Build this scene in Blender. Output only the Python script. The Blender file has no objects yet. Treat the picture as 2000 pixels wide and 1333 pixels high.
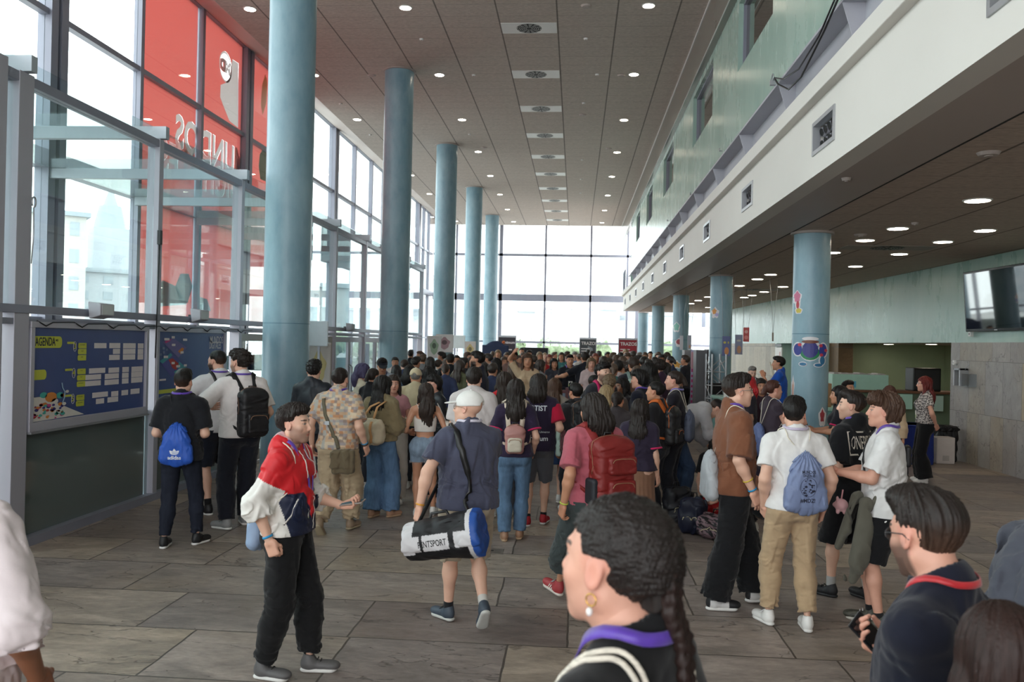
import bpy, bmesh, math, random
import numpy as np
from mathutils import Vector, Matrix, Euler
SC = bpy.context.scene
COL = SC.collection
PI = math.pi
F_PX = 1650.0            # focal length for a 2000 px wide frame
CAM_Z = 2.1
# ---------------------------------------------------------------- camera
def cam_axes(yaw=0.0753, pitch=0.0025, roll=0.0216):
    fw = Vector((-math.sin(yaw)*math.cos(pitch), math.cos(yaw)*math.cos(pitch), math.sin(pitch)))
    r0 = Vector((math.cos(yaw), math.sin(yaw), 0)); u0 = r0.cross(fw)
    return (r0*math.cos(roll)+u0*math.sin(roll), -r0*math.sin(roll)+u0*math.cos(roll), fw)
CR, CU, CF = cam_axes()
cd = bpy.data.cameras.new('camera'); cam = bpy.data.objects.new('camera', cd); COL.objects.link(cam)
cd.sensor_width = 36; cd.sensor_fit = 'HORIZONTAL'; cd.lens = F_PX*36/2000
cam.matrix_world = Matrix(((CR.x, CU.x, -CF.x, 0), (CR.y, CU.y, -CF.y, 0), (CR.z, CU.z, -CF.z, CAM_Z), (0, 0, 0, 1)))
cd.clip_start = 0.05; cd.clip_end = 600
cd.dof.use_dof = True; cd.dof.focus_distance = 7.5; cd.dof.aperture_fstop = 4.5
SC.camera = cam
# ---------------------------------------------------------------- daylight: a bright overcast sky
w = bpy.data.worlds.new('overcast_sky'); SC.world = w; w.use_nodes = True
nt = w.node_tree; nt.nodes.clear()
wo = nt.nodes.new('ShaderNodeOutputWorld'); bg = nt.nodes.new('ShaderNodeBackground')
tc = nt.nodes.new('ShaderNodeTexCoord'); sx = nt.nodes.new('ShaderNodeSeparateXYZ'); rp = nt.nodes.new('ShaderNodeValToRGB')
nt.links.new(tc.outputs['Generated'], sx.inputs[0]); nt.links.new(sx.outputs['Z'], rp.inputs[0])
rp.color_ramp.elements[0].position = 0.46; rp.color_ramp.elements[0].color = (.86, .88, .90, 1)
rp.color_ramp.elements[1].position = 0.75; rp.color_ramp.elements[1].color = (.93, .965, 1, 1)
nt.links.new(rp.outputs[0], bg.inputs[0]); bg.inputs[1].default_value = 5.2
nt.links.new(bg.outputs[0], wo.inputs[0])
vs = SC.view_settings
vs.view_transform = 'Standard'; vs.look = 'None'; vs.gamma = 1; vs.use_curve_mapping = False; vs.exposure = 0.12
SC.cycles.max_bounces = 8; SC.cycles.diffuse_bounces = 5; SC.cycles.glossy_bounces = 3
SC.cycles.transmission_bounces = 4; SC.cycles.transparent_max_bounces = 24
SC.cycles.caustics_reflective = False; SC.cycles.caustics_refractive = False
SC.cycles.sample_clamp_indirect = 6; SC.cycles.use_denoising = True
def portal(name, loc, rot, sx_, sy_):
    l = bpy.data.lights.new(name, 'AREA'); l.shape = 'RECTANGLE'; l.size = sx_; l.size_y = sy_
    l.cycles.is_portal = True
    o = bpy.data.objects.new(name, l); COL.objects.link(o); o.location = loc; o.rotation_euler = rot; return o
portal('daylight_left', (-8.9, 20, 4.8), (0, -PI/2, 0), 9.6, 60)
portal('daylight_far', (0, 50.6, 4.8), (-PI/2, 0, 0), 18, 9.6)
portal('daylight_behind', (-1, -9.6, 4.8), (PI/2, 0, 0), 18, 9.6)
# ---------------------------------------------------------------- helpers
def ray(px, py):
    return CF*F_PX + CR*(px-1000) + CU*(666.5-py)
def at_z(px, py, z=0.0):
    d = ray(px, py); t = (z-CAM_Z)/d.z; return Vector((d.x*t, d.y*t, z))
def at_y(px, py, Y):
    d = ray(px, py); t = Y/d.y; return Vector((d.x*t, Y, CAM_Z+d.z*t))
def at_x(px, py, X):
    d = ray(px, py); t = X/d.x; return Vector((X, d.y*t, CAM_Z+d.z*t))
USED = {}
def tag(o, label=None, cat=None, group=None, kind=None):
    if label: o['label'] = label
    if cat: o['category'] = cat
    if group: o['group'] = group
    if kind: o['kind'] = kind
    return o
def link(name, me, parent=None, mats=()):
    o = bpy.data.objects.new(name, me); COL.objects.link(o)
    if parent: o.parent = parent
    for m in mats:
        if m: me.materials.append(m)
    return o
def empty(name, loc=(0, 0, 0), rz=0):
    o = bpy.data.objects.new(name, None); COL.objects.link(o); o.location = loc; o.rotation_euler = (0, 0, rz); o.empty_display_size = .1; return o
class MB:
    """collects simple solids into one mesh"""
    def __init__(s): s.v = []; s.f = []; s.m = []; s.sm = []
    def add(s, vs_, fs, mi=0, smooth=False):
        n = len(s.v); s.v += [tuple(v) for v in vs_]; s.f += [tuple(i+n for i in f) for f in fs]
        s.m += [mi]*len(fs); s.sm += [smooth]*len(fs); return s
    def box(s, x0, x1, y0, y1, z0, z1, mi=0, M=None):
        vs_ = [Vector((x, y, z)) for z in (z0, z1) for y in (y0, y1) for x in (x0, x1)]
        if M: vs_ = [M@v for v in vs_]
        return s.add(vs_, [(0, 2, 3, 1), (4, 5, 7, 6), (0, 1, 5, 4), (2, 6, 7, 3), (0, 4, 6, 2), (1, 3, 7, 5)], mi)
    def cyl(s, a, b, r, r2=None, n=16, mi=0, caps=True):
        a = Vector(a); b = Vector(b); r2 = r if r2 is None else r2
        d = (b-a).normalized(); u = d.orthogonal().normalized(); w_ = d.cross(u)
        vs_ = [a+(u*math.cos(2*PI*i/n)+w_*math.sin(2*PI*i/n))*r for i in range(n)]+[b+(u*math.cos(2*PI*i/n)+w_*math.sin(2*PI*i/n))*r2 for i in range(n)]
        s.add(vs_, [(i, (i+1) % n, n+(i+1) % n, n+i) for i in range(n)], mi, True)
        if caps: s.add(vs_, [tuple(range(n-1, -1, -1)), tuple(range(n, 2*n))], mi)
        return s
    def tube(s, pts, r, n=8, mi=0, flat=None):
        pts = [Vector(p) for p in pts]; rings = []; up = None
        for i, p in enumerate(pts):
            d = (pts[min(i+1, len(pts)-1)]-pts[max(i-1, 0)]).normalized()
            if up is None: up = d.orthogonal().normalized()
            up = (up-d*up.dot(d)).normalized(); w_ = d.cross(up)
            rr = r(i/(len(pts)-1)) if callable(r) else r
            rings.append([p+(up*math.cos(2*PI*k/n)+w_*math.sin(2*PI*k/n))*rr for k in range(n)])
        vs_ = [v for R in rings for v in R]; fs = []
        for i in range(len(rings)-1):
            for k in range(n): fs.append((i*n+k, i*n+(k+1) % n, (i+1)*n+(k+1) % n, (i+1)*n+k))
        fs += [tuple(range(n-1, -1, -1)), tuple(range((len(rings)-1)*n, len(rings)*n))]
        return s.add(vs_, fs, mi, True)
    def prism(s, poly, a, b, mi=0):
        """poly: list of 3D points; extruded from offset vector a to offset vector b"""
        n = len(poly); P = [Vector(p)+Vector(a) for p in poly]+[Vector(p)+Vector(b) for p in poly]
        return s.add(P, [tuple(range(n-1, -1, -1)), tuple(range(n, 2*n))]+[(i, (i+1) % n, n+(i+1) % n, n+i) for i in range(n)], mi)
    def ribbon(s, pts, nrm, width, th=.0025, mi=0):
        """flat strap: path pts, surface normals nrm"""
        vs_ = []; n = len(pts)
        for i in range(n):
            p = Vector(pts[i]); d = (Vector(pts[min(i+1, n-1)])-Vector(pts[max(i-1, 0)])).normalized(); nn = Vector(nrm[i]).normalized()
            side = d.cross(nn).normalized(); ww = width(i/(n-1)) if callable(width) else width
            for a, b in ((-1, 0), (1, 0), (1, 1), (-1, 1)): vs_.append(p+side*a*ww/2+nn*b*th)
        fs = [(0, 1, 2, 3), ((n-1)*4+3, (n-1)*4+2, (n-1)*4+1, (n-1)*4)]
        for i in range(n-1):
            for k in range(4): fs.append((i*4+(k+1) % 4, i*4+k, (i+1)*4+k, (i+1)*4+(k+1) % 4))
        return s.add(vs_, fs, mi, True)
    def build(s, name, mats, parent=None, bevel=0, fixn=True):
        me = bpy.data.meshes.new(name); me.from_pydata(s.v, [], s.f)
        if not isinstance(mats, (list, tuple)): mats = [mats]
        for m in mats: me.materials.append(m)
        me.polygons.foreach_set('material_index', s.m); me.polygons.foreach_set('use_smooth', s.sm)
        if fixn:
            bm = bmesh.new(); bm.from_mesh(me); bmesh.ops.recalc_face_normals(bm, faces=bm.faces); bm.to_mesh(me); bm.free()
        me.update(); o = bpy.data.objects.new(name, me); COL.objects.link(o)
        if parent: o.parent = parent
        if bevel:
            b = o.modifiers.new('bevel', 'BEVEL'); b.width = bevel; b.segments = 2; b.limit_method = 'ANGLE'
        return o
# ---------------------------------------------------------------- materials
def lin(c):
    """display rgb 0-255 to linear"""
    r = []
    for x in c[:3]:
        x /= 255; r.append(x/12.92 if x <= .04045 else ((x+.055)/1.055)**2.4)
    return (*r, 1)
MATS = {}
def mat(name, col=(.5, .5, .5, 1), rough=.6, metal=0, spec=.5, noise=None, bump=None, emit=None, coat=0, attr=None, sheen=0):
    if name in MATS: return MATS[name]
    m = bpy.data.materials.new(name); m.use_nodes = True; nt = m.node_tree; b = nt.nodes['Principled BSDF']
    L = nt.links.new
    b.inputs['Base Color'].default_value = col if len(col) == 4 else (*col, 1)
    b.inputs['Roughness'].default_value = rough; b.inputs['Metallic'].default_value = metal
    b.inputs['Specular IOR Level'].default_value = spec; b.inputs['Coat Weight'].default_value = coat
    b.inputs['Sheen Weight'].default_value = sheen
    src = None
    if attr == 'color':
        a = nt.nodes.new('ShaderNodeAttribute'); a.attribute_name = 'Col'; src = a.outputs['Color']
    elif attr == 'object':
        a = nt.nodes.new('ShaderNodeObjectInfo'); src = a.outputs['Color']
    if noise:   # (scale vec, amount, detail)
        t = nt.nodes.new('ShaderNodeTexCoord'); mp = nt.nodes.new('ShaderNodeMapping'); nz = nt.nodes.new('ShaderNodeTexNoise')
        mp.inputs['Scale'].default_value = noise[0]; nz.inputs['Scale'].default_value = 1; nz.inputs['Detail'].default_value = noise[2] if len(noise) > 2 else 4
        L(t.outputs['Object'], mp.inputs[0]); L(mp.outputs[0], nz.inputs['Vector'])
        mr = nt.nodes.new('ShaderNodeMapRange'); mr.inputs['From Min'].default_value = .25; mr.inputs['From Max'].default_value = .75
        mr.inputs['To Min'].default_value = 1-noise[1]; mr.inputs['To Max'].default_value = 1+noise[1]
        L(nz.outputs['Fac'], mr.inputs['Value'])
        mx = nt.nodes.new('ShaderNodeVectorMath'); mx.operation = 'SCALE'
        if src: L(src, mx.inputs[0])
        else: mx.inputs[0].default_value = b.inputs['Base Color'].default_value[:3]
        L(mr.outputs[0], mx.inputs['Scale']); L(mx.outputs[0], b.inputs['Base Color'])
    elif src: L(src, b.inputs['Base Color'])
    if bump:    # (scale vec, strength, distance)
        t = nt.nodes.new('ShaderNodeTexCoord'); mp = nt.nodes.new('ShaderNodeMapping'); nz = nt.nodes.new('ShaderNodeTexNoise'); bp = nt.nodes.new('ShaderNodeBump')
        mp.inputs['Scale'].default_value = bump[0]; nz.inputs['Scale'].default_value = 1; nz.inputs['Detail'].default_value = 4
        L(t.outputs['Object'], mp.inputs[0]); L(mp.outputs[0], nz.inputs['Vector']); L(nz.outputs['Fac'], bp.inputs['Height'])
        bp.inputs['Strength'].default_value = bump[1]; bp.inputs['Distance'].default_value = bump[2]; L(bp.outputs[0], b.inputs['Normal'])
    if emit:
        b.inputs['Emission Color'].default_value = (*emit[0][:3], 1); b.inputs['Emission Strength'].default_value = emit[1]
    MATS[name] = m; return m
def glass_mat(name, tint=(.93, .97, .96), refl=.06, rough=0.0):
    m = bpy.data.materials.new(name); m.use_nodes = True; nt = m.node_tree; nt.nodes.clear(); L = nt.links.new
    o = nt.nodes.new('ShaderNodeOutputMaterial'); tr = nt.nodes.new('ShaderNodeBsdfTransparent'); gl = nt.nodes.new('ShaderNodeBsdfGlossy')
    lw = nt.nodes.new('ShaderNodeLayerWeight'); lw.inputs[0].default_value = .5; fr = nt.nodes.new('ShaderNodeMath'); fr.operation = 'POWER'; fr.inputs[1].default_value = 5; L(lw.outputs['Facing'], fr.inputs[0]); mx = nt.nodes.new('ShaderNodeMixShader')
    tr.inputs[0].default_value = (*tint, 1); gl.inputs['Roughness'].default_value = rough; gl.inputs[0].default_value = (.9, .95, .95, 1)
    ad = nt.nodes.new('ShaderNodeMath'); ad.operation = 'MULTIPLY_ADD'; ad.inputs[1].default_value = 1.0; ad.inputs[2].default_value = refl; ad.use_clamp = True
    L(fr.outputs[0], ad.inputs[0]); L(ad.outputs[0], mx.inputs[0]); L(tr.outputs[0], mx.inputs[1]); L(gl.outputs[0], mx.inputs[2]); L(mx.outputs[0], o.inputs[0])
    MATS[name] = m; return m
def film_mat(name, col, trans=.75):
    """printed film on glass: lets daylight through, coloured"""
    m = bpy.data.materials.new(name); m.use_nodes = True; nt = m.node_tree; nt.nodes.clear(); L = nt.links.new
    o = nt.nodes.new('ShaderNodeOutputMaterial'); t = nt.nodes.new('ShaderNodeBsdfTranslucent'); d = nt.nodes.new('ShaderNodeBsdfDiffuse'); g = nt.nodes.new('ShaderNodeBsdfGlossy')
    m1 = nt.nodes.new('ShaderNodeMixShader'); m2 = nt.nodes.new('ShaderNodeMixShader'); m1.inputs[0].default_value = trans; m2.inputs[0].default_value = .06
    for n in (t, d): n.inputs[0].default_value = (*col[:3], 1)
    g.inputs['Roughness'].default_value = .02
    L(d.outputs[0], m1.inputs[1]); L(t.outputs[0], m1.inputs[2]); L(m1.outputs[0], m2.inputs[1]); L(g.outputs[0], m2.inputs[2]); L(m2.outputs[0], o.inputs[0])
    MATS[name] = m; return m
def plain(name, rgb=None, **k): return MATS[name] if name in MATS else mat(name, lin(rgb), **k)
ORD = 'first second third fourth fifth sixth seventh eighth ninth tenth eleventh twelfth thirteenth fourteenth fifteenth sixteenth'.split()
def text_mesh(s, size=.1, depth=0.0, bold=0.0, sx=1.0, align='CENTER'):
    c = bpy.data.curves.new('t', 'FONT'); c.body = s; c.size = size; c.extrude = depth; c.offset = bold; c.align_x = align; c.align_y = 'CENTER'; c.resolution_u = 3
    o = bpy.data.objects.new('t', c); COL.objects.link(o); dg = bpy.context.evaluated_depsgraph_get()
    me = bpy.data.meshes.new_from_object(o.evaluated_get(dg)); bpy.data.objects.remove(o); bpy.data.curves.remove(c)
    for v in me.vertices: v.co.x *= sx
    return me
def text_obj(name, s, size, material, M, parent=None, **k):
    me = text_mesh(s, size, **k); me.transform(M); me.materials.clear(); me.materials.append(material)
    return link(name, me, parent)
# ================================================================ THE HALL
def stucco(name, c1, c2, rough=.35, scale=(3, 3, 1.2), coat=.0):
    m = bpy.data.materials.new(name); m.use_nodes = True; nt = m.node_tree; b = nt.nodes['Principled BSDF']; L = nt.links.new
    t = nt.nodes.new('ShaderNodeTexCoord'); mp = nt.nodes.new('ShaderNodeMapping'); mp.inputs['Scale'].default_value = scale
    n1 = nt.nodes.new('ShaderNodeTexNoise'); n1.inputs['Scale'].default_value = 1.3; n1.inputs['Detail'].default_value = 7; n1.inputs['Roughness'].default_value = .6
    r = nt.nodes.new('ShaderNodeValToRGB'); r.color_ramp.elements[0].color = c1; r.color_ramp.elements[1].color = c2
    r.color_ramp.elements[0].position = .32; r.color_ramp.elements[1].position = .7
    L(t.outputs['Object'], mp.inputs[0]); L(mp.outputs[0], n1.inputs['Vector']); L(n1.outputs['Fac'], r.inputs[0]); L(r.outputs[0], b.inputs['Base Color'])
    r2 = nt.nodes.new('ShaderNodeMapRange'); r2.inputs['To Min'].default_value = rough-.08; r2.inputs['To Max'].default_value = rough+.14
    L(n1.outputs['Fac'], r2.inputs['Value']); L(r2.outputs[0], b.inputs['Roughness'])
    bp = nt.nodes.new('ShaderNodeBump'); bp.inputs['Strength'].default_value = .12; bp.inputs['Distance'].default_value = .01
    L(n1.outputs['Fac'], bp.inputs['Height']); L(bp.outputs[0], b.inputs['Normal']); b.inputs['Coat Weight'].default_value = coat
    MATS[name] = m; return m
def slate(name, cols, brick=(1.55, .84), mortar=.009, swap=False, rough=.42, plane='XY', grain=.26):
    m = bpy.data.materials.new(name); m.use_nodes = True; nt = m.node_tree; b = nt.nodes['Principled BSDF']; L = nt.links.new
    t = nt.nodes.new('ShaderNodeTexCoord'); sp = nt.nodes.new('ShaderNodeSeparateXYZ'); cb = nt.nodes.new('ShaderNodeCombineXYZ')
    L(t.outputs['Object'], sp.inputs[0])
    a, c = {'XY': ('X', 'Y'), 'YZ': ('Y', 'Z'), 'XZ': ('X', 'Z')}[plane]
    L(sp.outputs[a], cb.inputs[0]); L(sp.outputs[c], cb.inputs[1])
    br = nt.nodes.new('ShaderNodeTexBrick'); br.inputs['Scale'].default_value = 1; br.inputs['Brick Width'].default_value = brick[0]; br.inputs['Row Height'].default_value = brick[1]
    br.inputs['Mortar Size'].default_value = mortar; br.inputs['Mortar Smooth'].default_value = .3; br.offset = .37; br.squash = .72; br.squash_frequency = 3
    br.inputs['Color1'].default_value = (0, 0, 0, 1); br.inputs['Color2'].default_value = (1, 1, 1, 1); br.inputs['Mortar'].default_value = (.5, .5, .5, 1)
    wn = nt.nodes.new('ShaderNodeTexNoise'); wn.inputs['Scale'].default_value = 3.5; wn.inputs['Detail'].default_value = 3
    wv = nt.nodes.new('ShaderNodeVectorMath'); wv.operation = 'MULTIPLY_ADD'; wv.inputs[1].default_value = (.025, .025, 0)
    L(cb.outputs[0], wn.inputs['Vector']); L(wn.outputs['Color'], wv.inputs[0]); L(cb.outputs[0], wv.inputs[2]); L(wv.outputs[0], br.inputs['Vector'])
    rr = nt.nodes.new('ShaderNodeValToRGB'); e = rr.color_ramp.elements
    while len(e) < len(cols): e.new(.5)
    for i, c_ in enumerate(cols): e[i].position = i/(len(cols)-1); e[i].color = c_
    L(br.outputs['Color'], rr.inputs[0])
    # offset the veining per slab so that no two slabs share it
    of = nt.nodes.new('ShaderNodeVectorMath'); of.operation = 'MULTIPLY_ADD'; of.inputs[1].default_value = (37, 19, 11); L(br.outputs['Color'], of.inputs[0]); L(t.outputs['Object'], of.inputs[2])
    mp = nt.nodes.new('ShaderNodeMapping'); mp.inputs['Scale'].default_value = (1.0, 2.6, 1.6); mp.inputs['Rotation'].default_value = (0, 0, .35)
    L(of.outputs[0], mp.inputs[0])
    n1 = nt.nodes.new('ShaderNodeTexNoise'); n1.inputs['Scale'].default_value = 1.6; n1.inputs['Detail'].default_value = 9; n1.inputs['Roughness'].default_value = .68; n1.inputs['Distortion'].default_value = .6
    L(mp.outputs[0], n1.inputs['Vector'])
    mr = nt.nodes.new('ShaderNodeMapRange'); mr.inputs['From Min'].default_value = .28; mr.inputs['From Max'].default_value = .72; mr.inputs['To Min'].default_value = .55+.25*(plane != 'XY'); mr.inputs['To Max'].default_value = 1.42-.2*(plane != 'XY')
    L(n1.outputs['Fac'], mr.inputs['Value'])
    sc = nt.nodes.new('ShaderNodeVectorMath'); sc.operation = 'SCALE'; L(rr.outputs[0], sc.inputs[0]); L(mr.outputs[0], sc.inputs['Scale'])
    n3 = nt.nodes.new('ShaderNodeTexNoise'); n3.inputs['Scale'].default_value = 9; n3.inputs['Detail'].default_value = 8; n3.inputs['Roughness'].default_value = .75; L(mp.outputs[0], n3.inputs['Vector'])
    m3 = nt.nodes.new('ShaderNodeMapRange'); m3.inputs['From Min'].default_value = .3; m3.inputs['From Max'].default_value = .7; m3.inputs['To Min'].default_value = 1-grain; m3.inputs['To Max'].default_value = 1+grain; L(n3.outputs['Fac'], m3.inputs['Value'])
    sc_ = nt.nodes.new('ShaderNodeVectorMath'); sc_.operation = 'SCALE'; L(sc.outputs[0], sc_.inputs[0]); L(m3.outputs[0], sc_.inputs['Scale']); sc = sc_
    # ochre tint patches
    n2 = nt.nodes.new('ShaderNodeTexNoise'); n2.inputs['Scale'].default_value = .9; n2.inputs['Detail'].default_value = 4; L(of.outputs[0], n2.inputs['Vector'])
    m2 = nt.nodes.new('ShaderNodeMapRange'); m2.inputs['From Min'].default_value = .5; m2.inputs['From Max'].default_value = .75; m2.inputs['To Max'].default_value = .32; L(n2.outputs['Fac'], m2.inputs['Value'])
    mx = nt.nodes.new('ShaderNodeMix'); mx.data_type = 'RGBA'; L(m2.outputs[0], mx.inputs['Factor']); L(sc.outputs[0], mx.inputs['A']); mx.inputs['B'].default_value = lin((142, 118, 84))
    # cleft cracks: thin dark lines
    vo = nt.nodes.new('ShaderNodeTexNoise'); vo.inputs['Scale'].default_value = .8; vo.inputs['Detail'].default_value = 5; vo.inputs['Distortion'].default_value = .3; L(mp.outputs[0], vo.inputs['Vector'])
    ab = nt.nodes.new('ShaderNodeMath'); ab.operation = 'SUBTRACT'; ab.inputs[1].default_value = .5; L(vo.outputs['Fac'], ab.inputs[0])
    ab2 = nt.nodes.new('ShaderNodeMath'); ab2.operation = 'ABSOLUTE'; L(ab.outputs[0], ab2.inputs[0])
    cr = nt.nodes.new('ShaderNodeMapRange'); cr.inputs['From Max'].default_value = .006; cr.inputs['To Min'].default_value = .5; cr.inputs['To Max'].default_value = 1; L(ab2.outputs[0], cr.inputs['Value'])
    s3 = nt.nodes.new('ShaderNodeVectorMath'); s3.operation = 'SCALE'; L(mx.outputs['Result'], s3.inputs[0]); L(cr.outputs[0], s3.inputs['Scale'])
    # mortar
    m4 = nt.nodes.new('ShaderNodeMix'); m4.data_type = 'RGBA'; L(br.outputs['Fac'], m4.inputs['Factor']); L(s3.outputs[0], m4.inputs['A']); m4.inputs['B'].default_value = lin((84, 76, 70)) if plane == 'XY' else lin((90, 88, 84))
    L(m4.outputs['Result'], b.inputs['Base Color'])
    mr2 = nt.nodes.new('ShaderNodeMapRange'); mr2.inputs['To Min'].default_value = rough-.12; mr2.inputs['To Max'].default_value = rough+.2; L(n1.outputs['Fac'], mr2.inputs['Value']); L(mr2.outputs[0], b.inputs['Roughness'])
    h = nt.nodes.new('ShaderNodeMath'); h.operation = 'MULTIPLY_ADD'; h.inputs[1].default_value = -1.0; L(br.outputs['Fac'], h.inputs[0]); L(n1.outputs['Fac'], h.inputs[2])
    h2 = nt.nodes.new('ShaderNodeMath'); h2.operation = 'ADD'; L(h.outputs[0], h2.inputs[0]); L(cr.outputs[0], h2.inputs[1])
    bp = nt.nodes.new('ShaderNodeBump'); bp.inputs['Strength'].default_value = .45; bp.inputs['Distance'].default_value = .012; L(h2.outputs[0], bp.inputs['Height']); L(bp.outputs[0], b.inputs['Normal'])
    b.inputs['Specular IOR Level'].default_value = .5
    MATS[name] = m; return m
def panels(name, c, px=1.24, py=.63, ox=.53, oy=0, rough=.9):
    """wood-wool ceiling panels with dark seams"""
    m = bpy.data.materials.new(name); m.use_nodes = True; nt = m.node_tree; b = nt.nodes['Principled BSDF']; L = nt.links.new
    t = nt.nodes.new('ShaderNodeTexCoord'); sp = nt.nodes.new('ShaderNodeSeparateXYZ'); L(t.outputs['Object'], sp.inputs[0])
    def seam(out, per, off, wd, lo):
        a = nt.nodes.new('ShaderNodeMath'); a.operation = 'ADD'; a.inputs[1].default_value = off+per*100; L(out, a.inputs[0])
        d = nt.nodes.new('ShaderNodeMath'); d.operation = 'PINGPONG'; d.inputs[1].default_value = per/2; L(a.outputs[0], d.inputs[0])
        r = nt.nodes.new('ShaderNodeMapRange'); r.inputs['From Min'].default_value = wd*.4; r.inputs['From Max'].default_value = wd; r.inputs['To Min'].default_value = lo; L(d.outputs[0], r.inputs['Value']); return r.outputs[0]
    s1 = seam(sp.outputs['X'], px, ox, .022, .35); s2 = seam(sp.outputs['Y'], py, oy, .012, .72)
    mu = nt.nodes.new('ShaderNodeMath'); mu.operation = 'MULTIPLY'; L(s1, mu.inputs[0]); L(s2, mu.inputs[1])
    mp = nt.nodes.new('ShaderNodeMapping'); mp.inputs['Scale'].default_value = (1, 5, 1); L(t.outputs['Object'], mp.inputs[0])
    n = nt.nodes.new('ShaderNodeTexNoise'); n.inputs['Scale'].default_value = 14; n.inputs['Detail'].default_value = 6; L(mp.outputs[0], n.inputs['Vector'])
    r = nt.nodes.new('ShaderNodeMapRange'); r.inputs['From Min'].default_value = .3; r.inputs['From Max'].default_value = .7; r.inputs['To Min'].default_value = .78; r.inputs['To Max'].default_value = 1.2; L(n.outputs['Fac'], r.inputs['Value'])
    m2 = nt.nodes.new('ShaderNodeMath'); m2.operation = 'MULTIPLY'; L(mu.outputs[0], m2.inputs[0]); L(r.outputs[0], m2.inputs[1])
    sc = nt.nodes.new('ShaderNodeVectorMath'); sc.operation = 'SCALE'; sc.inputs[0].default_value = c[:3]; L(m2.outputs[0], sc.inputs['Scale']); L(sc.outputs[0], b.inputs['Base Color'])
    b.inputs['Roughness'].default_value = rough; b.inputs['Specular IOR Level'].default_value = .2; MATS[name] = m; return m

M_floor = slate('slate_floor', [lin((120, 107, 103)), lin((156, 143, 134)), lin((130, 120, 117)), lin((168, 153, 137)), lin((116, 107, 106))])
M_stone = slate('slate_cladding', [lin((142, 138, 137)), lin((156, 151, 148)), lin((148, 145, 144)), lin((164, 150, 128))], grain=.08, brick=(.62, .98), plane='YZ', rough=.4, mortar=.004)
M_ceil = panels('wood_wool_ceiling', lin((196, 185, 177)))
M_ceil2 = panels('low_ceiling_panels', lin((184, 168, 156)), ox=.0)
M_col = stucco('blue_stucco', lin((118, 152, 168)), lin((152, 180, 191)), rough=.34, scale=(2.2, 2.2, 1.0))
M_green = stucco('green_stucco', lin((158, 186, 175)), lin((180, 202, 192)), rough=.24, scale=(1, 1.1, .35))
M_green2 = stucco('teal_stucco', lin((142, 174, 164)), lin((166, 192, 183)), rough=.26, scale=(1, 1.8, .7))
M_olive = stucco('olive_stucco', lin((150, 164, 132)), lin((166, 178, 146)), rough=.6, scale=(1, 1, .6))
M_plaster = plain('warm_white_plaster', (218, 214, 208), rough=.7, noise=((.6, .6, .6), .04), bump=((30, 30, 30), .1, .002))
M_soffit = plain('taupe_plaster', (176, 164, 158), rough=.55, noise=((.7, .7, .7), .05))
M_steel = plain('grey_painted_steel', (176, 176, 184), rough=.45, noise=((2, 2, 2), .05))
M_frame = plain('grey_aluminium', (180, 178, 188), rough=.42, metal=.2, noise=((3, 3, 1), .04))
M_framed = plain('dark_grey_steel', (144, 146, 160), rough=.4, metal=.15, noise=((3, 3, 1), .05))
M_band = plain('upper_band_paint', (128, 124, 118), rough=.22, noise=((1, .4, 2), .06))
M_glass = glass_mat('clear_glass'); M_glass2 = glass_mat('hall_glass', tint=(.90, .95, .95), refl=.05)
M_black = plain('black_plastic', (18, 18, 20), rough=.4, noise=((5, 5, 5), .1))
M_white = plain('white_plastic', (228, 228, 226), rough=.45, noise=((5, 5, 5), .02))
M_dark = plain('vent_black', (26, 25, 25), rough=.8, noise=((5, 5, 5), .1))
M_lamp = mat('lamp_glow', (1, 1, 1, 1), emit=((1.0, .86, .68), 26.0), noise=((4, 4, 4), .01))

Y0, Y1, XF, XP = -9.0, 50.0, -8.66, -5.4
CEIL, LOW = 8.964, 3.88
def S(o, kind='structure'): o['kind'] = kind; return o
S(MB().box(-12, 14, -9.2, 54, -.3, 0).build('floor', M_floor))
S(MB().box(-40, 40, 54, 120, -.5, -.05).build('ground', plain('pale_paving', (190, 188, 184), rough=.9, noise=((.5, .5, .5), .05))))
S(MB().box(-90, -12, -40, 120, -.5, -.05).build('ground', MATS['pale_paving']))
S(MB().box(-7.5, 2.5, Y0, 49.0, CEIL, CEIL+.3).build('ceiling', M_ceil))
S(MB().prism([(-7.5, 0, CEIL), (-7.5, 0, CEIL+.3), (XF-.1, 0, 9.95), (XF-.1, 0, 9.66)], (0, Y0, 0), (0, 51, 0)).build('trim_1', M_soffit))
S(MB().prism([(0, 49.0, CEIL), (0, 49.0, CEIL+.3), (0, 50.3, CEIL+.6), (0, 50.3, CEIL+.3)], (-8.8, 0, 0), (4, 0, 0)).build('trim_2', M_soffit))
# a small floor hatch plate between the slabs
hp = at_z(958, 1077); o = MB().box(-.13, .13, -.1, .1, 0, .004).build('floor_hatch', plain('hatch_steel', (120, 112, 104), rough=.5, metal=.3, noise=((9, 9, 9), .1)))
o.location = hp; tag(o, 'small flat metal access plate set in the slate floor', 'hatch'); 
o2 = MB().box(-.03, .03, -.02, .02, .004, .006).build('keyhole', M_dark, o)
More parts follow.
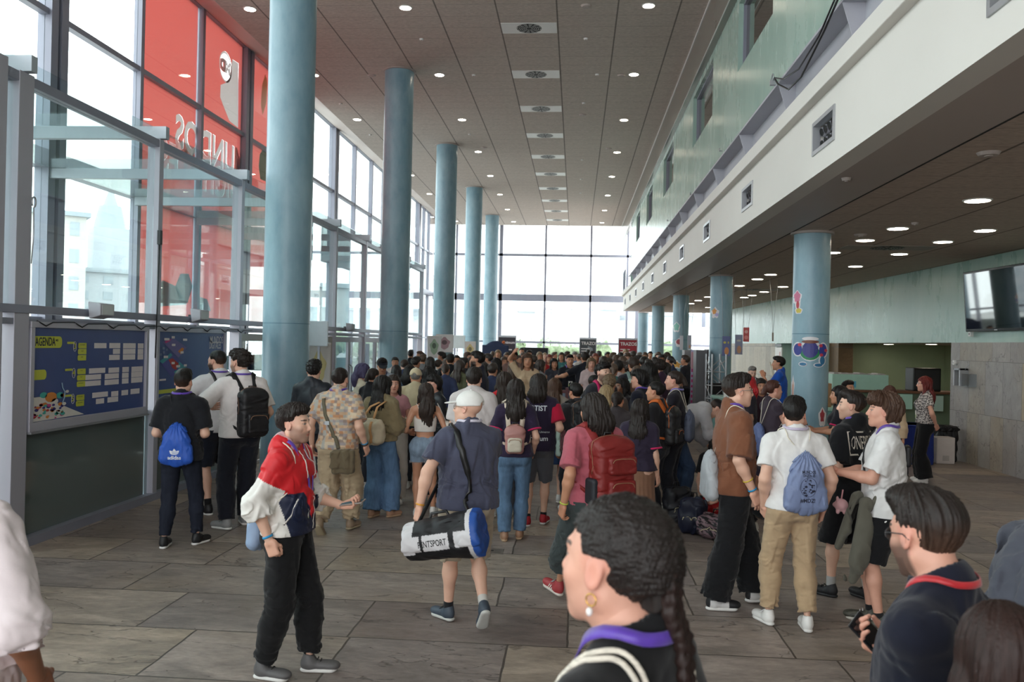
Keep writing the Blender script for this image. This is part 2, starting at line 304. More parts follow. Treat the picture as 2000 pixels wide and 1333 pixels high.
# ---- left facade: bays of tall glazing between wide main posts
def facade_bay(n, ya, yb):
    f = MB(); P = .06
    f.box(XF-.12, XF+.12, ya-.23, ya-.05, 0, 9.75); f.box(XF-.12, XF+.12, ya+.05, ya+.23, 0, 9.75); f.box(XF-.05, XF+.05, ya-.05, ya+.05, 0, 9.75)
    st = (yb-ya)/3
    for k in (1, 2): f.box(XF-.07, XF+.09, ya+st*k-P, ya+st*k+P, 0, 9.75)
    for z0, z1, t in ((0, .14, .1), (2.26, 2.36, .06), (4.78, 5.05, .16), (7.25, 7.35, .07), (9.55, 9.75, .08)): f.box(XF-t, XF+t, ya+.23, yb-.23, z0, z1)
    o = S(f.build('window_%d' % n, M_framed))
    for k in range(3):
        a = ya+st*k+(.23 if k == 0 else P); b = ya+st*(k+1)-(.23 if k == 2 else P)
        MB().box(XF-.006, XF+.006, a, b, .14, 9.6).build('pane', M_glass, o)
    return o
bays = [(-2.8-8, -2.8), (-2.8, 5.2), (5.2, 13.25), (13.25, 21.3), (21.3, 29.3), (29.3, 37.3), (37.3, 45.3), (45.3, 50.1)]
for i, (a, b) in enumerate(bays): facade_bay(i+1, max(a, Y0), b)
# ---- far glazed wall
f = MB()
for k, x in enumerate([-8.5, -7.2, -4.53, -1.88, .8, 2.95, 3.75, 6.4, 9.05]):
    w2 = .1 if x in (-4.53, 3.75) else .06
    if x == 3.75: f.box(3.45, 4.0, 50.0, 50.3, 0, 9.6)
    else: f.box(x-w2, x+w2, 50.0, 50.2, 0, 9.6)
for z0, z1 in ((0, .15), (2.12, 2.24), (4.62, 5.02), (7.28, 7.42), (9.3, 9.6)): f.box(-8.6, 9.4, 50.0, 50.15, z0, z1)
wf = S(f.build('window_9', M_framed))
for a, b in ((-8.4, -4.6), (-4.4, -1.95), (-1.8, .73), (.87, 2.88), (4.05, 6.3), (6.5, 9.0)): MB().box(a, b, 50.05, 50.062, .15, 9.4).build('pane', M_glass, wf)
# ---- round columns
def column(x, y, r, h, label, grp):
    o = MB().cyl((0, 0, 0), (0, 0, h), r, n=64).build('column', M_col); o.location = (x, y, 0)
    MB().cyl((0, 0, h-.035), (0, 0, h-.0), r+.05, n=48).build('collar', M_soffit, o)
    MB().cyl((0, 0, 2.33), (0, 0, 2.338), r+.0015, n=48, caps=False).build('joint', plain('joint_line', (60, 104, 122), rough=.5, noise=((2, 2, 2), .1)), o)
    tag(o, label, 'column', grp); o['kind'] = 'thing'; return o
for k in range(5):
    column(-4.618, 13.2+8*k, .366, CEIL-.001, 'tall blue stucco column on the window side, %s from the camera' % ORD[k], 'tall columns beside the glazed side')
RC = [column(3.556, 13.15+8*k, .268, LOW, 'shorter blue stucco column under the gallery, %s from the camera' % ORD[k], 'short columns under the gallery') for k in range(5)]
# ---- gallery: green wall, windows, grey upper band, steel channel, fascia, soffit
GX = 2.62
wz = (6.74, 7.9); wins = [(11.9+5.95*k, 14.45+5.95*k) for k in (-3, -2, -1, 0, 1, 2, 3, 4)]
wins = [(11.9, 14.45), (17.1, 19.95), (23.9, 26.6), (30.4, 32.9), (36.3, 38.4), (6.0, 8.6), (.2, 2.8), (-5.5, -3)]
g = MB(); ys = sorted(wins); prev = Y0
for a, b in ys:
    g.box(GX, GX+.25, prev, a, 5.6, CEIL); g.box(GX, GX+.25, a, b, 5.6, wz[0]); g.box(GX, GX+.25, a, b, wz[1], CEIL); prev = b
g.box(GX, GX+.25, prev, 42.0, 5.6, CEIL)
S(g.build('wall_gallery', M_green)); S(MB().box(GX, 9.5, 41.8, 42.0, 5.0, CEIL).build('wall_gallery_end', M_green))
M_glassd = plain('gallery_glass', (58, 52, 47), rough=.03, spec=.7, noise=((1, 1, 1), .05), coat=.6)
for i, (a, b) in enumerate(wins):
    o = S(MB().box(GX+.13, GX+.15, a, b, wz[0], wz[1]).build('window_%d' % (20+i), M_glassd))
    f = MB(); f.box(GX+.08, GX+.16, a, a+.035, *wz); f.box(GX+.08, GX+.16, b-.035, b, *wz); f.box(GX+.08, GX+.16, a, b, wz[0], wz[0]+.035); f.box(GX+.08, GX+.16, a, b, wz[1]-.035, wz[1])
    f.build('window_frame', M_framed, o)
S(MB().box(2.5, GX, Y0, 49, 8.03, CEIL).build('trim_3', M_band))  # glossy grey band along the top of the gallery wall
S(MB().box(2.485, 2.5, Y0, 49, 8.03, 8.045).box(2.485, 2.5, Y0, 49, 8.93, CEIL).build('trim_4', M_white))
# steel channel with gusset plates
ch = MB(); ch.box(2.80, 2.83, Y0, 43.0, 4.6, 5.58); ch.box(2.57, 2.83, Y0, 43.0, 5.57, 5.60); ch.box(2.42, 2.83, Y0, 43.4, 4.62, 4.65)
chan = S(ch.build('trim_5', M_steel))
for y in np.arange(-4.7, 43, 2.667):
    MB().prism([(2.58, 0, 5.57), (2.80, 0, 5.57), (2.80, 0, 4.85)], (0, y-.008, 0), (0, y+.008, 0)).build('gusset_plate', M_steel, chan)
# fascia with recessed vents
fv = [5.0+3.6*k for k in range(-2, 11)]; vz = (4.12, 4.40); VW = .34
fc = MB(); prev = Y0; vy = []
k = 0; y = 8.55
while y < 43: vy.append(y); y += 3.72
vy = [8.55-3.72*j for j in (3, 2, 1)]+vy
for y in vy:
    a, b = y-VW, y+VW
    fc.box(2.40, 2.62, prev, a, LOW, 4.66); fc.box(2.40, 2.62, a, b, LOW, vz[0]); fc.box(2.40, 2.62, a, b, vz[1], 4.66); prev = b
fc.box(2.40, 2.62, prev, 43.9, LOW, 4.66)
S(fc.build('wall_fascia', M_plaster, bevel=0)); S(MB().box(2.30, 2.46, Y0, 43.95, 4.62, 4.80).build('trim_6', M_plaster, bevel=.008))
S(MB().box(2.62, 3.24, Y0, 43.9, LOW, LOW+.2).build('trim_7', M_soffit)); S(MB().box(3.235, 3.255, Y0, 43.9, LOW-.004, LOW+.05).build('trim_8', M_dark))
M_alu = plain('brushed_aluminium', (176, 178, 182), rough=.35, metal=.6, noise=((8, 8, 2), .06))
for i, y in enumerate(vy):
    f = MB(); a, b = y-VW, y+VW
    f.box(2.385, 2.46, a-.03, a+.012, vz[0]-.03, vz[1]+.03); f.box(2.385, 2.46, b-.012, b+.03, vz[0]-.03, vz[1]+.03)
    f.box(2.385, 2.46, a+.012, b-.012, vz[0]-.03, vz[0]+.012); f.box(2.385, 2.46, a+.012, b-.012, vz[1]-.012, vz[1]+.03)
    o = f.build('air_vent', M_alu); bk = MB().box(2.50, 2.62, a, b, vz[0], vz[1]).build('backing', M_dark, o)
    nz = MB()
    for r_ in range(2):
        for c in range(5):
            yy = a+.08+c*.13+r_*.03; zz = vz[0]+.08+r_*.13
            nz.cyl((2.50, yy, zz), (2.455, yy-.012, zz-.01), .058, .042, n=14, caps=False); pass
    nz.build('nozzle_array', M_steel, o)
    dk = MB()
    for r_ in range(2):
        for c in range(5): dk.cyl((2.47, a+.07+c*.13+r_*.03, vz[0]+.075+r_*.13), (2.459, a+.068+c*.13+r_*.03, vz[0]+.072+r_*.13), .040, n=12)
    dk.build('nozzle_mouth', M_dark, o)
    tag(o, 'rectangular nozzle air vent in the white fascia, %s along from the camera end' % ORD[i] if i < 16 else '', 'vent', 'nozzle vents along the fascia')
# lower ceiling over the right aisle
S(MB().box(3.24, 12.5, Y0, 44.6, LOW, LOW+.2).build('ceiling_low', M_ceil2))
# gallery floor mass above the low ceiling, hidden from below; balustrade at the far end
rl = MB()
for k in range(9): rl.box(2.35, 2.37, 41.6+.26*k, 41.62+.26*k, 4.8, 5.8)
rl.box(2.34, 2.38, 41.6, 43.72, 5.8, 5.84); rl.box(2.34, 2.38, 41.6, 43.72, 4.86, 4.89)
for k in range(9): rl.box(2.35+.05*k, 2.37+.05*k, 43.7, 43.72, 4.8, 5.8)
tag(rl.build('balcony_railing', M_framed), 'dark metal balcony railing at the far end of the gallery', 'railing')
# ---- right side: stucco wall above, stone cladding and openings below
def wx(y): return 7.6-.0155*(y-10)
def wall_strip(name, ya, yb, z0, z1, m, th=.3, off=0):
    a, b = wx(ya)+off, wx(yb)+off
    return S(MB().add([(a, ya, z0), (b, yb, z0), (b+th, yb, z0), (a+th, ya, z0), (a, ya, z1), (b, yb, z1), (b+th, yb, z1), (a+th, ya, z1)],
        [(0, 1, 2, 3), (4, 7, 6, 5), (0, 4, 5, 1), (1, 5, 6, 2), (2, 6, 7, 3), (3, 7, 4, 0)]).build(name, m))
wall_strip('wall_right', Y0, 44.6, 2.30, LOW, M_green2)
wall_strip('wall_right_stone', Y0, 17.5, 0, 2.30, M_stone, th=.4)
wall_strip('wall_right_pier', 24.4, 25.2, 0, 2.3, slate('brown_stone', [lin((96, 72, 48)), lin((112, 90, 64)), lin((84, 66, 50))], brick=(.8, 1.1), plane='YZ'), th=.4)
S(MB().box(10.6, 10.8, 16.2, 26.2, 0, 3.0).build('wall_alcove_back', M_olive)); S(MB().box(7.1, 10.8, 25.2, 25.5, 0, 2.3).build('wall_alcove_end', M_olive))
S(MB().box(7.9, 10.8, 17.0, 17.3, 0, 2.3).build('wall_alcove_near', M_olive)); S(MB().box(7.8, 10.8, 16, 26, 2.3, 2.5).build('ceiling_alcove', M_soffit))
wall_strip('trim_9', 25.2, 25.6, 0, 2.3, plain('beige_post', (170, 164, 152), rough=.6, noise=((3, 3, 1), .08)), th=.2)
wall_strip('wall_recess', 25.6, 31.0, 0, 2.3, M_green, th=.1, off=.5); S(MB().box(7.2, 9.2, 31, 31.2, 0, 2.3).build('wall_recess_end', M_green)); S(MB().box(7.3, 9.2, 25.6, 31, 2.3, 2.4).build('ceiling_recess', M_soffit))
wall_strip('wall_right_far_stone', 31.2, 44.6, 0, 2.3, slate('pale_cladding', [lin((150, 138, 118)), lin((168, 158, 140)), lin((132, 122, 106))], brick=(.7, 1.1), plane='YZ'), th=.3)
# ---- hall shell behind the camera and outer right
f = MB()
for x in np.arange(-8.6, 9.4, 2.667): f.box(x-.06, x+.06, -9.3, -9.15, 0, 9.6)
for z0, z1 in ((0, .15), (2.26, 2.36), (4.78, 5.02), (7.25, 7.35), (9.3, 9.6)): f.box(-8.7, 9.4, -9.3, -9.16, z0, z1)
S(f.build('window_19', M_framed)); S(MB().box(2.62, 9.4, -9.12, -8.95, 0, LOW).build('wall_light_block', M_plaster))  # unseen wall added on the right to block daylight from behind
# ---- ceiling fittings
def downlight(x, y, z, r, label, grp, power):
    o = MB().cyl((0, 0, 0), (0, 0, -.012), r+.025, r+.018, n=24).build('downlight', M_white); o.location = (x, y, z)
    MB().cyl((0, 0, -.0125), (0, 0, -.014), r, n=24).build('lamp_disc', M_lamp, o)
    tag(o, label, 'ceiling light', grp); return o
for ci, (x, nm) in enumerate(((-6.93, 'window-side row'), (-3.64, 'middle row'), (1.32, 'gallery-side row'))):
    for k in range(8):
        downlight(x, 17.15+4.34*k, CEIL, .115, 'small downlight in the high ceiling, %s, %s from camera' % (nm, ORD[k]), 'high ceiling downlights', 0)
low = [(4.62, 10.19), (4.6, 12.57), (4.6, 13.95), (5.86, 12.68), (5.84, 14.03), (5.84, 15.86), (4.62, 15.76), (5.84, 18.28), (4.61, 20.59), (4.6, 22.01), (5.85, 24.57), (4.61, 24.45), (5.84, 26.91), (5.86, 28.83), (5.84, 30.07), (4.61, 30.13), (4.61, 32.54), (4.65, 34.91), (5.84, 34.4), (5.84, 21.4), (4.6, 37.6), (5.84, 38), (4.6, 4.2), (5.86, 5), (4.6, -.5), (5.86, 0)]
low.sort(key=lambda q: (q[0] > 5, q[1]))
cn = {0: 0, 1: 0}
for x, y in low:
    side = int(x > 5); nm = ('row near the columns', 'row near the teal wall')[side]
    downlight(x, y, LOW, .135, 'warm downlight in the low ceiling, %s, %s from camera' % (nm, ORD[cn[side]]), 'low ceiling downlights', 0); cn[side] += 1
for i_, (x, y) in enumerate([(8.6, 18.4), (8.6, 21.2), (8.6, 24.0), (9.8, 22.6)]): downlight(x, y, 2.3, .12, 'added unseen downlight that brightens the alcove, %s from the camera' % ORD[i_], 'added alcove downlights', 0)  # lamps added out of view to brighten the alcove
def diffuser(x, y, z, label, grp, hx=.6, m=None):
    o = MB().box(-hx, hx, -.3, .3, -.008, 0).build('ceiling_diffuser', m or M_white); o.location = (x, y, z)
    d = MB().cyl((0, 0, -.009), (0, 0, -.012), .27, n=32).build('grille', M_dark, o)
    b = MB()
    for r_ in (.25, .205, .16, .115, .07): 
        n = 36
        for i in range(n):
            if i % 3 == 2: continue
            a0, a1 = 2*PI*i/n, 2*PI*(i+1)/n
            b.add([(math.cos(a)*q, math.sin(a)*q, -.0135) for a in (a0, a1) for q in (r_-.012, r_+.012)], [(0, 1, 3, 2)])
    b.build('grille_ring', plain('grille_metal', (150, 148, 146), rough=.4, metal=.4, noise=((9, 9, 9), .05)), o)
    tag(o, label, 'air diffuser', grp)
for k in range(10): diffuser(-1.155, 18.32+3.155*k, CEIL, 'white ceiling air diffuser with a round grille, %s from the camera' % ORD[k], 'air diffusers down the high ceiling')
diffuser(5.3, 14.95, LOW, 'pale air diffuser in the low ceiling near the wall screen', 'air diffusers in the low ceiling', hx=.75, m=plain('diffuser_grey', (150, 142, 134), rough=.6, noise=((3, 3, 3), .05)))
diffuser(5.3, 26.0, LOW, 'pale air diffuser deeper in the low ceiling', 'air diffusers in the low ceiling', hx=.75, m=MATS['diffuser_grey'])
def ceil_disc(px, py, z, r, name, label, m=None, h=.03, cat=None, grp=None):
    p = at_z(px, py, z); o = MB().cyl((0, 0, 0), (0, 0, -h), r, r*.8, n=20).build(name, m or M_white); o.location = p; MB().cyl((0, 0, -h), (0, 0, -h-.008), r*.35, n=12).build('sensor_tip', M_soffit, o); tag(o, label, cat or 'sensor', grp)
for i, (px, py) in enumerate([(823, 76), (1144, 75), (925, 146), (1166, 145), (1140, 201), (723, 263), (917, 262), (1137, 312), (1135, 350), (1134, 377), (665, 202)]):
    ceil_disc(px, py, CEIL, .05, 'sprinkler_head', 'tiny pale sprinkler head in the high ceiling, %s counted from the camera' % ORD[i], cat='sprinkler', grp='sprinklers in the high ceiling')
for i, (px, py) in enumerate([(726, 147), (1138, 224), (946, 288), (1145, 11), (1214, 147), (1189, 290)]):
    ceil_disc(px, py, CEIL, .11, 'smoke_detector', 'flat round detector in the high ceiling, %s of those nearest the camera' % ORD[i], cat='smoke detector', grp='detectors in the high ceiling', m=M_soffit)
for i, (px, py) in enumerate([(1931, 298), (1681, 458), (1787, 435), (1653, 348)]):
    ceil_disc(px, py, LOW, .1 if i < 2 else .05, 'ceiling_speaker', ['large flat speaker disc in the low ceiling near the fascia', 'flat speaker disc in the low ceiling above the near short column', 'small detector in the low ceiling between warm lights', 'small flat disc in the taupe soffit near the vents'][i], m=M_soffit, cat='ceiling disc')
# ================================================================ GLASS VESTIBULE WALL (left)
posts = [7.77+2.667*k for k in range(-3, 9)]; PT, PM = 4.60, 2.34
bw = 1
for i, y in enumerate(posts):
    wide = .11 if i == 3 else .055
    o = MB().box(XP-.09, XP+.07, y-wide, y+wide, 0, PT+.006).build('partition_post', M_frame, bevel=.004)
    if i == 3: MB().box(XP-.085, XP+.085, y-.55, y-.3, 0, 4.66).build('companion_post', M_frame, o)
    tag(o, 'grey steel upright of the glazed vestibule wall, %s one along from behind the camera' % ORD[i], 'post', 'uprights of the vestibule wall')
    b = MB().box(XF+.1, XP+.14, y-.046, y+.046, PT+.012, PT+.17).build('roof_beam', plain('pale_steel', (178, 186, 194), rough=.4, metal=.2, noise=((3, 3, 3), .04)), bevel=.004)
    tag(b, 'pale steel beam crossing from the vestibule wall to the facade, %s one along from behind the camera' % ORD[i], 'beam', 'cross beams of the vestibule')
rail = MB(); ya, yb = posts[0], posts[-1]
rail.box(XP-.06, XP+.063, ya, yb, PT-.1, PT-.004); rail.box(XP-.075, XP+.09, ya, yb, PM-.05, PM+.03); rail.box(XP-.06, XP+.06, ya, yb, PM-.16, PM-.10)
tag(rail.build('vestibule_rail', M_framed, bevel=.004), 'long dark grey head rail and mid rail tying the vestibule uprights together', 'rail')
sill = MB().box(XP-.09, XP+.1, ya, 13.0, 0, .09).build('floor_sill', M_framed); tag(sill, 'low grey metal sill along the foot of the dark glass panels', 'sill')
for i in range(len(posts)-1):
    a, b = posts[i]+.06, posts[i+1]-.06
    o = S(MB().box(XP-.006, XP+.006, a, b, PM+.03, PT-.1).build('window_%d' % (40+i), M_glass2))
S(MB().box(XF+.1, XP-.05, ya, yb, PT+.17, PT+.18).build('window_60', M_glass2))
# lower infill: dark frosted glass under the boards
M_dkglass = plain('dark_backpainted_glass', (104, 114, 112), rough=.12, spec=.6, noise=((.6, .6, .6), .08), coat=.4)
for i, (a, b) in enumerate([(posts[1]+.06, posts[2]-.06), (posts[2]+.06, posts[3]-.6), (posts[3]+.12, posts[4]-.16), (posts[4]+.06, posts[5]-.1)]):
    o = MB().box(XP-.02, XP+.0, a, b, .09, 1.12).build('dark_glass_panel', M_dkglass)
    MB().box(XP-.03, XP+.02, a, b, 1.10, 1.15).build('edge_strip', M_frame, o)
    tag(o, 'dark grey-green glass panel at floor level, %s one along from behind the camera' % ORD[i], 'glass panel', 'dark glass panels under the boards')
# pale edge strip seen between panels
tag(MB().box(XP-.03, XP+.0, posts[4]-.14, posts[4]-.07, .05, 1.15).build('light_strip', plain('pale_blue_strip', (170, 190, 200), rough=.4, noise=((3, 3, 3), .03))), 'thin pale vertical strip between two dark glass panels', 'strip')
# ================================================================ SMOOTH-UNION BODIES
f32 = np.float32
def V(*a): return np.array(a, f32)
def nrm(v):
    v = np.asarray(v, float); return v/max(1e-9, float(np.linalg.norm(v)))
def Rx(a): c, s = math.cos(a), math.sin(a); return np.array([[1, 0, 0], [0, c, -s], [0, s, c]])
def Ry(a): c, s = math.cos(a), math.sin(a); return np.array([[c, 0, s], [0, 1, 0], [-s, 0, c]])
def Rz(a): c, s = math.cos(a), math.sin(a); return np.array([[c, -s, 0], [s, c, 0], [0, 0, 1]])
D = math.radians
def waves(P, seed, n=5):
    r = np.random.RandomState(seed); o = 0
    for i in range(n):
        d = r.normal(size=3); d /= np.linalg.norm(d); fq = 2*PI*(.7+.9*r.rand())
        o = o+np.sin(P@(d*fq).astype(f32)+f32(r.rand()*6.28)+(1.2*o if i else 0))
    return o/math.sqrt(n)
class Shape:
    def __init__(s): s.ops = []; s.lo = np.full(3, 1e9); s.hi = np.full(3, -1e9)
    def _bb(s, lo, hi, mode):
        if mode == 'u': s.lo = np.minimum(s.lo, lo); s.hi = np.maximum(s.hi, hi)
    def rc(s, a, b, ra, rb=None, k=.02, n=None, sq=1.0, mode='u'):
        rb = ra if rb is None else rb; a = np.asarray(a, float); b = np.asarray(b, float); r = max(ra, rb)
        nn = None if n is None else nrm(n).astype(f32); a_ = a.astype(f32); ba = (b-a).astype(f32); L2 = f32(max(1e-9, float(((b-a)**2).sum())))
        def f(P):
            q = P-a_; t = np.clip((q@ba)/L2, 0, 1); q = q-t[..., None]*ba
            if nn is not None: q = q+(q@nn)[..., None]*nn*f32(1/sq-1)
            d = np.sqrt((q*q).sum(-1))-(ra+(rb-ra)*t)
            return d*sq if (nn is not None and sq < 1) else d
        lo = np.minimum(a, b)-r; hi = np.maximum(a, b)+r; s.ops.append((mode, f, lo, hi, k)); s._bb(lo, hi, mode); return s
    def ell(s, c, r, R=None, k=.02, mode='u'):
        c = np.asarray(c, float); r = np.asarray(r, float); R_ = np.eye(3) if R is None else R; Rt = R_.astype(f32); c_ = c.astype(f32); ir = (1/r).astype(f32); m = r.max(); mn = r.min()
        def f(P):
            q = (P-c_)@Rt; u = q*ir; k0 = np.sqrt((u*u).sum(-1)); w_ = u*ir; k1 = np.sqrt((w_*w_).sum(-1))+1e-6
            return k0*(k0-1)/k1
        s.ops.append((mode, f, c-m, c+m, k)); s._bb(c-m, c+m, mode); return s
    def box(s, c, h, R=None, rd=.01, k=.01, mode='u'):
        c = np.asarray(c, float); h = np.asarray(h, float); R_ = np.eye(3) if R is None else R; Rt = R_.astype(f32); c_ = c.astype(f32); hh = (h-rd).astype(f32); m = float(np.linalg.norm(h))
        def f(P):
            q = np.abs((P-c_)@Rt)-hh; return np.sqrt((np.maximum(q, 0)**2).sum(-1))+np.minimum(q.max(-1), 0)-rd
        s.ops.append((mode, f, c-m, c+m, k)); s._bb(c-m, c+m, mode); return s
    def cut(s, p, n, k=0.0):
        """keep the side opposite to n"""
        p = np.asarray(p, f32); n = nrm(n).astype(f32); s.ops.append(('i', lambda P: (P-p)@n, None, None, k)); return s
    def cutl(s, e, n, r):
        """plane cut that only acts inside a ball"""
        e = np.asarray(e, f32); n = nrm(n).astype(f32); return s.mod(lambda P, d: np.maximum(d, np.minimum((P-e)@n, r-np.sqrt(((P-e)**2).sum(-1)))))
    def mod(s, f): s.ops.append(('m', f, None, None, 0)); return s
    def sub(s, o, k=.02):
        """smooth-join another Shape"""
        s.ops.append(('u', lambda P: o.eval(P), o.lo, o.hi, k)); s._bb(o.lo, o.hi, 'u'); return s
    def wr(s, amp, fx, fy, fz, seed=1, mask=None):
        sc = V(fx, fy, fz)
        def f(P, d):
            w_ = amp*waves(P*sc, seed)
            return d+(w_*mask(P) if mask else w_)
        return s.mod(f)
    def eval(s, P, ctr=None, rad=0):
        d = np.full(P.shape[:-1], .25, f32)
        for mode, f, lo, hi, k in s.ops:
            if mode in 'us':
                if ctr is not None:
                    g = rad+k+.012; sel = ((ctr > lo-g) & (ctr < hi+g)).all(-1)
                    if not sel.any(): continue
                    Q = P[sel]; e = d[sel]
                else: sel = None; Q = P; e = d
                v = f(Q)
                if mode == 's': v = -v; h = np.maximum(k-np.abs(e-v), 0)/k if k > 0 else 0; e = np.maximum(e, v)+h*h*k*.25
                else: h = np.maximum(k-np.abs(e-v), 0)/k if k > 0 else 0; e = np.minimum(e, v)-h*h*k*.25
                if sel is None: d = e
                else: d[sel] = e
            elif mode == 'i':
                v = f(P); h = np.maximum(k-np.abs(d-v), 0)/k if k > 0 else 0; d = np.maximum(d, v)+h*h*k*.25
            else: d = f(P, d)
        return d
def surface(sh, h, lo=None, hi=None):
    """surface nets over a narrow band; returns verts, quads"""
    lo = (sh.lo if lo is None else np.maximum(sh.lo, lo))-2.5*h; hi = (sh.hi if hi is None else np.minimum(sh.hi, hi))+2.5*h
    B = 6; nb = np.maximum(1, np.ceil((hi-lo)/(h*B)).astype(int)); n = nb*B
    bi = np.stack(np.meshgrid(*[np.arange(k) for k in nb], indexing='ij'), -1).reshape(-1, 3)
    ctr = (lo+(bi*B+(B-1)/2)*h).astype(f32); rad = h*B*.87
    dc = sh.eval(ctr[:, None, :], ctr, rad*2.2)[:, 0]
    act = np.abs(dc) < rad*1.35+.02
    sub = np.stack(np.meshgrid(*[np.arange(B)]*3, indexing='ij'), -1).reshape(-1, 3)
    P = (lo+(bi[act][:, None, :]*B+sub[None])*h).astype(f32)
    dv = sh.eval(P, ctr[act], rad)
    G = np.empty((len(bi), B**3), f32); G[:] = np.where(dc > 0, .1, -.1)[:, None]; G[act] = dv
    G = G.reshape(nb[0], nb[1], nb[2], B, B, B).transpose(0, 3, 1, 4, 2, 5).reshape(n)
    I = G < 0
    c8 = [I[a:n[0]-1+a, b:n[1]-1+b, c:n[2]-1+c] for a in (0, 1) for b in (0, 1) for c in (0, 1)]
    anyi = c8[0].copy(); alli = c8[0].copy()
    for c in c8[1:]: anyi |= c; alli &= c
    cell = anyi & ~alli; ci = np.argwhere(cell)
    if len(ci) == 0: return np.zeros((0, 3)), np.zeros((0, 4), int)
    idx = np.full(cell.shape, -1, np.int32); idx[cell] = np.arange(len(ci))
    acc = np.zeros((len(ci), 3), f32); cnt = np.zeros(len(ci), f32)
    cv = {(a, b, c): G[ci[:, 0]+a, ci[:, 1]+b, ci[:, 2]+c] for a in (0, 1) for b in (0, 1) for c in (0, 1)}
    for ax in range(3):
        for u in (0, 1):
            for v in (0, 1):
                a = [u, v]; a.insert(ax, 0); b = list(a); b[ax] = 1; va, vb = cv[tuple(a)], cv[tuple(b)]
                m = (va < 0) != (vb < 0); t = va[m]/(va[m]-vb[m]); pt = np.tile(np.array(a, f32), (m.sum(), 1)); pt[:, ax] = t; acc[m] += pt; cnt[m] += 1
    verts = lo+(ci+acc/cnt[:, None])*h; quads = []
    for ax in range(3):
        o1, o2 = [(1, 2), (2, 0), (0, 1)][ax]
        sl0 = [slice(1, n[i]-1) for i in range(3)]; sl0[ax] = slice(0, n[ax]-1); sl1 = list(sl0); sl1[ax] = slice(1, n[ax])
        A, Bv = I[tuple(sl0)], I[tuple(sl1)]
        e = np.argwhere(A != Bv); s_ = A[tuple(e.T)]
        base = e.copy()
        for i in range(3):
            if i != ax: base[:, i] += 1
        def at(d1, d2):
            q = base.copy(); q[:, o1] -= d1; q[:, o2] -= d2; return idx[q[:, 0], q[:, 1], q[:, 2]]
        q = np.stack([at(1, 1), at(0, 1), at(0, 0), at(1, 0)], -1); q[~s_] = q[~s_][:, ::-1]; quads.append(q)
    q = np.concatenate(quads); q = q[(q >= 0).all(-1)]
    return verts, q
def np_mesh(name, parts, colors=None, mats=(), smooth=True):
    """parts: [(verts, quads, matindex)]"""
    vs_ = np.concatenate([p[0] for p in parts]); off = 0; qs = []; mi = []
    for p in parts: qs.append(p[1]+off); off += len(p[0]); mi.append(np.full(len(p[1]), p[2] if len(p) > 2 else 0))
    q = np.concatenate(qs); me = bpy.data.meshes.new(name)
    me.vertices.add(len(vs_)); me.vertices.foreach_set('co', vs_.astype(f32).ravel())
    me.loops.add(q.size); me.loops.foreach_set('vertex_index', q.astype(np.int32).ravel())
    me.polygons.add(len(q)); me.polygons.foreach_set('loop_start', np.arange(0, q.size, 4, dtype=np.int32))
    try: me.polygons.foreach_set('loop_total', np.full(len(q), 4, np.int32))
    except Exception: pass
    me.polygons.foreach_set('material_index', np.concatenate(mi).astype(np.int32)); me.polygons.foreach_set('use_smooth', np.full(len(q), smooth))
    if colors is not None:
        a = me.color_attributes.new('Col', 'FLOAT_COLOR', 'POINT'); c = np.ones((len(vs_), 4), f32); c[:, :3] = colors; a.data.foreach_set('color', c.ravel())
    for m in mats: me.materials.append(m)
    me.update(calc_edges=True); return me
def solid(name, sh, h, m, parent=None, col=None, lo=None, hi=None):
    """mesh a Shape into one object; col = linear rgb or function(verts)->rgb"""
    v, q = surface(sh, h, lo, hi)
    c = None
    if col is not None: c = col(v) if callable(col) else np.tile(np.array(col[:3], f32), (len(v), 1))
    me = np_mesh(name, [(v, q, 0)], c, [m]); return link(name, me, parent)
def grad(sh, P, e=.004):
    g = np.stack([sh.eval(P+np.eye(3, dtype=f32)[i]*e)-sh.eval(P-np.eye(3, dtype=f32)[i]*e) for i in range(3)], -1)
    return g/(np.linalg.norm(g, axis=-1, keepdims=True)+1e-9)
def snap(sh, pts, off=.006, n=6, sub=6):
    """resample a path and lay it on the surface of sh"""
    P = np.array(pts, float); out = []
    for i in range(len(P)-1):
        p0 = P[max(i-1, 0)]; p1 = P[i]; p2 = P[i+1]; p3 = P[min(i+2, len(P)-1)]
        for t in np.arange(sub)/sub: out.append(.5*((2*p1)+(-p0+p2)*t+(2*p0-5*p1+4*p2-p3)*t*t+(-p0+3*p1-3*p2+p3)*t**3))
    out.append(P[-1]); Q = np.array(out, f32)
    for _ in range(n):
        d = sh.eval(Q); g = grad(sh, Q); Q = Q-np.clip(d-off, -.05, .05)[:, None]*g
    return Q, grad(sh, Q)
def strap(mb, sh, pts, width, off=.004, th=.003, mi=0, lay=True, nhint=None):
    if lay: Q, N = snap(sh, pts, off)
    else:
        Q = np.array(pts, float); N = np.tile(np.array(nhint, float), (len(Q), 1))
    mb.ribbon([tuple(p) for p in Q], [tuple(v) for v in N], width, th, mi); return Q
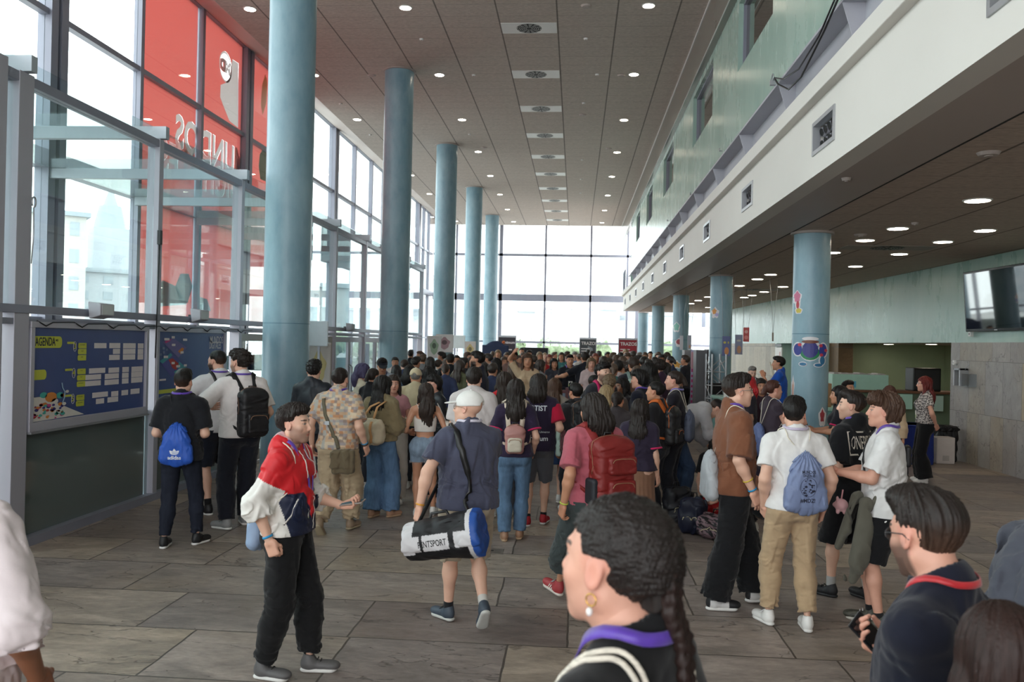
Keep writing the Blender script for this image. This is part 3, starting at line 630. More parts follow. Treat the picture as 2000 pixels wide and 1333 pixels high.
# ================================================================ PEOPLE
M_skin = mat('skin', (.6, .4, .3), rough=.5, attr='color', noise=((18, 18, 18), .05), bump=((160, 160, 160), .12, .0006))
M_hair = mat('hair', (.05, .03, .02), rough=.52, spec=.3, attr='color', noise=((90, 90, 16), .30, 5), bump=((180, 180, 22), .7, .003))
M_cloth = mat('cloth', (.5, .5, .5), rough=.88, spec=.25, attr='color', noise=((14, 14, 14), .07), bump=((260, 260, 260), .25, .0012), sheen=.15)
M_nylon = mat('nylon', (.5, .5, .5), rough=.5, spec=.4, attr='color', noise=((14, 14, 14), .06), bump=((60, 60, 60), .25, .002))
M_denim = mat('denim', (.1, .15, .3), rough=.85, spec=.2, attr='color', noise=((30, 30, 9), .22, 6), bump=((200, 200, 200), .25, .001))
M_shoe = mat('shoe_leather', (.5, .5, .5), rough=.55, attr='color', noise=((20, 20, 20), .05), bump=((60, 60, 60), .15, .001))
M_oskin = mat('crowd_skin', (.6, .4, .3), rough=.5, attr='color', noise=((18, 18, 18), .04))
M_ocloth = mat('crowd_cloth', (.5, .5, .5), rough=.88, spec=.2, attr='object', noise=((12, 12, 12), .12))
M_ohair = mat('crowd_hair', (.05, .03, .02), rough=.45, attr='object', noise=((60, 60, 14), .4, 5))
SK = {'fair': (222, 176, 152), 'pink': (214, 160, 138), 'tan': (196, 142, 112), 'olive': (186, 136, 106), 'umber': (140, 92, 66), 'deep': (96, 62, 46)}
HC = {'black': (24, 21, 20), 'dark': (38, 31, 28), 'brown': (48, 38, 33), 'chest': (74, 53, 41), 'light': (106, 88, 68), 'red': (98, 32, 29), 'blond': (150, 128, 94), 'grey': (120, 116, 112), 'purple': (72, 66, 96), 'redbrown': (76, 46, 38)}
def L3(c):
    if isinstance(c, str): c = SK.get(c) or HC.get(c)
    return np.array(lin(c)[:3], f32)
def ik(a, c, l1, l2, pole):
    a = np.array(a, float); c = np.array(c, float); d = c-a; L = np.linalg.norm(d); u = d/L
    if L > (l1+l2)*.998: c = a+u*(l1+l2)*.998; L = (l1+l2)*.998
    x = (l1*l1-l2*l2+L*L)/(2*L); h = math.sqrt(max(0, l1*l1-x*x)); p = np.array(pole, float); p = p-u*(p@u); p = p/np.linalg.norm(p)
    return a+u*x+p*h, c
class Pose:
    def __init__(s, H=1.75, sex='m', girth=1.0, lean=0, bend=None, twist=0, hyaw=0, hpitch=0, hroll=0, arms=None, legs=None, pz=None, py=0, hands=None, poles=None, kpoles=None, shrug=0, sh_w=1.0):
        s.s = H/1.75; s.H = H; s.sex = sex; s.g = girth; f = sex == 'f'; s.f = f
        l = D(lean); s.Rp = Rx(-l*.35) if bend is None else Rx(-D(bend)); s.Rw = Rx(-l*.65); s.Rc = Rx(-l)@Rz(-D(twist)); s.Rh = s.Rc@Rz(-D(hyaw))@Rx(-D(hpitch))@Ry(D(hroll))
        z0 = .97 if pz is None else pz
        s.P0 = np.array([0, py, z0]); s.P1 = s.P0+s.Rp@np.array([0, .0, .13]); s.P2 = s.P1+s.Rw@np.array([0, .005, .18]); s.P3 = s.P2+s.Rc@np.array([0, -.012, .22])
        s.HC = s.P3+s.Rc@np.array([0, .018, .075])+s.Rh@np.array([0, .012, .062])
        sw = (.160 if f else .180)*sh_w; s.sw = sw
        s.S = {d: s.P2+s.Rc@np.array([d*sw, -.008, .138+shrug]) for d in (-1, 1)}
        s.Hp = {d: s.P0+s.Rp@np.array([d*(.088 if not f else .09), 0, -.05]) for d in (-1, 1)}
        arms = arms or {}; legs = legs or {}; poles = poles or {}; kpoles = kpoles or {}; s.hands = hands or {}
        s.E = {}; s.W = {}; s.K = {}; s.A = {}; s.fy = {}; s.fp = {}
        for d in (-1, 1):
            t = arms.get(d, (.06, .04, -.535)); tgt = s.S[d]+np.array([d*t[0], t[1], t[2]])
            s.E[d], s.W[d] = ik(s.S[d], tgt, .288, .255, np.array(poles.get(d, (d*.35, -1, -.25)), float)*1.0)
            t = legs.get(d, (.10, 0, .085, 8, 0)); s.K[d], s.A[d] = ik(s.Hp[d], np.array([d*t[0], t[1], t[2]]), .435, .415, kpoles.get(d, (d*.12, 1, 0))); s.fy[d] = t[3] if len(t) > 3 else 8; s.fp[d] = t[4] if len(t) > 4 else 0
        for k in ('P0', 'P1', 'P2', 'P3', 'HC'): setattr(s, k, getattr(s, k)*s.s)
        for m in (s.S, s.Hp, s.E, s.W, s.K, s.A):
            for d in m: m[d] = m[d]*s.s
def torso(sh, p, o=0.0, g=None, bust=True, k=.05):
    """trunk volumes, inflated by o"""
    s = p.s; g = p.g if g is None else g; f = p.f; q = lambda a, R, v: a+R@(np.array(v)*s)
    sh.ell(q(p.P0, p.Rp, (0, -.005, -.01)), np.array([(.178 if f else .166)*g, .112*g, .115])*s+o, p.Rp, k)
    for d in (-1, 1): sh.ell(q(p.P0, p.Rp, (d*.078, -.05, -.045)), np.array([.088*g, .085*g, .09])*s+o, p.Rp, k)
    sh.ell(q(p.P1, p.Rw, (0, .008, .01)), np.array([(.128 if f else .146)*g, (.098 if f else .108)*g, .15])*s+o, p.Rw, k)
    sh.ell(q(p.P2, p.Rc, (0, -.005, -.01)), np.array([(.142 if f else .165)*g, (.105 if f else .118)*g, .17])*s+o, p.Rc, k)
    sw = p.sw*.78; sh.rc(q(p.P2, p.Rc, (-sw, -.012, .134)), q(p.P2, p.Rc, (sw, -.012, .134)), .052*s+o*.8, k=k)
    for d in (-1, 1): sh.rc(q(p.P3, p.Rc, (d*.01, -.015, .02)), q(p.P2, p.Rc, (d*.135, -.018, .150)), .044*s+o*.8, .038*s+o*.7, k=k)
    if f and bust:
        for d in (-1, 1): sh.ell(q(p.P2, p.Rc, (d*.07, .085, .015)), np.array([.062, .055, .06])*s+o, p.Rc, .04)
def neck(sh, p, o=0.0, k=.03):
    s = p.s; r = .05 if p.f else .058
    sh.rc(p.P3+p.Rc@(np.array([0, -.012, -.03])*s), p.HC+p.Rh@(np.array([0, -.012, -.075])*s), r*s*1.08+o, r*s+o, k=k)
def hand(sh, p, d, fine=True):
    """palm, four bent fingers of unequal length and a thumb off the side of the palm"""
    s = p.s*(.92 if p.f else 1.0); h = p.hands.get(d, {}); fd = nrm(p.W[d]-p.E[d]); 
    if 'dir' in h: fd = nrm(h['dir'])
    pn = np.array(h.get('palm', (-d, .25, 0)), float); pn = nrm(pn-fd*(pn@fd)); cu = h.get('curl', .35); W = p.W[d]; sd = np.cross(fd, pn)*d   # sd: toward thumb side for hanging hands
    th = nrm(h['thumb']) if 'thumb' in h else None
    if th is not None: sd = nrm(th-fd*(th@fd)-pn*(th@pn))
    k = .012*s
    sh.rc(W-fd*.03*s, W+fd*.012*s, .026*s, .024*s, k=.015)
    c = W+fd*.055*s; R = np.stack([sd, pn, fd], -1)
    sh.box(c, np.array([.041, .0145, .05])*s, R, rd=.0135*s, k=.02*s)
    sh.ell(W+fd*.035*s+sd*.024*s+pn*.008*s, np.array([.019, .016, .03])*s, R, k=.015*s)
    ls = [.072, .082, .078, .062]; xs = [.031, .0105, -.010, -.030]; spread = [.10, .03, -.04, -.12]
    for i in range(4):
        b = W+fd*(.098-.004*abs(i-1))*s+sd*xs[i]*s; a = 0; dirv = nrm(fd+sd*spread[i]*(1-cu)); pt = b; r = .0088 if i < 3 else .0078
        cc = cu if not isinstance(cu, (list, tuple)) else cu[i]
        for j, fr in enumerate((.44, .31, .25)):
            a += cc*(1.15, 1.45, 1.0)[j]; dv = dirv*math.cos(a)+pn*math.sin(a); nx = pt+dv*ls[i]*fr*s
            sh.rc(pt, nx, r*s*(1-.06*j), r*s*(.94-.07*j), k=.006*s); pt = nx
    ta = h.get('tcurl', .4); b = W+fd*.03*s+sd*.030*s+pn*.006*s; dv = nrm(fd*.62+sd*(.75-.5*ta)+pn*(.15+.5*ta)); m = b+dv*.038*s; sh.rc(b, m, .0125*s, .0105*s, k=.012*s)
    dv2 = nrm(fd*.85+sd*(.30-.6*ta)+pn*(.15+.7*ta)); sh.rc(m, m+dv2*.03*s, .0105*s, .009*s, k=.005*s); sh.rc(m+dv2*.03*s, m+dv2*.05*s, .009*s, .0078*s, k=.005*s)
def arm(sh, p, d, o=0.0, t0=0.0, t1=2.0, loose=0.0, k=.03):
    """t: 0 shoulder, 1 elbow, 2 wrist"""
    s = p.s; g = .5+.5*p.g; f = .86 if p.f else 1.0; S, E, W = p.S[d], p.E[d], p.W[d]; r = [x*s*f*g+o for x in (.049, .04, .041, .026)]
    if t1 <= 1: sh.rc(S, S+(E-S)*t1, r[0]+loose*.3, r[0]+(r[1]-r[0])*t1+loose, k=k); return
    sh.rc(S, E, r[0]+loose*.3, r[1]+loose*.8, k=k); m = E+(W-E)*.28; t = t1-1
    sh.rc(E, m, r[1]+loose*.8, r[2]+loose, k=k)
    e = E+(W-E)*t; tt = max(0, (t-.28)/.72); sh.rc(m, e, r[2]+loose, r[2]+(r[3]-r[2])*tt+loose, k=k)
def leg(sh, p, d, o=0.0, k=.03, bare=True):
    s = p.s; g = .4+.6*p.g; Hp, K, A = p.Hp[d], p.K[d], p.A[d]; tk = 1.05 if p.f else 1.0
    sh.rc(Hp, K, .088*s*g*tk+o, .053*s*g+o, k=.05); c = K+(A-K)*.3; back = nrm(np.cross(np.cross(A-K, K-Hp), A-K)) if np.linalg.norm(np.cross(A-K, K-Hp)) > 1e-4 else np.array([0, -1, 0])
    sh.rc(K, c, .052*s*g+o, .053*s*g+o, k=.03); sh.rc(c, A, .053*s*g+o, .034*s+o, k=.03)
    fwd = Rz(-D(p.fy[d]))@np.array([0, 1., 0]); sh.ell(K+(A-K)*.27-fwd*.018*s, np.array([.045, .045, .11])*s*g+o, k=.03)
def face_col(p, base, brow, lips=None, stub=0.0, eye=(46, 32, 24), lash=0):
    s = p.s*p.hs; R = p.Rh; c = p.HC; b = L3(base); br = L3(brow); lp = b*np.array([.82, .52, .52]) if lips is None else L3(lips); wh = np.array([.36, .33, .31], f32); ir = L3(eye)
    def f(v):
        q = ((v-c)@R)/s; n = len(q); col = np.tile(b, (n, 1)).astype(f32); x, y, z = q[:, 0], q[:, 1], q[:, 2]; ax = np.abs(x)
        sm = lambda e0, e1, t: np.clip((t-e0)/(e1-e0), 0, 1)
        fr = sm(.05, .06, y)
        ch = np.exp(-(((ax-.04)/.022)**2+((z+.028)/.02)**2))*fr*.35; col = col*(1-ch[:, None]*np.array([.0, .22, .22]))
        no = np.exp(-((x/.015)**2+((z+.028)/.016)**2))*fr*.3; col = col*(1-no[:, None]*np.array([0, .2, .2]))
        ears = sm(.068, .074, ax)*(z < .03)*(z > -.05); col = col*(1-ears[:, None]*np.array([.03, .16, .15]))
        if stub:
            m = sm(-.035, -.058, z)*sm(.0, .03, y)*(1-np.exp(-((x/.02)**2+((z+.066)/.010)**2)))*(z > -.14)
            m = np.maximum(m, sm(-.0, -.03, z)*sm(.045, .055, ax)*sm(-.01, .005, y)*.9*(z > -.14)); must = np.exp(-((x/.026)**2+((z+.049)/.006)**2))*sm(.08, .085, y); m = np.maximum(m, must)
            col = col*(1-stub*m[:, None])+br*stub*m[:, None]
        lm = ((x/.0245)**2+((z+.0645+.0*ax)/.0098)**2 < 1)*(y > .078); col[lm] = lp
        ln = (np.abs(z+.064) < .0016)*(ax < .023)*(y > .078); col[ln] = lp*.35
        bz = .0325+.05*(ax-.03)-6*(ax-.032)**2; bm = (np.abs(z-bz) < .0042-.03*np.maximum(ax-.035, 0))*(ax > .012)*(ax < .052)*(y > .055); col[bm] = br*.9+b*.1
        e = ((ax-.031)/.0138)**2+((z-.0075)/.0050)**2; em = (e < 1)*(y > .06); col[em] = wh
        im = ((ax-.031)**2+(z-.009)**2 < .0058**2)*em.astype(bool); col[im] = ir
        li = (e >= 1)*(e < 1.75)*(z > .009)*(y > .06); col[li.astype(bool)] = br*.8+b*.2
        return col
    return f
def head(sh, p, fine=True, hs=1.0):
    s = p.s*hs; R = p.Rh; c = p.HC; q = lambda x, y, z: c+R@(np.array([x, y, z])*s); r = lambda *a: np.array(a)*s; k = .018*s; f = p.f
    sh.ell(q(0, -.014, .034), r(.0765, .097, .085), R, k); sh.ell(q(0, .03, -.02), r(.064, .066, .088), R, .03*s)
    sh.rc(q(-.05, -.005, -.052), q(-.018, .062, -.098), .021*s, .016*s, k=.03*s); sh.rc(q(.05, -.005, -.052), q(.018, .062, -.098), .021*s, .016*s, k=.03*s)
    sh.ell(q(0, .074, -.100), r(.021 if f else .026, .018, .017), R, .02*s)
    sh.ell(q(0, .05, -.055), r(.045, .045, .04), R, .03*s)
    for d in (-1, 1): sh.ell(q(d*.078, -.004, -.004), r(.008, .0185, .031), R@Ry(D(d*-8))@Rx(D(8)), .008*s)
    if fine:
        for d in (-1, 1):
            sh.ell(q(d*.038, .062, -.024), r(.024, .022, .022), R, .02*s)
            sh.ell(q(d*.031, .101, .010), r(.020, .015, .0135), R, .012*s, mode='s'); sh.ell(q(d*.031, .0745, .0085), r(.0145, .0135, .0125), R, .003*s)
            sh.ell(q(d*.086, -.002, -.002), r(.006, .010, .019), R, .006*s, mode='s')
            sh.ell(q(d*.0115, .097, -.033), r(.0085, .011, .008), R, .006*s)
        sh.rc(q(-.036, .077, .030), q(.036, .077, .030), .0095*s, k=.014*s)
        sh.rc(q(0, .088, .020), q(0, .108, -.022), .0075*s, .0105*s, k=.012*s); sh.ell(q(0, .108, -.028), r(.0115, .0115, .0095), R, .008*s)
        sh.rc(q(-.016, .082, -.0595), q(.016, .082, -.0595), .0062*s, k=.009*s); sh.rc(q(-.013, .083, -.070), q(.013, .083, -.070), .0068*s, k=.008*s)
        sh.box(q(0, .097, -.0645), r(.022, .012, .0009), R, rd=.0005*s, k=.003*s, mode='s')
    else: sh.rc(q(0, .088, .02), q(0, .108, -.026), .009*s, .0125*s, k=.012*s); sh.rc(q(-.015, .084, -.065), q(.015, .084, -.065), .008*s, k=.01*s)
def skin(name, p, base='tan', brow='dark', h=.01, hh=.0055, hf=.0045, head_h=None, stub=0.0, lips=None, fine=True, arms=(-1, 1), legs=True, hands=True, hs=1.0, lo=None, eye=(46, 32, 24), m=None, mod=None, lego=0):
    p.hs = hs; b = Shape(); torso(b, p, o=-.010); neck(b, p)
    for d in arms: arm(b, p, d)
    if legs:
        for d in (-1, 1): leg(b, p, d, o=lego); b.rc(p.A[d]+np.array([0, 0, -.01]), p.A[d]+np.array([0, 0, -.05])*p.s, .033*p.s, .03*p.s)
    v, q = surface(b, h, lo=lo); parts = [(v, q, 0)]; col = [np.tile(L3(base), (len(v), 1))]
    hd = Shape(); head(hd, p, fine, hs); neck(hd, p, k=.022); hd.cut(p.P3+p.Rc@(np.array([0, 0, .012])*p.s), p.Rc@np.array([0, .0, -1.]), .0)
    if mod: mod(hd)
    v, q = surface(hd, head_h or hh); parts.append((v, q, 0)); col.append(face_col(p, base, brow, lips, stub, eye)(v))
    if hands:
        for d in arms:
            g = Shape(); hand(g, p, d); v, q = surface(g, hf*p.s if not isinstance(hf, dict) else hf.get(d, .005)); parts.append((v, q, 0)); col.append(np.tile(L3(base)*np.array([1.0, .93, .92]), (len(v), 1)))
    me = np_mesh(name, parts, np.concatenate(col), [m or M_skin]); return link(name, me)
# ---- clothes
def top(p, col, sleeve=.62, loose=.012, drop=-.03, fit=1.0, neckr=.0, h=.009, parent=None, name='shirt', seed=1, wr=.004, m=None, crew=.035, hood=False, cuffz=None, sl_loose=.018, open_=False, flare=0.0, bust=True, zip_=False, lo=None, tuck=False, armset=(-1, 1), sh_out=False):
    """upper garment; drop = hem height below the pelvis centre (m); sleeve in arm units (1 elbow, 2 wrist)"""
    s = p.s; sh = Shape(); o = loose; torso(sh, p, o=o, k=.06, bust=bust); g = p.g
    hem = p.P0+p.Rp@(np.array([0, 0, drop])*s)
    hw = ((.165 if p.f else .170)*g*fit+flare)*s+o*1.3
    sh.rc(p.P2+p.Rc@(np.array([0, -.004, .02])*s), p.P0+p.Rp@(np.array([0, .004, drop-.02])*s), (.14 if p.f else .163)*g*fit*s+o*.6, hw, k=.05, n=p.Rw@np.array([0, 1., 0]), sq=.72)
    for d in armset:
        a_ = Shape(); arm(a_, p, d, o=o*.8, t1=min(1.0, sleeve+.14) if sleeve <= 1 else min(2, sleeve+.08), loose=sl_loose if sleeve <= 1 else sl_loose*.7, k=.035)
        if sleeve <= 1: e = p.S[d]+(p.E[d]-p.S[d])*sleeve; n = nrm(p.E[d]-p.S[d])
        else: e = p.E[d]+(p.W[d]-p.E[d])*(sleeve-1); n = nrm(p.W[d]-p.E[d])
        a_.cutl(e, n, (.15 if sleeve <= 1.3 else .135 if sleeve < 1.6 else .085)*s); sh.sub(a_, .04)
    if hood: sh.rc(p.P3+p.Rc@(np.array([-.065, -.045, .02])*s), p.P3+p.Rc@(np.array([.065, -.045, .02])*s), .042*s, k=.05); sh.ell(p.P3+p.Rc@(np.array([0, -.075, -.03])*s), np.array([.095, .045, .07])*s, p.Rc, k=.05)
    if wr:
        sh.wr(wr, 4.5/s, 4.5/s, 2.4/s, seed); sh.wr(wr*.35, 9, 9, 12, seed+7)
        pz = p.P1; 
        sh.mod(lambda P, d, a=wr: d+a*.9*np.sin((P[..., 2]*58+6*waves(P*V(4, 4, 3), seed+3)))*np.exp(-(((P[..., 2]-pz[2])/.10)**2)))
    sh.cut(hem, p.Rp@np.array([0, 0, -1.]), .004)
    nc = p.P3+p.Rc@(np.array([0, .006, .012])*s); up = p.Rc@nrm([0, .32, 1.])
    if not hood: sh.rc(nc-up*.0*s, nc+up*.16*s, (.056+crew*.45+neckr)*s, (.072+crew+neckr)*s, k=.008, mode='s')
    else: sh.rc(nc+p.Rc@(np.array([0, .02, .02])*s), nc+up*.16*s, .058*s, .09*s, k=.008, mode='s')
    v_, q_ = surface(sh, h, lo); c = col(v_) if callable(col) else np.tile(L3(col), (len(v_), 1)); o_ = link(name, np_mesh(name, [(v_, q_, 0)], c, [m or M_cloth]), parent); p.topsh = sh; return o_
def bottom(p, col, t=1.92, loose=.014, knee=.0, ankle=.0, h=.010, parent=None, name='trousers', seed=3, wr=.005, m=None, top_=.0, bunch=.004, seatk=.05, flare=None):
    """lower garment; t along the leg (1 knee, 2 ankle)"""
    s = p.s; sh = Shape(); g = .4+.6*p.g; G = p.g; o = loose
    q = lambda a, R, v: a+R@(np.array(v)*s)
    sh.ell(q(p.P0, p.Rp, (0, -.003, -.01)), np.array([(.178 if p.f else .166)*G, .113*G, .13])*s+o*.45, p.Rp, seatk)
    for d in (-1, 1): sh.ell(q(p.P0, p.Rp, (d*.078, -.05, -.05)), np.array([.089*G, .086*G, .095])*s+o*.7, p.Rp, seatk)
    for d in (-1, 1):
        Hp, K, A = p.Hp[d], p.K[d], p.A[d]; rk = .056*s*g+o+knee; ra = .037*s+o+ankle; l_ = Shape()
        if t <= 1: l_.rc(Hp, Hp+(K-Hp)*min(1.0, t+.12), .092*s*g+o, .092*s*g+(rk-.092*s*g-o)*t+o*.7, k=.045)
        else:
            l_.rc(Hp, K, .092*s*g+o, rk, k=.045); e = K+(A-K)*min(1.06, t-1+.1); m_ = K+(e-K)*.35
            l_.rc(K, m_, rk, .056*s*g+o+(knee+ankle)*.5, k=.03); l_.rc(m_, e, .056*s*g+o+(knee+ankle)*.5, ra+(.012 if t < 1.5 else 0), k=.03)
        if t <= 1: e = Hp+(K-Hp)*t; n = nrm(K-Hp)
        else: e = K+(A-K)*(t-1); n = nrm(A-K)
        l_.cutl(e, n, .24*s); sh.sub(l_, .04 if d < 0 else .02)
    if wr:
        sh.wr(wr*.8, 5, 5, 2.4, seed); sh.wr(wr*.3, 10, 10, 12, seed+5)
        kz = (p.K[1][2]+p.K[-1][2])/2; az = .13*s
        sh.mod(lambda P, d: d+bunch*np.sin(P[..., 2]*110+5*waves(P*V(6, 6, 3), seed+2))*(np.exp(-(((P[..., 2]-az)/.09)**2))+.6*np.exp(-(((P[..., 2]-kz)/.07)**2))))
    sh.cut(q(p.P0, p.Rp, (0, 0, top_+.03)), p.Rp@np.array([0, 0, 1.]), .004)
    v_, q_ = surface(sh, h); c = col(v_) if callable(col) else np.tile(L3(col), (len(v_), 1)); o_ = link(name, np_mesh(name, [(v_, q_, 0)], c, [m or M_cloth]), parent); p.botsh = sh; return o_
def skirt(p, col, hemz=.1, r0=.15, r1=.28, parent=None, h=.011, name='skirt', m=None, pleat=.006, sq=.72):
    s = p.s; sh = Shape(); sh.rc(p.P0+np.array([0, 0, .09])*s, p.P0+np.array([0, 0, -.06])*s, r0*s, (r0+.035)*s, k=.04, n=(0, 1, 0), sq=sq)
    b = np.array([p.P0[0], p.P0[1], hemz-.03]); sh.rc(p.P0+np.array([0, 0, -.06])*s, b, (r0+.035)*s, r1*s, k=.04, n=(0, 1, 0), sq=sq+.06)
    sh.mod(lambda P, d: d+pleat*np.sin(np.arctan2(P[..., 0], P[..., 1])*22+1.5*waves(P*V(2, 2, 1), 4))*np.clip((p.P0[2]-P[..., 2])/.5, 0.1, 1))
    sh.cut((0, 0, hemz), (0, 0, -1)); sh.cut(p.P0+np.array([0, 0, .10])*s, (0, 0, 1)); p.botsh = sh
    return solid(name, sh, h, m or M_cloth, parent, L3(col))
# ---- hair
def hair(p, style='short', col='dark', parent=None, h=None, name='hair', seed=5, vol=1.0, length=.3, hs=None, m=None, rest=None, ampx=1.0):
    hs = p.hs if hs is None else hs; s = p.s*hs; R = p.Rh; c = p.HC; q = lambda x, y, z: c+R@(np.array([x, y, z])*s); r = lambda *a: np.array(a)*s; sh = Shape(); h = h or .006
    curly = style in ('curly', 'afro'); t = {'buzz': .004, 'fade': .010, 'short': .014, 'curly': .026, 'afro': .05, 'mop': .026, 'long': .018, 'bob': .02, 'bun': .010, 'pony': .010, 'braid': .012, 'bald': .002}.get(style, .014)*vol
    sh.ell(q(0, -.016, .036), r(.0775, .098, .086)+t*s, R, .01)
    if style in ('fade', 'short', 'mop'): sh.ell(q(0, .03, .10), r(.062, .06, .032)+t*s*.6, R, .03)
    if style in ('short', 'fade'): sh.ell(q(0, -.040, -.015), r(.064, .042, .05)+t*s*.2, R, .03)
    if style == 'fade': sh.ell(q(0, .045, .115), r(.05, .04, .02)+.004, R, .02)
    if style == 'mop':
        sh.ell(q(0, -.06, -.02), r(.072, .05, .075)+t*s*.5, R, .02); sh.ell(q(0, .075, .065), r(.055, .028, .025)+t*s*.4, R, .02)
        for d in (-1, 1): sh.ell(q(d*.07, .01, .0), r(.022, .05, .06)+t*s*.2, R, .02)
    if style == 'curly': sh.ell(q(0, .04, .10), r(.066, .06, .04)+t*s*.5, R, .03)
    if style in ('long', 'bob'):
        L = length if style == 'long' else .12; bk = p.Rc if rest is None else rest
        sh.ell(q(0, -.05, .0), r(.085, .07, .09), R, .02)
        e = q(0, -.075, -.04); n3 = bk@np.array([0, 1., 0]); off = bk@(np.array([0, -.03, -L])*s)
        sh.rc(e, e+off*.5+bk@(np.array([0, -.035, 0])*s), .088*s, .098*s, k=.03, n=n3, sq=.5); sh.rc(e+off*.5+bk@(np.array([0, -.035, 0])*s), e+off+bk@(np.array([0, -.01, 0])*s), .098*s, .065*s, k=.03, n=n3, sq=.42)
        for d in (-1, 1):
            a = q(d*.066, .01, .03); b = q(d*.078, -.005, -.06); sh.rc(a, b, .026*s, .028*s, k=.02)
            if style == 'long': b2 = b+bk@(np.array([d*.035, .03 if L > .2 else 0, -min(L*.75, .26)])*s); sh.rc(b, b2, .03*s, .02*s, k=.03)
    if style == 'bun': sh.ell(q(0, -.105, .045), r(.038, .034, .036), R, .012)
    if style == 'pony': sh.ell(q(0, -.112, .03), r(.028, .028, .026), R, .012); sh.rc(q(0, -.125, .02), q(0, -.15, -.06), .03*s, .034*s, k=.02); sh.rc(q(0, -.15, -.06), q(0, -.135, -.06-length), .034*s, .014*s, k=.02)
    amp = {'curly': .007, 'afro': .009, 'mop': .0045, 'long': .0045, 'bob': .004, 'short': .003}.get(style, .0022)*s*ampx
    def f(P, d):
        Q = (P-c.astype(f32))@R.astype(f32)/f32(s)
        if curly: return d+amp*(waves(Q*26, seed)+.6*waves(Q*48, seed+1))
        a = np.arctan2(Q[..., 0], -Q[..., 1]+.03); u = np.stack([a*1.1, Q[..., 2]*1.8, Q[..., 1]*2.0], -1)
        return d+amp*(waves(u*V(5.5, 1.6, 2), seed)+.7*waves(u*V(13, 2.2, 3), seed+2))
    if style != 'bald': sh.mod(f)
    # hairline: forehead, temples and around the face
    hl = .055 if style in ('bald',) else .0
    def face(P, d):
        Q = (P-c.astype(f32))@R.astype(f32)/f32(s); x, y, z = Q[..., 0], Q[..., 1], Q[..., 2]; ax = np.abs(x)
        front = .052+.012*(style in ('mop', 'curly'))
        line = np.where(y > .03, (.066 if style in ('short', 'fade', 'buzz', 'bun', 'pony') else .058)-.30*np.maximum(ax-.03, 0), .0)
        if style in ('mop',): line = np.where(y > .03, .040, 0.)
        m1 = np.where(y > .03, line-z, np.where(y > -.012, (.058-1.6*(.03-y)*1.0)-z, -1.))     # before the ear
        m1 = np.where((y <= .03) & (y > -.012) & (ax > .05) , np.minimum(.058-.9*(.03-y)-.02-z, m1), m1)
        if style in ('long', 'bob') : m1 = np.where(y > .03, np.minimum(line-z, .068-ax*1.0), np.minimum(-1., m1))
        nape = np.where(y <= -.012, (-.056 if style in ('fade', 'short') else -.062)-z+6*ax*ax, -1.)
        ear = -1.
        if style not in ('long', 'bob', 'mop', 'afro'): ear = np.minimum(np.minimum(ax-.06, .022-z), y+.034); m1 = np.maximum(m1, np.where(ax > .06, ear, -1)); m1 = np.maximum(m1, nape)
        elif style == 'mop': m1 = np.maximum(m1, -.10-z)
        if style not in ('long', 'bob', 'bald', 'afro'): d = d+t*s*.9*np.clip(1+m1/(.055 if style == 'fade' else .036), 0, 1)
        return np.maximum(d, np.clip(m1*s, -1, .03))
    sh.mod(face)
    if style in ('short', 'fade', 'buzz'): sh.mod(lambda P, d: d+t*s*(.2 if style == 'short' else .5)*np.clip((.035-((P-c.astype(f32))@R.astype(f32))[..., 2]/f32(s))/.07, 0, 1))
    hc = L3(col); cf = hc
    if style in ('fade', 'buzz') and m is None:
        def cf(v): z = ((v-c)@R)[:, 2]/s; w_ = np.clip((.045-z)/.09, 0, 1)[:, None]*.25; return hc*(1-w_)+L3('olive')*.5*w_
    return solid(name, sh, h, m or M_hair, parent, cf)
# ---- shoes
SHOES = {}
def shoe_mesh(key, upper, sole, sole_h=.028, high=False, kind='sneaker'):
    if key in SHOES: return SHOES[key]
    a = Shape(); a.ell((0, .075, .045), (.042, .105, .034), k=.02); a.ell((0, -.025, .055), (.036, .05, .05), k=.03); a.rc((0, -.012, .06), (0, -.02, .105 if not high else .13), .038, .036, k=.03); a.ell((0, .13, .04), (.043, .055, .028), k=.02)
    a.cut((0, 0, .018), (0, 0, -1)); a.rc((0, -.018, .085), (0, -.02, .2), .028, k=.006, mode='s')
    v, q = surface(a, .006); me = np_mesh('shoe', [(v, q, 0)], upper(v) if callable(upper) else np.tile(L3(upper), (len(v), 1)), [M_shoe])
    b = Shape(); b.rc((0, .12, .016), (0, -.04, .016), .047, .037, k=.01, n=(0, 0, 1), sq=.5); b.cut((0, 0, sole_h), (0, 0, 1), .004); b.cut((0, 0, .0), (0, 0, -1), .004)
    v, q = surface(b, .006); m2 = np_mesh('sole', [(v, q, 0)], np.tile(L3(sole), (len(v), 1)), [M_shoe]); SHOES[key] = (me, m2); return SHOES[key]
def shoes(p, root, key, upper=None, sole=(225, 225, 222), sides=(-1, 1), lace=None, high=False, scale=1.0, sole_h=.028):
    for d in sides:
        me, m2 = shoe_mesh(key, upper, sole, high=high, sole_h=sole_h); o = link('shoe', me, root); ss = p.s*scale
        o.rotation_euler = (-D(p.fp[d]), 0, -D(p.fy[d]*d)); o.scale = (ss*(.94 if p.f else 1), ss*(.94 if p.f else 1), ss)
        A = p.A[d]; off = (Rz(-D(p.fy[d]*d))@Rx(-D(p.fp[d])))@np.array([0, .015, -.085])*ss; o.location = tuple(A+off)
        link('sole', m2, o)
        if lace is not None:
            lb = MB()
            for i in range(4): y = .04+i*.02; z = .098-i*.011; lb.tube([(-.024, y, z-.012), (0, y+.004, z), (.024, y, z-.012)], .0035, n=6)
            lb.build('laces', plain('lace_%d' % lace, (lace,)*3, rough=.8, noise=((50, 50, 50), .1)), o)
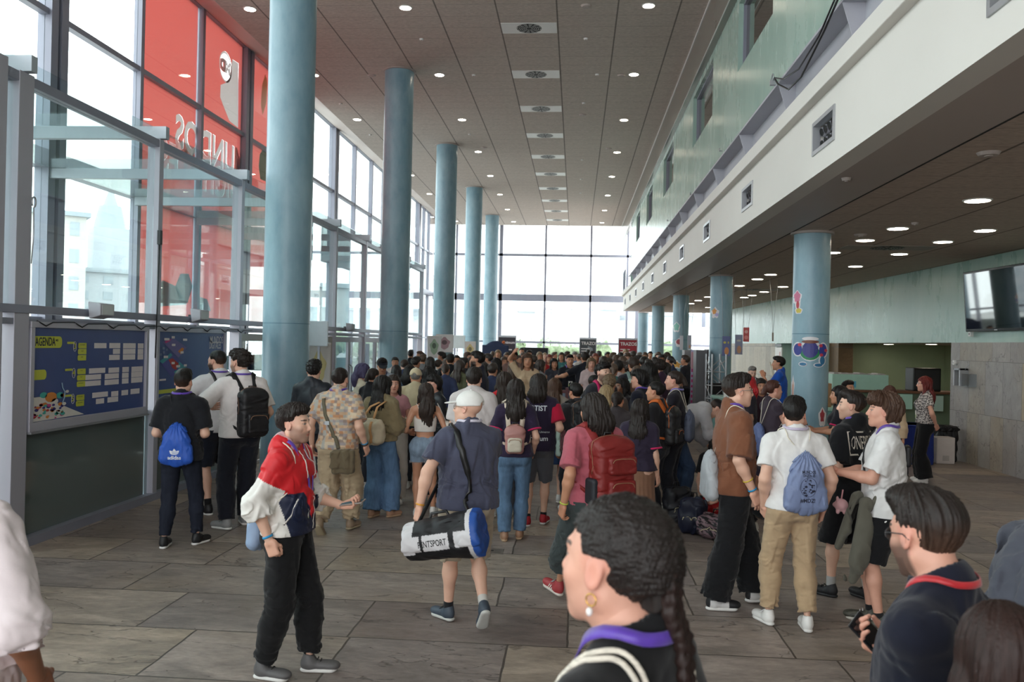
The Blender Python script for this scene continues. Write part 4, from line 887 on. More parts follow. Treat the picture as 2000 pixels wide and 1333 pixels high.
def sock(p, root, col, z0=.07, z1=.16, sides=(-1, 1)):
    for d in sides:
        sh = Shape(); A = p.A[d]; K = p.K[d]; u = nrm(K-A); sh.rc(A-u*.02, A+u*(z1-.085)*p.s, .037*p.s, .038*p.s); solid('sock', sh, .008, M_cloth, root, L3(col))
def lanyard(p, root, col=(84, 52, 150), width=.02, badge=True, back=True, front=True, sh=None, blen=.30, bcol=(200, 215, 150), name='lanyard'):
    s = p.s; sh = sh or p.topsh; mb = MB(); q = lambda *v: p.P3+p.Rc@(np.array(v)*s)
    pts = [q(-.05, .07, -.10), q(-.066, .035, .0), q(-.052, -.04, .022), q(0, -.07, .028), q(.052, -.04, .022), q(.066, .035, .0), q(.05, .07, -.10)]
    if front: pts = [q(-.012, .16, -blen), q(-.035, .14, -.2)]+pts+[q(.035, .14, -.2), q(.012, .16, -blen)]
    b = Shape(); b.ops = sh.ops+[]; b.lo, b.hi = sh.lo, sh.hi
    n2 = Shape(); torso(n2, p, o=.016, k=.06); neck(n2, p, o=.006); b2 = n2
    strap(mb, b2, pts, width, off=.009); o = mb.build(name, plain('lanyard_%d_%d_%d' % tuple(col), col, rough=.4, noise=((40, 40, 40), .12), sheen=.3), root)
    if badge and front:
        Q, N = snap(b2, [q(0, .17, -blen-.01), q(0, .16, -blen-.12)], .014, sub=2); c = Q[1]; n = N[1]; up = nrm(Q[0]-Q[-1]); x = np.cross(up, n)
        M = Matrix([[x[i], n[i], up[i], c[i]] for i in range(3)]+[[0, 0, 0, 1]])
        bb = MB().box(-.045*s, .045*s, -.002, .002, -.06*s, .06*s, M=M).box(-.04*s, .04*s, .002, .0026, -.055*s, -.01*s, 1, M=M).build('badge', [plain('badge_white', (220, 218, 210), rough=.3, noise=((20, 20, 20), .08)), plain('badge_%d' % bcol[0], bcol, rough=.3, noise=((60, 60, 60), .2))], root)
    return o
def bracelet(p, root, d, col, t=.93, r=.031, w=.012, name='wristband'):
    E, W = p.E[d], p.W[d]; c = E+(W-E)*t; u = nrm(W-E); mb = MB(); n = 24; x = nrm(np.cross(u, [.3, .5, .8])); y = np.cross(u, x); v = []
    rr = r*p.s*(.92 if p.f else 1)
    for j, (rj, tj) in enumerate(((rr, -w/2), (rr+.003, -w/2), (rr+.003, w/2), (rr, w/2))):
        for i in range(n): a = 2*PI*i/n; v.append(tuple(c+u*tj+x*math.cos(a)*rj+y*math.sin(a)*rj))
    f = [(j*n+i, j*n+(i+1) % n, ((j+1) % 4)*n+(i+1) % n, ((j+1) % 4)*n+i) for j in range(4) for i in range(n)]
    mb.add(v, f, 0, True); return mb.build(name, plain('band_%d_%d_%d' % tuple(col), col, rough=.4, noise=((50, 50, 50), .1)), root)
def decal(p, me, sh, origin, right, up, out, material, parent, name, off=.004, back=.25):
    """lay a flat lettering mesh (xy, metres) on the cloth: march along -out to the surface"""
    n = len(me.vertices); co = np.empty(n*3, f32); me.vertices.foreach_get('co', co); co = co.reshape(-1, 3)
    o = np.array(origin); right, up, out = nrm(right), nrm(up), nrm(out)
    P = (o+np.outer(co[:, 0], right)+np.outer(co[:, 1], up)+out*back).astype(f32); dn = -out.astype(f32); t = np.zeros(n, f32)
    for _ in range(60):
        dd = sh.eval(P+t[:, None]*dn)-off; t += np.clip(dd, -.02, .03)*.8
    P = P+t[:, None]*dn; me.vertices.foreach_set('co', P.ravel()); me.materials.clear(); me.materials.append(material); me.update(); return link(name, me, parent)
def subdiv(me, n=1, maxlen=.02):
    bm = bmesh.new(); bm.from_mesh(me); bmesh.ops.triangulate(bm, faces=bm.faces)
    for _ in range(n):
        es = [e for e in bm.edges if e.calc_length() > maxlen]
        if not es: break
        bmesh.ops.subdivide_edges(bm, edges=es, cuts=1); bmesh.ops.triangulate(bm, faces=bm.faces)
    bm.to_mesh(me); bm.free(); return me
def flat(polys):
    """flat mesh from 2D polygons"""
    me = bpy.data.meshes.new('flat'); v = []; f = []
    for pl in polys: f.append(tuple(range(len(v), len(v)+len(pl)))); v += [(a, b, 0) for a, b in pl]
    me.from_pydata(v, [], f); return me
def reach(pose, pos, face, d, px, py, dist):
    """arm target (out, forward, up from the shoulder) that puts the wrist where a sight line meets a depth"""
    r_ = ray(px, py)/F_PX*dist; w_ = np.array([r_.x-pos[0], r_.y-pos[1], CAM_Z+r_.z]); v = Rz(D(face))@w_; t = v/pose.s-pose.S[d]/pose.s
    return (float(d*t[0]), float(t[1]), float(t[2]))
def place(root, pos, face, label, cat='person', group=None):
    root.location = (pos[0], pos[1], pos[2] if len(pos) > 2 else 0); root.rotation_euler = (0, 0, -D(face)); tag(root, label, cat, group); return root
def held(o, pose_pos, face, label, cat, group=None):
    """a carried thing modelled in its carrier's frame, kept top level"""
    return place(o, pose_pos, face, label, cat, group)
# ================================================================ BAGS AND HELD THINGS (built in their carrier's frame)
def drawbag(p, pos, face, label, col=(120, 136, 170), cord=(222, 214, 198), w=.30, hh=.40, off=(0, 0, 0), yaw=0, h=.007, cat='drawstring bag', mark=None, cords=True, m=None, group=None, full=1.0):
    """cinched sack hanging on the back from two cords"""
    s = p.s; R = p.Rc@Rz(D(yaw)); c = p.P2+p.Rc@(np.array([0, -.155, -.02])*s+np.array(off)); q = lambda x, y, z: c+R@np.array([x, y, z])
    sh = Shape(); n3 = R@np.array([0, 1., 0])
    sh.rc(q(0, 0, .10), q(0, -.01, -.04), .022, .10*w/.3, k=.03, n=n3, sq=.55*full); sh.rc(q(0, -.01, -.04), q(0, -.012, -hh+.17), .10*w/.3, w*.37, k=.05, n=n3, sq=.42*full)
    for d in (-1, 1): sh.rc(q(d*.03, 0, .04), q(d*(w/2-.035), -.008, -hh+.135), .03, .034, k=.06); 
    sh.box(q(0, -.006, -hh+.19), (w/2-.005, .035*full, .07), R, rd=.018, k=.03)
    cc = c.astype(f32); Rt = R.astype(f32)
    def pleat(P, d):
        Q = (P-cc)@Rt; u = Q[..., 0]/(.05+np.clip(.1-Q[..., 2], 0, .3)); return d+.0045*np.sin(u*26)*np.clip((Q[..., 2]+.12)/.16, 0.12, 1)+.002*waves(P*V(14, 14, 8), 3)
    sh.mod(pleat); o = solid('drawstring_bag', sh, h, m or M_nylon, None, L3(col)); place(o, pos, face, label, cat, group)
    if cords:
        mb = MB(); ts = Shape(); torso(ts, p, o=.02, k=.06)
        for d in (-1, 1):
            pts = [q(d*.01, .02, .09), p.P3+p.Rc@(np.array([d*.085, -.10, -.03])*s), p.P3+p.Rc@(np.array([d*.10, -.02, .03])*s), p.P2+p.Rc@(np.array([d*.13, .07, .10])*s), p.P2+p.Rc@(np.array([d*.155, .06, -.03])*s), p.P2+p.Rc@(np.array([d*.165, -.05, -.15])*s), q(d*(w/2-.03), .01, -hh+.14)]
            Q, N = snap(ts, pts[1:-1], .008); mb.tube([pts[0]]+[tuple(v) for v in Q]+[pts[-1]], .0045, n=6)
        mb.build('cord', plain('cord_%d' % cord[0], cord, rough=.8, noise=((90, 90, 90), .15)), o)
    if mark: mark(o, sh, q, R)
    return o
def backpack(p, pos, face, label, col=(24, 24, 27), w=.30, hh=.46, dp=.16, off=(0, 0, 0), h=.008, pockets=((0, -.10, .11, .09),), strapc=None, cat='backpack', zipc=(150, 140, 128), rd=.06, parts=True, pcol=None, group=None, yaw=0):
    s = p.s; R = p.Rc@Rz(D(yaw)); c = p.P2+p.Rc@(np.array([0, -.145, -.07])*s+np.array(off))+R@np.array([0, -dp/2, 0]); q = lambda x, y, z: c+R@np.array([x, y, z])
    sh = Shape(); sh.box(q(0, 0, 0), (w/2, dp/2, hh/2), R, rd=min(rd, dp/2-.005), k=.02); sh.ell(q(0, .0, hh/2-.05), (w/2*.96, dp/2, .09), R, .05); sh.wr(.003, 9, 9, 9, 4)
    o = solid('backpack', sh, h, M_nylon, None, L3(col)); place(o, pos, face, label, cat, group); zm = plain('zip_%d' % zipc[0], zipc, rough=.4, metal=.3, noise=((60, 60, 60), .2))
    for (x, z, pw, ph) in pockets:
        ps = Shape(); ps.box(q(x, -dp/2-.004, z), (pw, .032, ph), R, rd=.028, k=.02); ps.wr(.002, 12, 12, 12, 8); ps_ = solid('pocket', ps, h, M_nylon, o, L3(pcol or col)*np.array([.9, .9, .92]))
        mb = MB(); pts = [q(x-pw*.8, -dp/2-.03, z+ph*.35), q(x-pw*.55, -dp/2-.036, z+ph*.72), q(x+pw*.55, -dp/2-.036, z+ph*.72), q(x+pw*.8, -dp/2-.03, z+ph*.35)]; strap(mb, ps, pts, .006, off=.001); mb.build('zip', zm, ps_)
    mb = MB(); strap(mb, sh, [q(-w/2+.01, 0, .0), q(-w/2+.03, 0, hh/2-.06), q(0, -.01, hh/2+.03), q(w/2-.03, 0, hh/2-.06), q(w/2-.01, 0, 0)], .007, off=.001); mb.build('zip', zm, o)
    mb = MB(); mb.tube([q(-.03, dp/2-.03, hh/2), q(-.025, dp/2-.03, hh/2+.05), q(.025, dp/2-.03, hh/2+.05), q(.03, dp/2-.03, hh/2)], .008, n=6); mb.build('handle', M_black, o)
    ts = Shape(); torso(ts, p, o=.02, k=.06); mb = MB()
    for d in (-1, 1):
        pts = [q(d*.06, dp/2-.01, hh/2-.05), p.P3+p.Rc@(np.array([d*.10, -.06, .03])*s), p.P3+p.Rc@(np.array([d*.115, .02, .0])*s), p.P2+p.Rc@(np.array([d*.13, .09, .06])*s), p.P2+p.Rc@(np.array([d*.15, .06, -.07])*s), p.P2+p.Rc@(np.array([d*.165, -.03, -.19])*s)]
        Q, N = snap(ts, pts[1:], .012); mb.ribbon([pts[0]]+[tuple(v) for v in Q]+[q(d*(w/2-.03), dp/2-.02, -hh/2+.08)], [tuple(N[0])]+[tuple(v) for v in N]+[tuple(N[-1])], lambda t: .055 if t < .6 else .026, .010)
    sc = strapc or tuple(int(v*.8) for v in col); mb.build('shoulder_strap', plain('strap_%d_%d_%d' % tuple(sc), sc, rough=.75, noise=((40, 40, 40), .12)), o)
    return o, sh, q, R
def phone(p, pos, face, d, label, col=(20, 20, 24), dirs=None, c=None, screen=True, size=(.075, .155)):
    """phone in hand d: dirs = (long axis, screen normal) in the person's frame"""
    u, n = nrm(dirs[0]), nrm(dirs[1]); n = nrm(n-u*(u@n)); x = np.cross(u, n); fd = nrm(p.W[d]-p.E[d]) if 'dir' not in p.hands.get(d, {}) else nrm(p.hands[d]['dir'])
    c = p.W[d]+fd*.085*p.s+n*.018 if c is None else c
    M = Matrix([[x[i], u[i], n[i], c[i]] for i in range(3)]+[[0, 0, 0, 1]])
    o = MB().box(-size[0]/2, size[0]/2, -size[1]/2, size[1]/2, -.0045, .0045, M=M).build('phone', plain('phone_%d' % col[0], col, rough=.3, noise=((20, 20, 20), .05)), bevel=.003); place(o, pos, face, label, 'phone')
    MB().box(-size[0]/2+.004, size[0]/2-.004, -size[1]/2+.006, size[1]/2-.006, .0045, .0052, M=M).build('screen', plain('phone_screen', (14, 18, 24), rough=.06, spec=.6, noise=((8, 8, 8), .1), coat=.5), o)
    MB().box(-size[0]/2+.008, -size[0]/2+.03, size[1]/2-.035, size[1]/2-.01, -.0065, -.0045, M=M).build('camera_bump', M_black, o)
    return o
def glasses(p, root, col=(40, 42, 46), tint=None, rx=.024, ry=.019):
    s = p.s*p.hs; R = p.Rh; q = lambda x, y, z: p.HC+R@(np.array([x, y, z])*s); mb = MB()
    for d in (-1, 1):
        pts = [q(d*.031+math.cos(a)*rx, .096-.004*abs(math.cos(a)*d > 0), .006+math.sin(a)*ry) for a in np.linspace(0, 2*PI, 20)]; mb.tube(pts, .0016*s, n=6)
        mb.tube([q(d*.055, .092, .01), q(d*.077, .06, .012), q(d*.083, .0, .008), q(d*.082, -.02, -.008)], .0017*s, n=6)
    mb.tube([q(-.008, .1, .01), q(0, .106, .013), q(.008, .1, .01)], .0016*s, n=6); o = mb.build('glasses', plain('spectacle_%d' % col[0], col, rough=.25, metal=.3, noise=((50, 50, 50), .1)), root)
    lens = MB()
    for d in (-1, 1): pts = [q(d*.031+math.cos(a)*rx, .0955, .006+math.sin(a)*ry) for a in np.linspace(0, 2*PI, 16)[:-1]]; lens.add([tuple(v) for v in pts], [tuple(range(15))])
    lens.build('lens', MATS.get('lens_glass') or glass_mat('lens_glass', tint=(.95, .97, .98), refl=.08), o); return o
def cap(p, root, col=(225, 224, 220), back=True, name='cap', h=.006, brim=True, byaw=0):
    s = p.s*p.hs; R = p.Rh; q = lambda x, y, z: p.HC+R@(np.array([x, y, z])*s); sh = Shape()
    sh.ell(q(0, -.014, .04), np.array([.090, .112, .098])*s, R, .01); sh.cut(q(0, -.05, .026), R@nrm([0, -.12, -1.]), .003)
    if back: sh.ell(q(0, -.125, .036), np.array([.035, .03, .030])*s, R, mode='s', k=.004)
    o = solid(name, sh, h, M_cloth, root, L3(col))
    if brim:
        b = Shape(); Rb = R@Rz(D(byaw))@Rx(D(-10)); b.ell(p.HC+R@Rz(D(byaw))@(np.array([0, .115, .034])*s), np.array([.072, .078, .009])*s, Rb, .005); solid('brim', b, .0045, M_cloth, o, L3(col))
    mb = MB(); mb.cyl(q(0, -.014, .136), q(0, -.014, .144), .009*s, n=10); mb.build('button', M_white if col[0] > 150 else M_black, o); return o
# ================================================================ THE PEOPLE NEAR THE CAMERA
def G(px, py): v = at_z(px, py); return (v.x, v.y, 0)
def HD(px, py, d):
    r_ = ray(px, py)/F_PX*d; return (r_.x, r_.y, 0), CAM_Z+r_.z
def mk(label, pos, face, H, sex='m', sk='tan', hr=('short', 'dark'), tp=None, bt=None, sho=None, d=8, hk=None, stub=0, brow=None, hs=1.0, skn=None, **pose):
    p = Pose(H, sex, **pose); hb = min(.011, max(.006, d*.0011)); hh = min(.0075, max(.0028, d*.0007))
    b = skin('person', p, sk, brow or ('dark' if hr is None else hr[1]), h=hb, hh=hh, hf=min(.0065, max(.003, d*.0007)), stub=stub, hs=hs, lego=-.012 if (bt and not bt.get('skirt') and bt.get('t', 1.9) > 1.2) else (-.004 if bt else 0), **(skn or {}))
    if tp and bt and not bt.get('skirt') and 'top_' not in bt: bt = dict(bt, top_=tp.get('drop', -.03)+.005)
    if tp: tp = dict(tp); c = tp.pop('col'); top(p, c, h=tp.pop('h', hb), parent=b, **tp)
    if bt:
        bt = dict(bt); c = bt.pop('col')
        if bt.pop('skirt', False): skirt(p, c, parent=b, h=hb, **bt)
        else: bottom(p, c, h=bt.pop('h', hb), parent=b, **bt)
    if hr: hair(p, hr[0], hr[1], b, h=min(.009, max(.0035, d*.0008)), **(hk or {}))
    if sho: sho = dict(sho); shoes(p, b, sho.pop('key'), sho.pop('up'), **sho)
    place(b, pos, face, label); return p, b
def near(P, c, r): return np.linalg.norm(P-np.asarray(c, f32), axis=-1) < r
# ---------- man in the red, white and navy windbreaker
pos = (-1.76, 5.16, 0); FA = 94
def jacket_col(v):
    c = np.tile(L3((24, 32, 58)), (len(v), 1)); z = v[:, 2]; x = v[:, 0]; y = v[:, 1]
    def sd(a, b2): a = np.asarray(a); ba = np.asarray(b2)-a; t = np.clip(((v-a)@ba)/(ba@ba), 0, 1); return np.linalg.norm(v-a-t[:, None]*ba, axis=1)
    c[(z > 1.16) & (y > .0) | (z > 1.19)] = L3((206, 32, 40)); c[(y > .02) & (np.abs(x) < .09*np.clip((z-.98)/.18, 0, 1)) & (z > .98)] = L3((206, 32, 40))
    for d in (-1, 1):
        q0 = RP
        ar = np.minimum(sd(q0.S[d], q0.E[d]), sd(q0.E[d], q0.W[d])); side = (v-q0.P2)@np.array([d, 0, 0]) > .135*q0.s
        t = ((v-q0.S[d])@nrm(q0.E[d]-q0.S[d])); c[(ar < .125) & side & (t > .135)] = L3((226, 222, 216)); c[(ar < .125) & side & (t <= .135)] = L3((206, 32, 40))
    c[(z > 1.375) & (np.abs(x) < .085) & (y < .05)] = L3((216, 176, 178)); return c
RPK = dict(hyaw=2, hpitch=-1, arms={1: (.05, -.03, -.49), -1: (.0, .30, -.33)}, poles={1: (.3, -1, 0), -1: (-.3, -.6, -.8)}, legs={1: (.09, -.12, .085, 4, 0), -1: (.08, .13, .085, 12, 0)})
RP = Pose(1.67, 'm', **RPK)
p, b = mk('man with moustache in red, white and navy windbreaker looking at the boards', pos, FA, 1.67, sk='fair', hr=('short', 'dark'), d=5.3, stub=.55,
    hk=dict(vol=1.25, ampx=1.5), hands={1: dict(curl=1.0, palm=(-1, .2, 0), tcurl=1), -1: dict(curl=.55, dir=(.25, 1, .12), palm=(.35, 0, 1), thumb=(-.9, .2, .3))},
    tp=dict(col=jacket_col, sleeve=1.42, loose=.022, drop=-.03, hood=True, wr=.007, m=M_nylon, fit=1.0, name='windbreaker', seed=4, sl_loose=.026, h=.006), bt=dict(col=(18, 18, 20), loose=.018, knee=.012, ankle=.012, t=1.88, wr=.007, bunch=.004, name='cargo_trousers'),
    sho=dict(key='grey', up=(92, 90, 90), sole=(222, 220, 216), lace=30, sole_h=.032), **RPK)
RED = b; q = lambda *a: tuple(np.array(a)*p.s)
lanyard(p, b, (98, 60, 176), width=.022, blen=.38, bcol=(170, 200, 110)); bracelet(p, b, 1, (40, 150, 205), t=.90, r=.030, w=.014)
mb = MB()
for dx in (-1, 1): strap(mb, p.topsh, [p.P3+p.Rc@np.array([dx*.035, .07, -.03]), p.P3+p.Rc@np.array([dx*.05, .12, -.07]), p.P3+p.Rc@np.array([dx*.055, .13, -.13]), p.P3+p.Rc@np.array([dx*.045, .14, -.19])], .007, off=.003, th=.004)
mb.build('drawcord', plain('white_cord', (226, 220, 214), rough=.8, noise=((90, 90, 90), .1)), b)
mb = MB(); strap(mb, p.topsh, [(.15, .03, .98), (.135, .075, 1.05), (.11, .10, 1.12)], .009, off=.001); mb.build('pocket_zip', plain('zip_white', (214, 208, 202), rough=.4, metal=.2, noise=((90, 90, 90), .1)), b); mb = MB(); strap(mb, p.topsh, [(-.02, .17, .92), (-.02, .17, 1.0), (-.02, .15, 1.12)], .007, off=.001); mb.build('zip', plain('zip_white', (214, 208, 202), rough=.4, metal=.2, noise=((90, 90, 90), .1)), b)
phone(p, pos, FA, -1, 'smartphone held out by the man in the tricolour windbreaker', dirs=((.1, 1, .18), (0.15, -.2, 1)), col=(150, 140, 134))
drawbag(p, pos, FA, 'pale blue drawstring bag on the back of the windbreaker man', col=(140, 160, 188), off=(.0, -.03, -.16), w=.27, hh=.34, h=.006)
# ---------- man in white cap carrying the sports bag
pos = (G(908, 1222)[0], G(908, 1222)[1]-.02, 0); FA = -22
p, b = mk('older man in white cap and slate blue T-shirt carrying a sports bag', pos, FA, 1.72, sk='fair', hr=None, brow='grey', d=6.1, hyaw=-48, hpitch=-4, girth=1.12, twist=-4,
    arms={-1: (.20, -.06, -.49), 1: (-.10, .30, -.02)}, poles={-1: (-1, -.6, 0), 1: (.6, .1, -1)}, hands={-1: dict(curl=.45, palm=(.8, .2, -.4)), 1: dict(dir=(-.5, .3, .8), palm=(-.6, .5, 0), curl=.7)},
    tp=dict(col=(72, 74, 92), sleeve=.70, loose=.024, drop=-.07, wr=.006, sl_loose=.026, seed=11, fit=1.05), bt=dict(col=(172, 158, 138), t=.98, loose=.030, knee=.012, name='shorts', wr=.007), sho=dict(key='trail', up=(62, 72, 84), sole=(196, 196, 190), lace=50),
    legs={-1: (.09, .16, .085, 25, 0), 1: (.09, -.20, .20, 5, 48)})
cap(p, b, (228, 226, 222)); glasses(p, b, (120, 110, 96)); bracelet(p, b, -1, (226, 160, 60), t=.93, r=.030, w=.012); sock(p, b, (30, 30, 34), z1=.14, sides=(-1,)); sock(p, b, (200, 196, 190), z1=.16, sides=(1,))
nb = MB(); n2 = Shape(); neck(n2, p, o=.006); torso(n2, p, o=.012, k=.06); strap(nb, n2, [p.P3+np.array([-.06, .03, .02]), p.P3+np.array([-.04, -.04, .035]), p.P3+np.array([0, -.06, .04]), p.P3+np.array([.04, -.04, .035]), p.P3+np.array([.06, .03, .02])], .02, off=.008); nb.build('lanyard', plain('pale_lanyard', (206, 200, 214), rough=.5, noise=((60, 60, 60), .15)), b)
BAG = (p, pos, FA, b)
# the sports bag
sh = Shape(); bc = np.array([-.23, -.30, .735]); ax = nrm((.84, -.46, .20)); up_ = nrm(np.cross(np.cross(ax, (0, 0, 1.)), ax)); fr = np.cross(ax, up_); Rb = np.stack([ax, fr, up_], -1); bl = .235
sh.rc(bc-ax*bl, bc+ax*bl, .13, .165, k=.02); sh.cut(bc+ax*(bl+.035), ax, .02); sh.cut(bc-ax*(bl+.06), -ax, .02); sh.wr(.006, 7, 7, 7, 9)
def duf(v):
    q_ = (v-bc)@Rb; c = np.tile(L3((22, 22, 25)), (len(v), 1)); x, y, z = q_[:, 0], q_[:, 1], q_[:, 2]
    a = (y > -.2) & (z > -.055) & (z < .055) & (x > -.24) & (x < .20); c[a] = L3((214, 212, 214)); c[(x > .06) & (x < .10) & a] = L3((22, 22, 25)); c[(x > -.15) & (x < -.13) & a] = L3((22, 22, 25)); c[(x < -.2) & (z > -.07)] = L3((214, 212, 214)); c[(x > .19) & (x < .225)] = L3((214, 212, 214)); c[x > .222] = L3((40, 82, 160)); return c
o = solid('sports_bag', sh, .006, M_nylon, None, duf); place(o, pos, FA, 'black, white and blue cylindrical sports bag hanging at the capped man\'s hip', 'sports bag')
me = subdiv(text_mesh('PENTSPORT', .062, bold=.0006, sx=.62), 1); decal(p, me, sh, bc-ax*.06+up_*-.005, ax, up_, -fr if fr[1] > 0 else fr, plain('bag_print', (20, 20, 22), rough=.5, noise=((50, 50, 50), .1)), o, 'bag_lettering', off=.002)
mb = MB(); ts = p.topsh; e0 = bc-ax*.18+up_*.12; e1 = bc+ax*.2+up_*.12
Q, N = snap(ts, [e1+np.array([0, .06, .06]), np.array([-.03, -.18, 1.08]), np.array([-.07, -.16, 1.25]), np.array([-.11, -.08, 1.42]), np.array([-.125, .02, 1.43]), np.array([-.13, .12, 1.3]), np.array([-.18, .14, 1.1])], .010); Q = [tuple(e1)]+[tuple(v) for v in Q]+[tuple(e0)]; N = [tuple(N[0])]+[tuple(v) for v in N]+[tuple(N[-1])]
mb.ribbon(Q, N, lambda t: .045 if .25 < t < .55 else .026, .006); mb.build('shoulder_strap', M_black, o); mb = MB(); mb.tube([tuple(bc-ax*.10+up_*.12), tuple(bc-ax*.08-fr*.03+up_*.175), tuple(bc+ax*.03-fr*.03+up_*.175), tuple(bc+ax*.06+up_*.12)], .011); mb.build('handle', M_black, o)
# ---------- young man in plain white tee and khaki cargo trousers
pos = (1.66, 6.52, 0); FA = -6
p, b = mk('young man seen from behind in white T-shirt and khaki cargo trousers', pos, FA, 1.72, sk='fair', hr=('short', 'black'), d=6.3, arms={-1: (.03, .05, -.49), 1: (.07, .03, -.50)}, poles={-1: (-.5, -1, 0), 1: (.6, -1, 0)}, hyaw=22,
    tp=dict(col=(228, 226, 224), sleeve=.66, loose=.020, drop=-.05, wr=.005, sl_loose=.02, seed=21), bt=dict(col=(182, 156, 124), loose=.018, ankle=.004, knee=.006, t=1.86, wr=.006, bunch=.006, name='cargo_trousers'), sho=dict(key='whites', up=(232, 230, 226), sole=(226, 224, 220), lace=228, sole_h=.03), legs={-1: (.15, .07, .085, 14, 0), 1: (.10, -.08, .085, 10, 0)})
lanyard(p, b, (196, 184, 206), width=.02, badge=False)
def mark_gamer(o, sh, q, R):
    ink = plain('bag_ink', (38, 42, 62), rough=.6, noise=((40, 40, 40), .2)); rt, up, out = R[:, 0], R[:, 2], -R[:, 1]
    decal(p, subdiv(text_mesh('MUNDOS', .03, bold=.0008, sx=.8)), sh, q(0, 0, -.015), rt, up, out, ink, o, 'bag_print', off=.0015); decal(p, subdiv(text_mesh('DIGITALES', .026, bold=.0008, sx=.7)), sh, q(0, 0, -.04), rt, up, out, ink, o, 'bag_print', off=.0015)
    rg = random.Random(4); pl = []
    for i in range(26):
        a = rg.random()*6.28; r_ = .012+.05*rg.random()**.6; x, y = math.cos(a)*r_*.8, math.sin(a)*r_*1.1-.125; w_ = .004+.008*rg.random(); pl.append([(x+math.cos(t+a)*w_*(1+.4*math.sin(3*t)), y+math.sin(t+a)*w_*.8) for t in np.linspace(0, 6.28, 9)[:-1]])
    for i in range(24): a0, a1 = i*PI/12, (i+1)*PI/12; pl.append([(math.cos(a0)*.058, math.sin(a0)*.07-.125), (math.cos(a1)*.058, math.sin(a1)*.07-.125), (math.cos(a1)*.061, math.sin(a1)*.073-.125), (math.cos(a0)*.061, math.sin(a0)*.073-.125)])
    decal(p, subdiv(flat(pl)), sh, q(0, 0, 0), rt, up, out, ink, o, 'bag_print', off=.0015); decal(p, subdiv(text_mesh('#MDZ!', .04, bold=.001, sx=.9)), sh, q(0, 0, -.225), rt, up, out, ink, o, 'bag_print', off=.0015)
drawbag(p, pos, FA, 'grey-blue drawstring bag with black print on the white-shirted back', col=(122, 136, 172), off=(.035, .0, -.02), w=.31, hh=.40, h=.006, mark=mark_gamer)
# ---------- tall man in brown tee
pos = (1.30, 6.98, 0); FA = 82
p, b = mk('tall man with wire glasses in rust brown oversized T-shirt', pos, FA, 1.87, sk='fair', hr=('fade', 'dark'), d=6.9, hpitch=0, arms={1: (.07, .07, -.50), -1: (.06, .22, -.47)}, poles={1: (.5, -1, 0)}, hands={1: dict(curl=.3, palm=(-1, -.2, 0)), -1: dict(curl=.3)},
    hk=dict(vol=1.25, ampx=1.6), tp=dict(col=(122, 78, 56), sleeve=.92, loose=.030, drop=-.10, wr=.006, sl_loose=.038, seed=31, fit=1.03, crew=.025), bt=dict(col=(20, 21, 24), loose=.026, knee=.022, ankle=.045, t=1.97, wr=.007, bunch=.004), sho=dict(key='bw', up=lambda v: np.where(((v[:, 1] > .09) | (v[:, 2] > .08) | (v[:, 1] < -.05))[:, None], L3((30, 30, 32)), L3((210, 208, 206))), sole=(226, 224, 220), lace=24), legs={1: (.09, -.16, .085, 3, 0), -1: (.08, .20, .085, 6, 0)})
glasses(p, b, (170, 168, 164)); lanyard(p, b, (92, 56, 168), width=.022, badge=False); bracelet(p, b, 1, (214, 190, 60), t=.62, r=.036, w=.009); bracelet(p, b, 1, (40, 150, 205), t=.93, r=.031, w=.013)
drawbag(p, pos, FA, 'pale grey drawstring bag on the tall brown-shirted man', col=(168, 172, 176), off=(0, -.03, -.20), w=.28, hh=.36, h=.007, full=.9)
me = subdiv(text_mesh('SK8', .09, bold=.003)); decal(p, me, p.topsh, p.P2+np.array([0, 0, .03]), (-1, 0, 0), (0, 0, 1), (0, 1, 0), plain('cream_print', (216, 208, 196), rough=.6, noise=((30, 30, 30), .1)), b, 'shirt_print', off=.002)
# ---------- man in black shirt with square print
pos = (2.36, 7.35, 0); FA = -38
p, b = mk('man in black T-shirt with big square cream lettering on the back', pos, FA, 1.74, sk='fair', hr=('fade', 'dark'), d=7.1, stub=.25, hyaw=-30, hk=dict(vol=.9), arms={-1: (.04, .18, -.44), 1: (.04, .20, -.44)}, hands={-1: dict(curl=.5), 1: dict(curl=.5)},
    tp=dict(col=(20, 21, 25), sleeve=.85, loose=.030, drop=-.12, sl_loose=.03, seed=41, wr=.006, fit=1.05), bt=dict(col=(20, 20, 23), t=1.05, loose=.032, knee=.02, name='long_shorts'), sho=dict(key='blacks', up=(30, 30, 33), sole=(38, 38, 40), lace=26), legs={-1: (.10, .12, .085, 10, 0), 1: (.10, -.10, .085, 10, 0)})
sock(p, b, (170, 168, 166), z1=.17); lanyard(p, b, (92, 56, 168), width=.022, badge=False)
cr_ = plain('cream_print'); fr2 = []
for (x0, x1, y0, y1) in ((-.15, .15, .085, .098), (-.15, -.137, -.098, .098), (-.15, -.03, -.098, -.085), (.137, .15, -.02, .098)): fr2.append([(x0, y0), (x1, y0), (x1, y1), (x0, y1)])
me = subdiv(flat(fr2)); decal(p, me, p.topsh, p.P2+np.array([-.06, 0, .06]), (1, 0, 0), (0, 0, 1), (0, -1, 0), cr_, b, 'shirt_frame_print', off=.003)
me = subdiv(text_mesh('ONEPIECE', .155, bold=.0005, sx=.34)); decal(p, me, p.topsh, p.P2+np.array([-.06, 0, .06]), (1, 0, 0), (0, 0, 1), (0, -1, 0), cr_, b, 'shirt_print', off=.003)
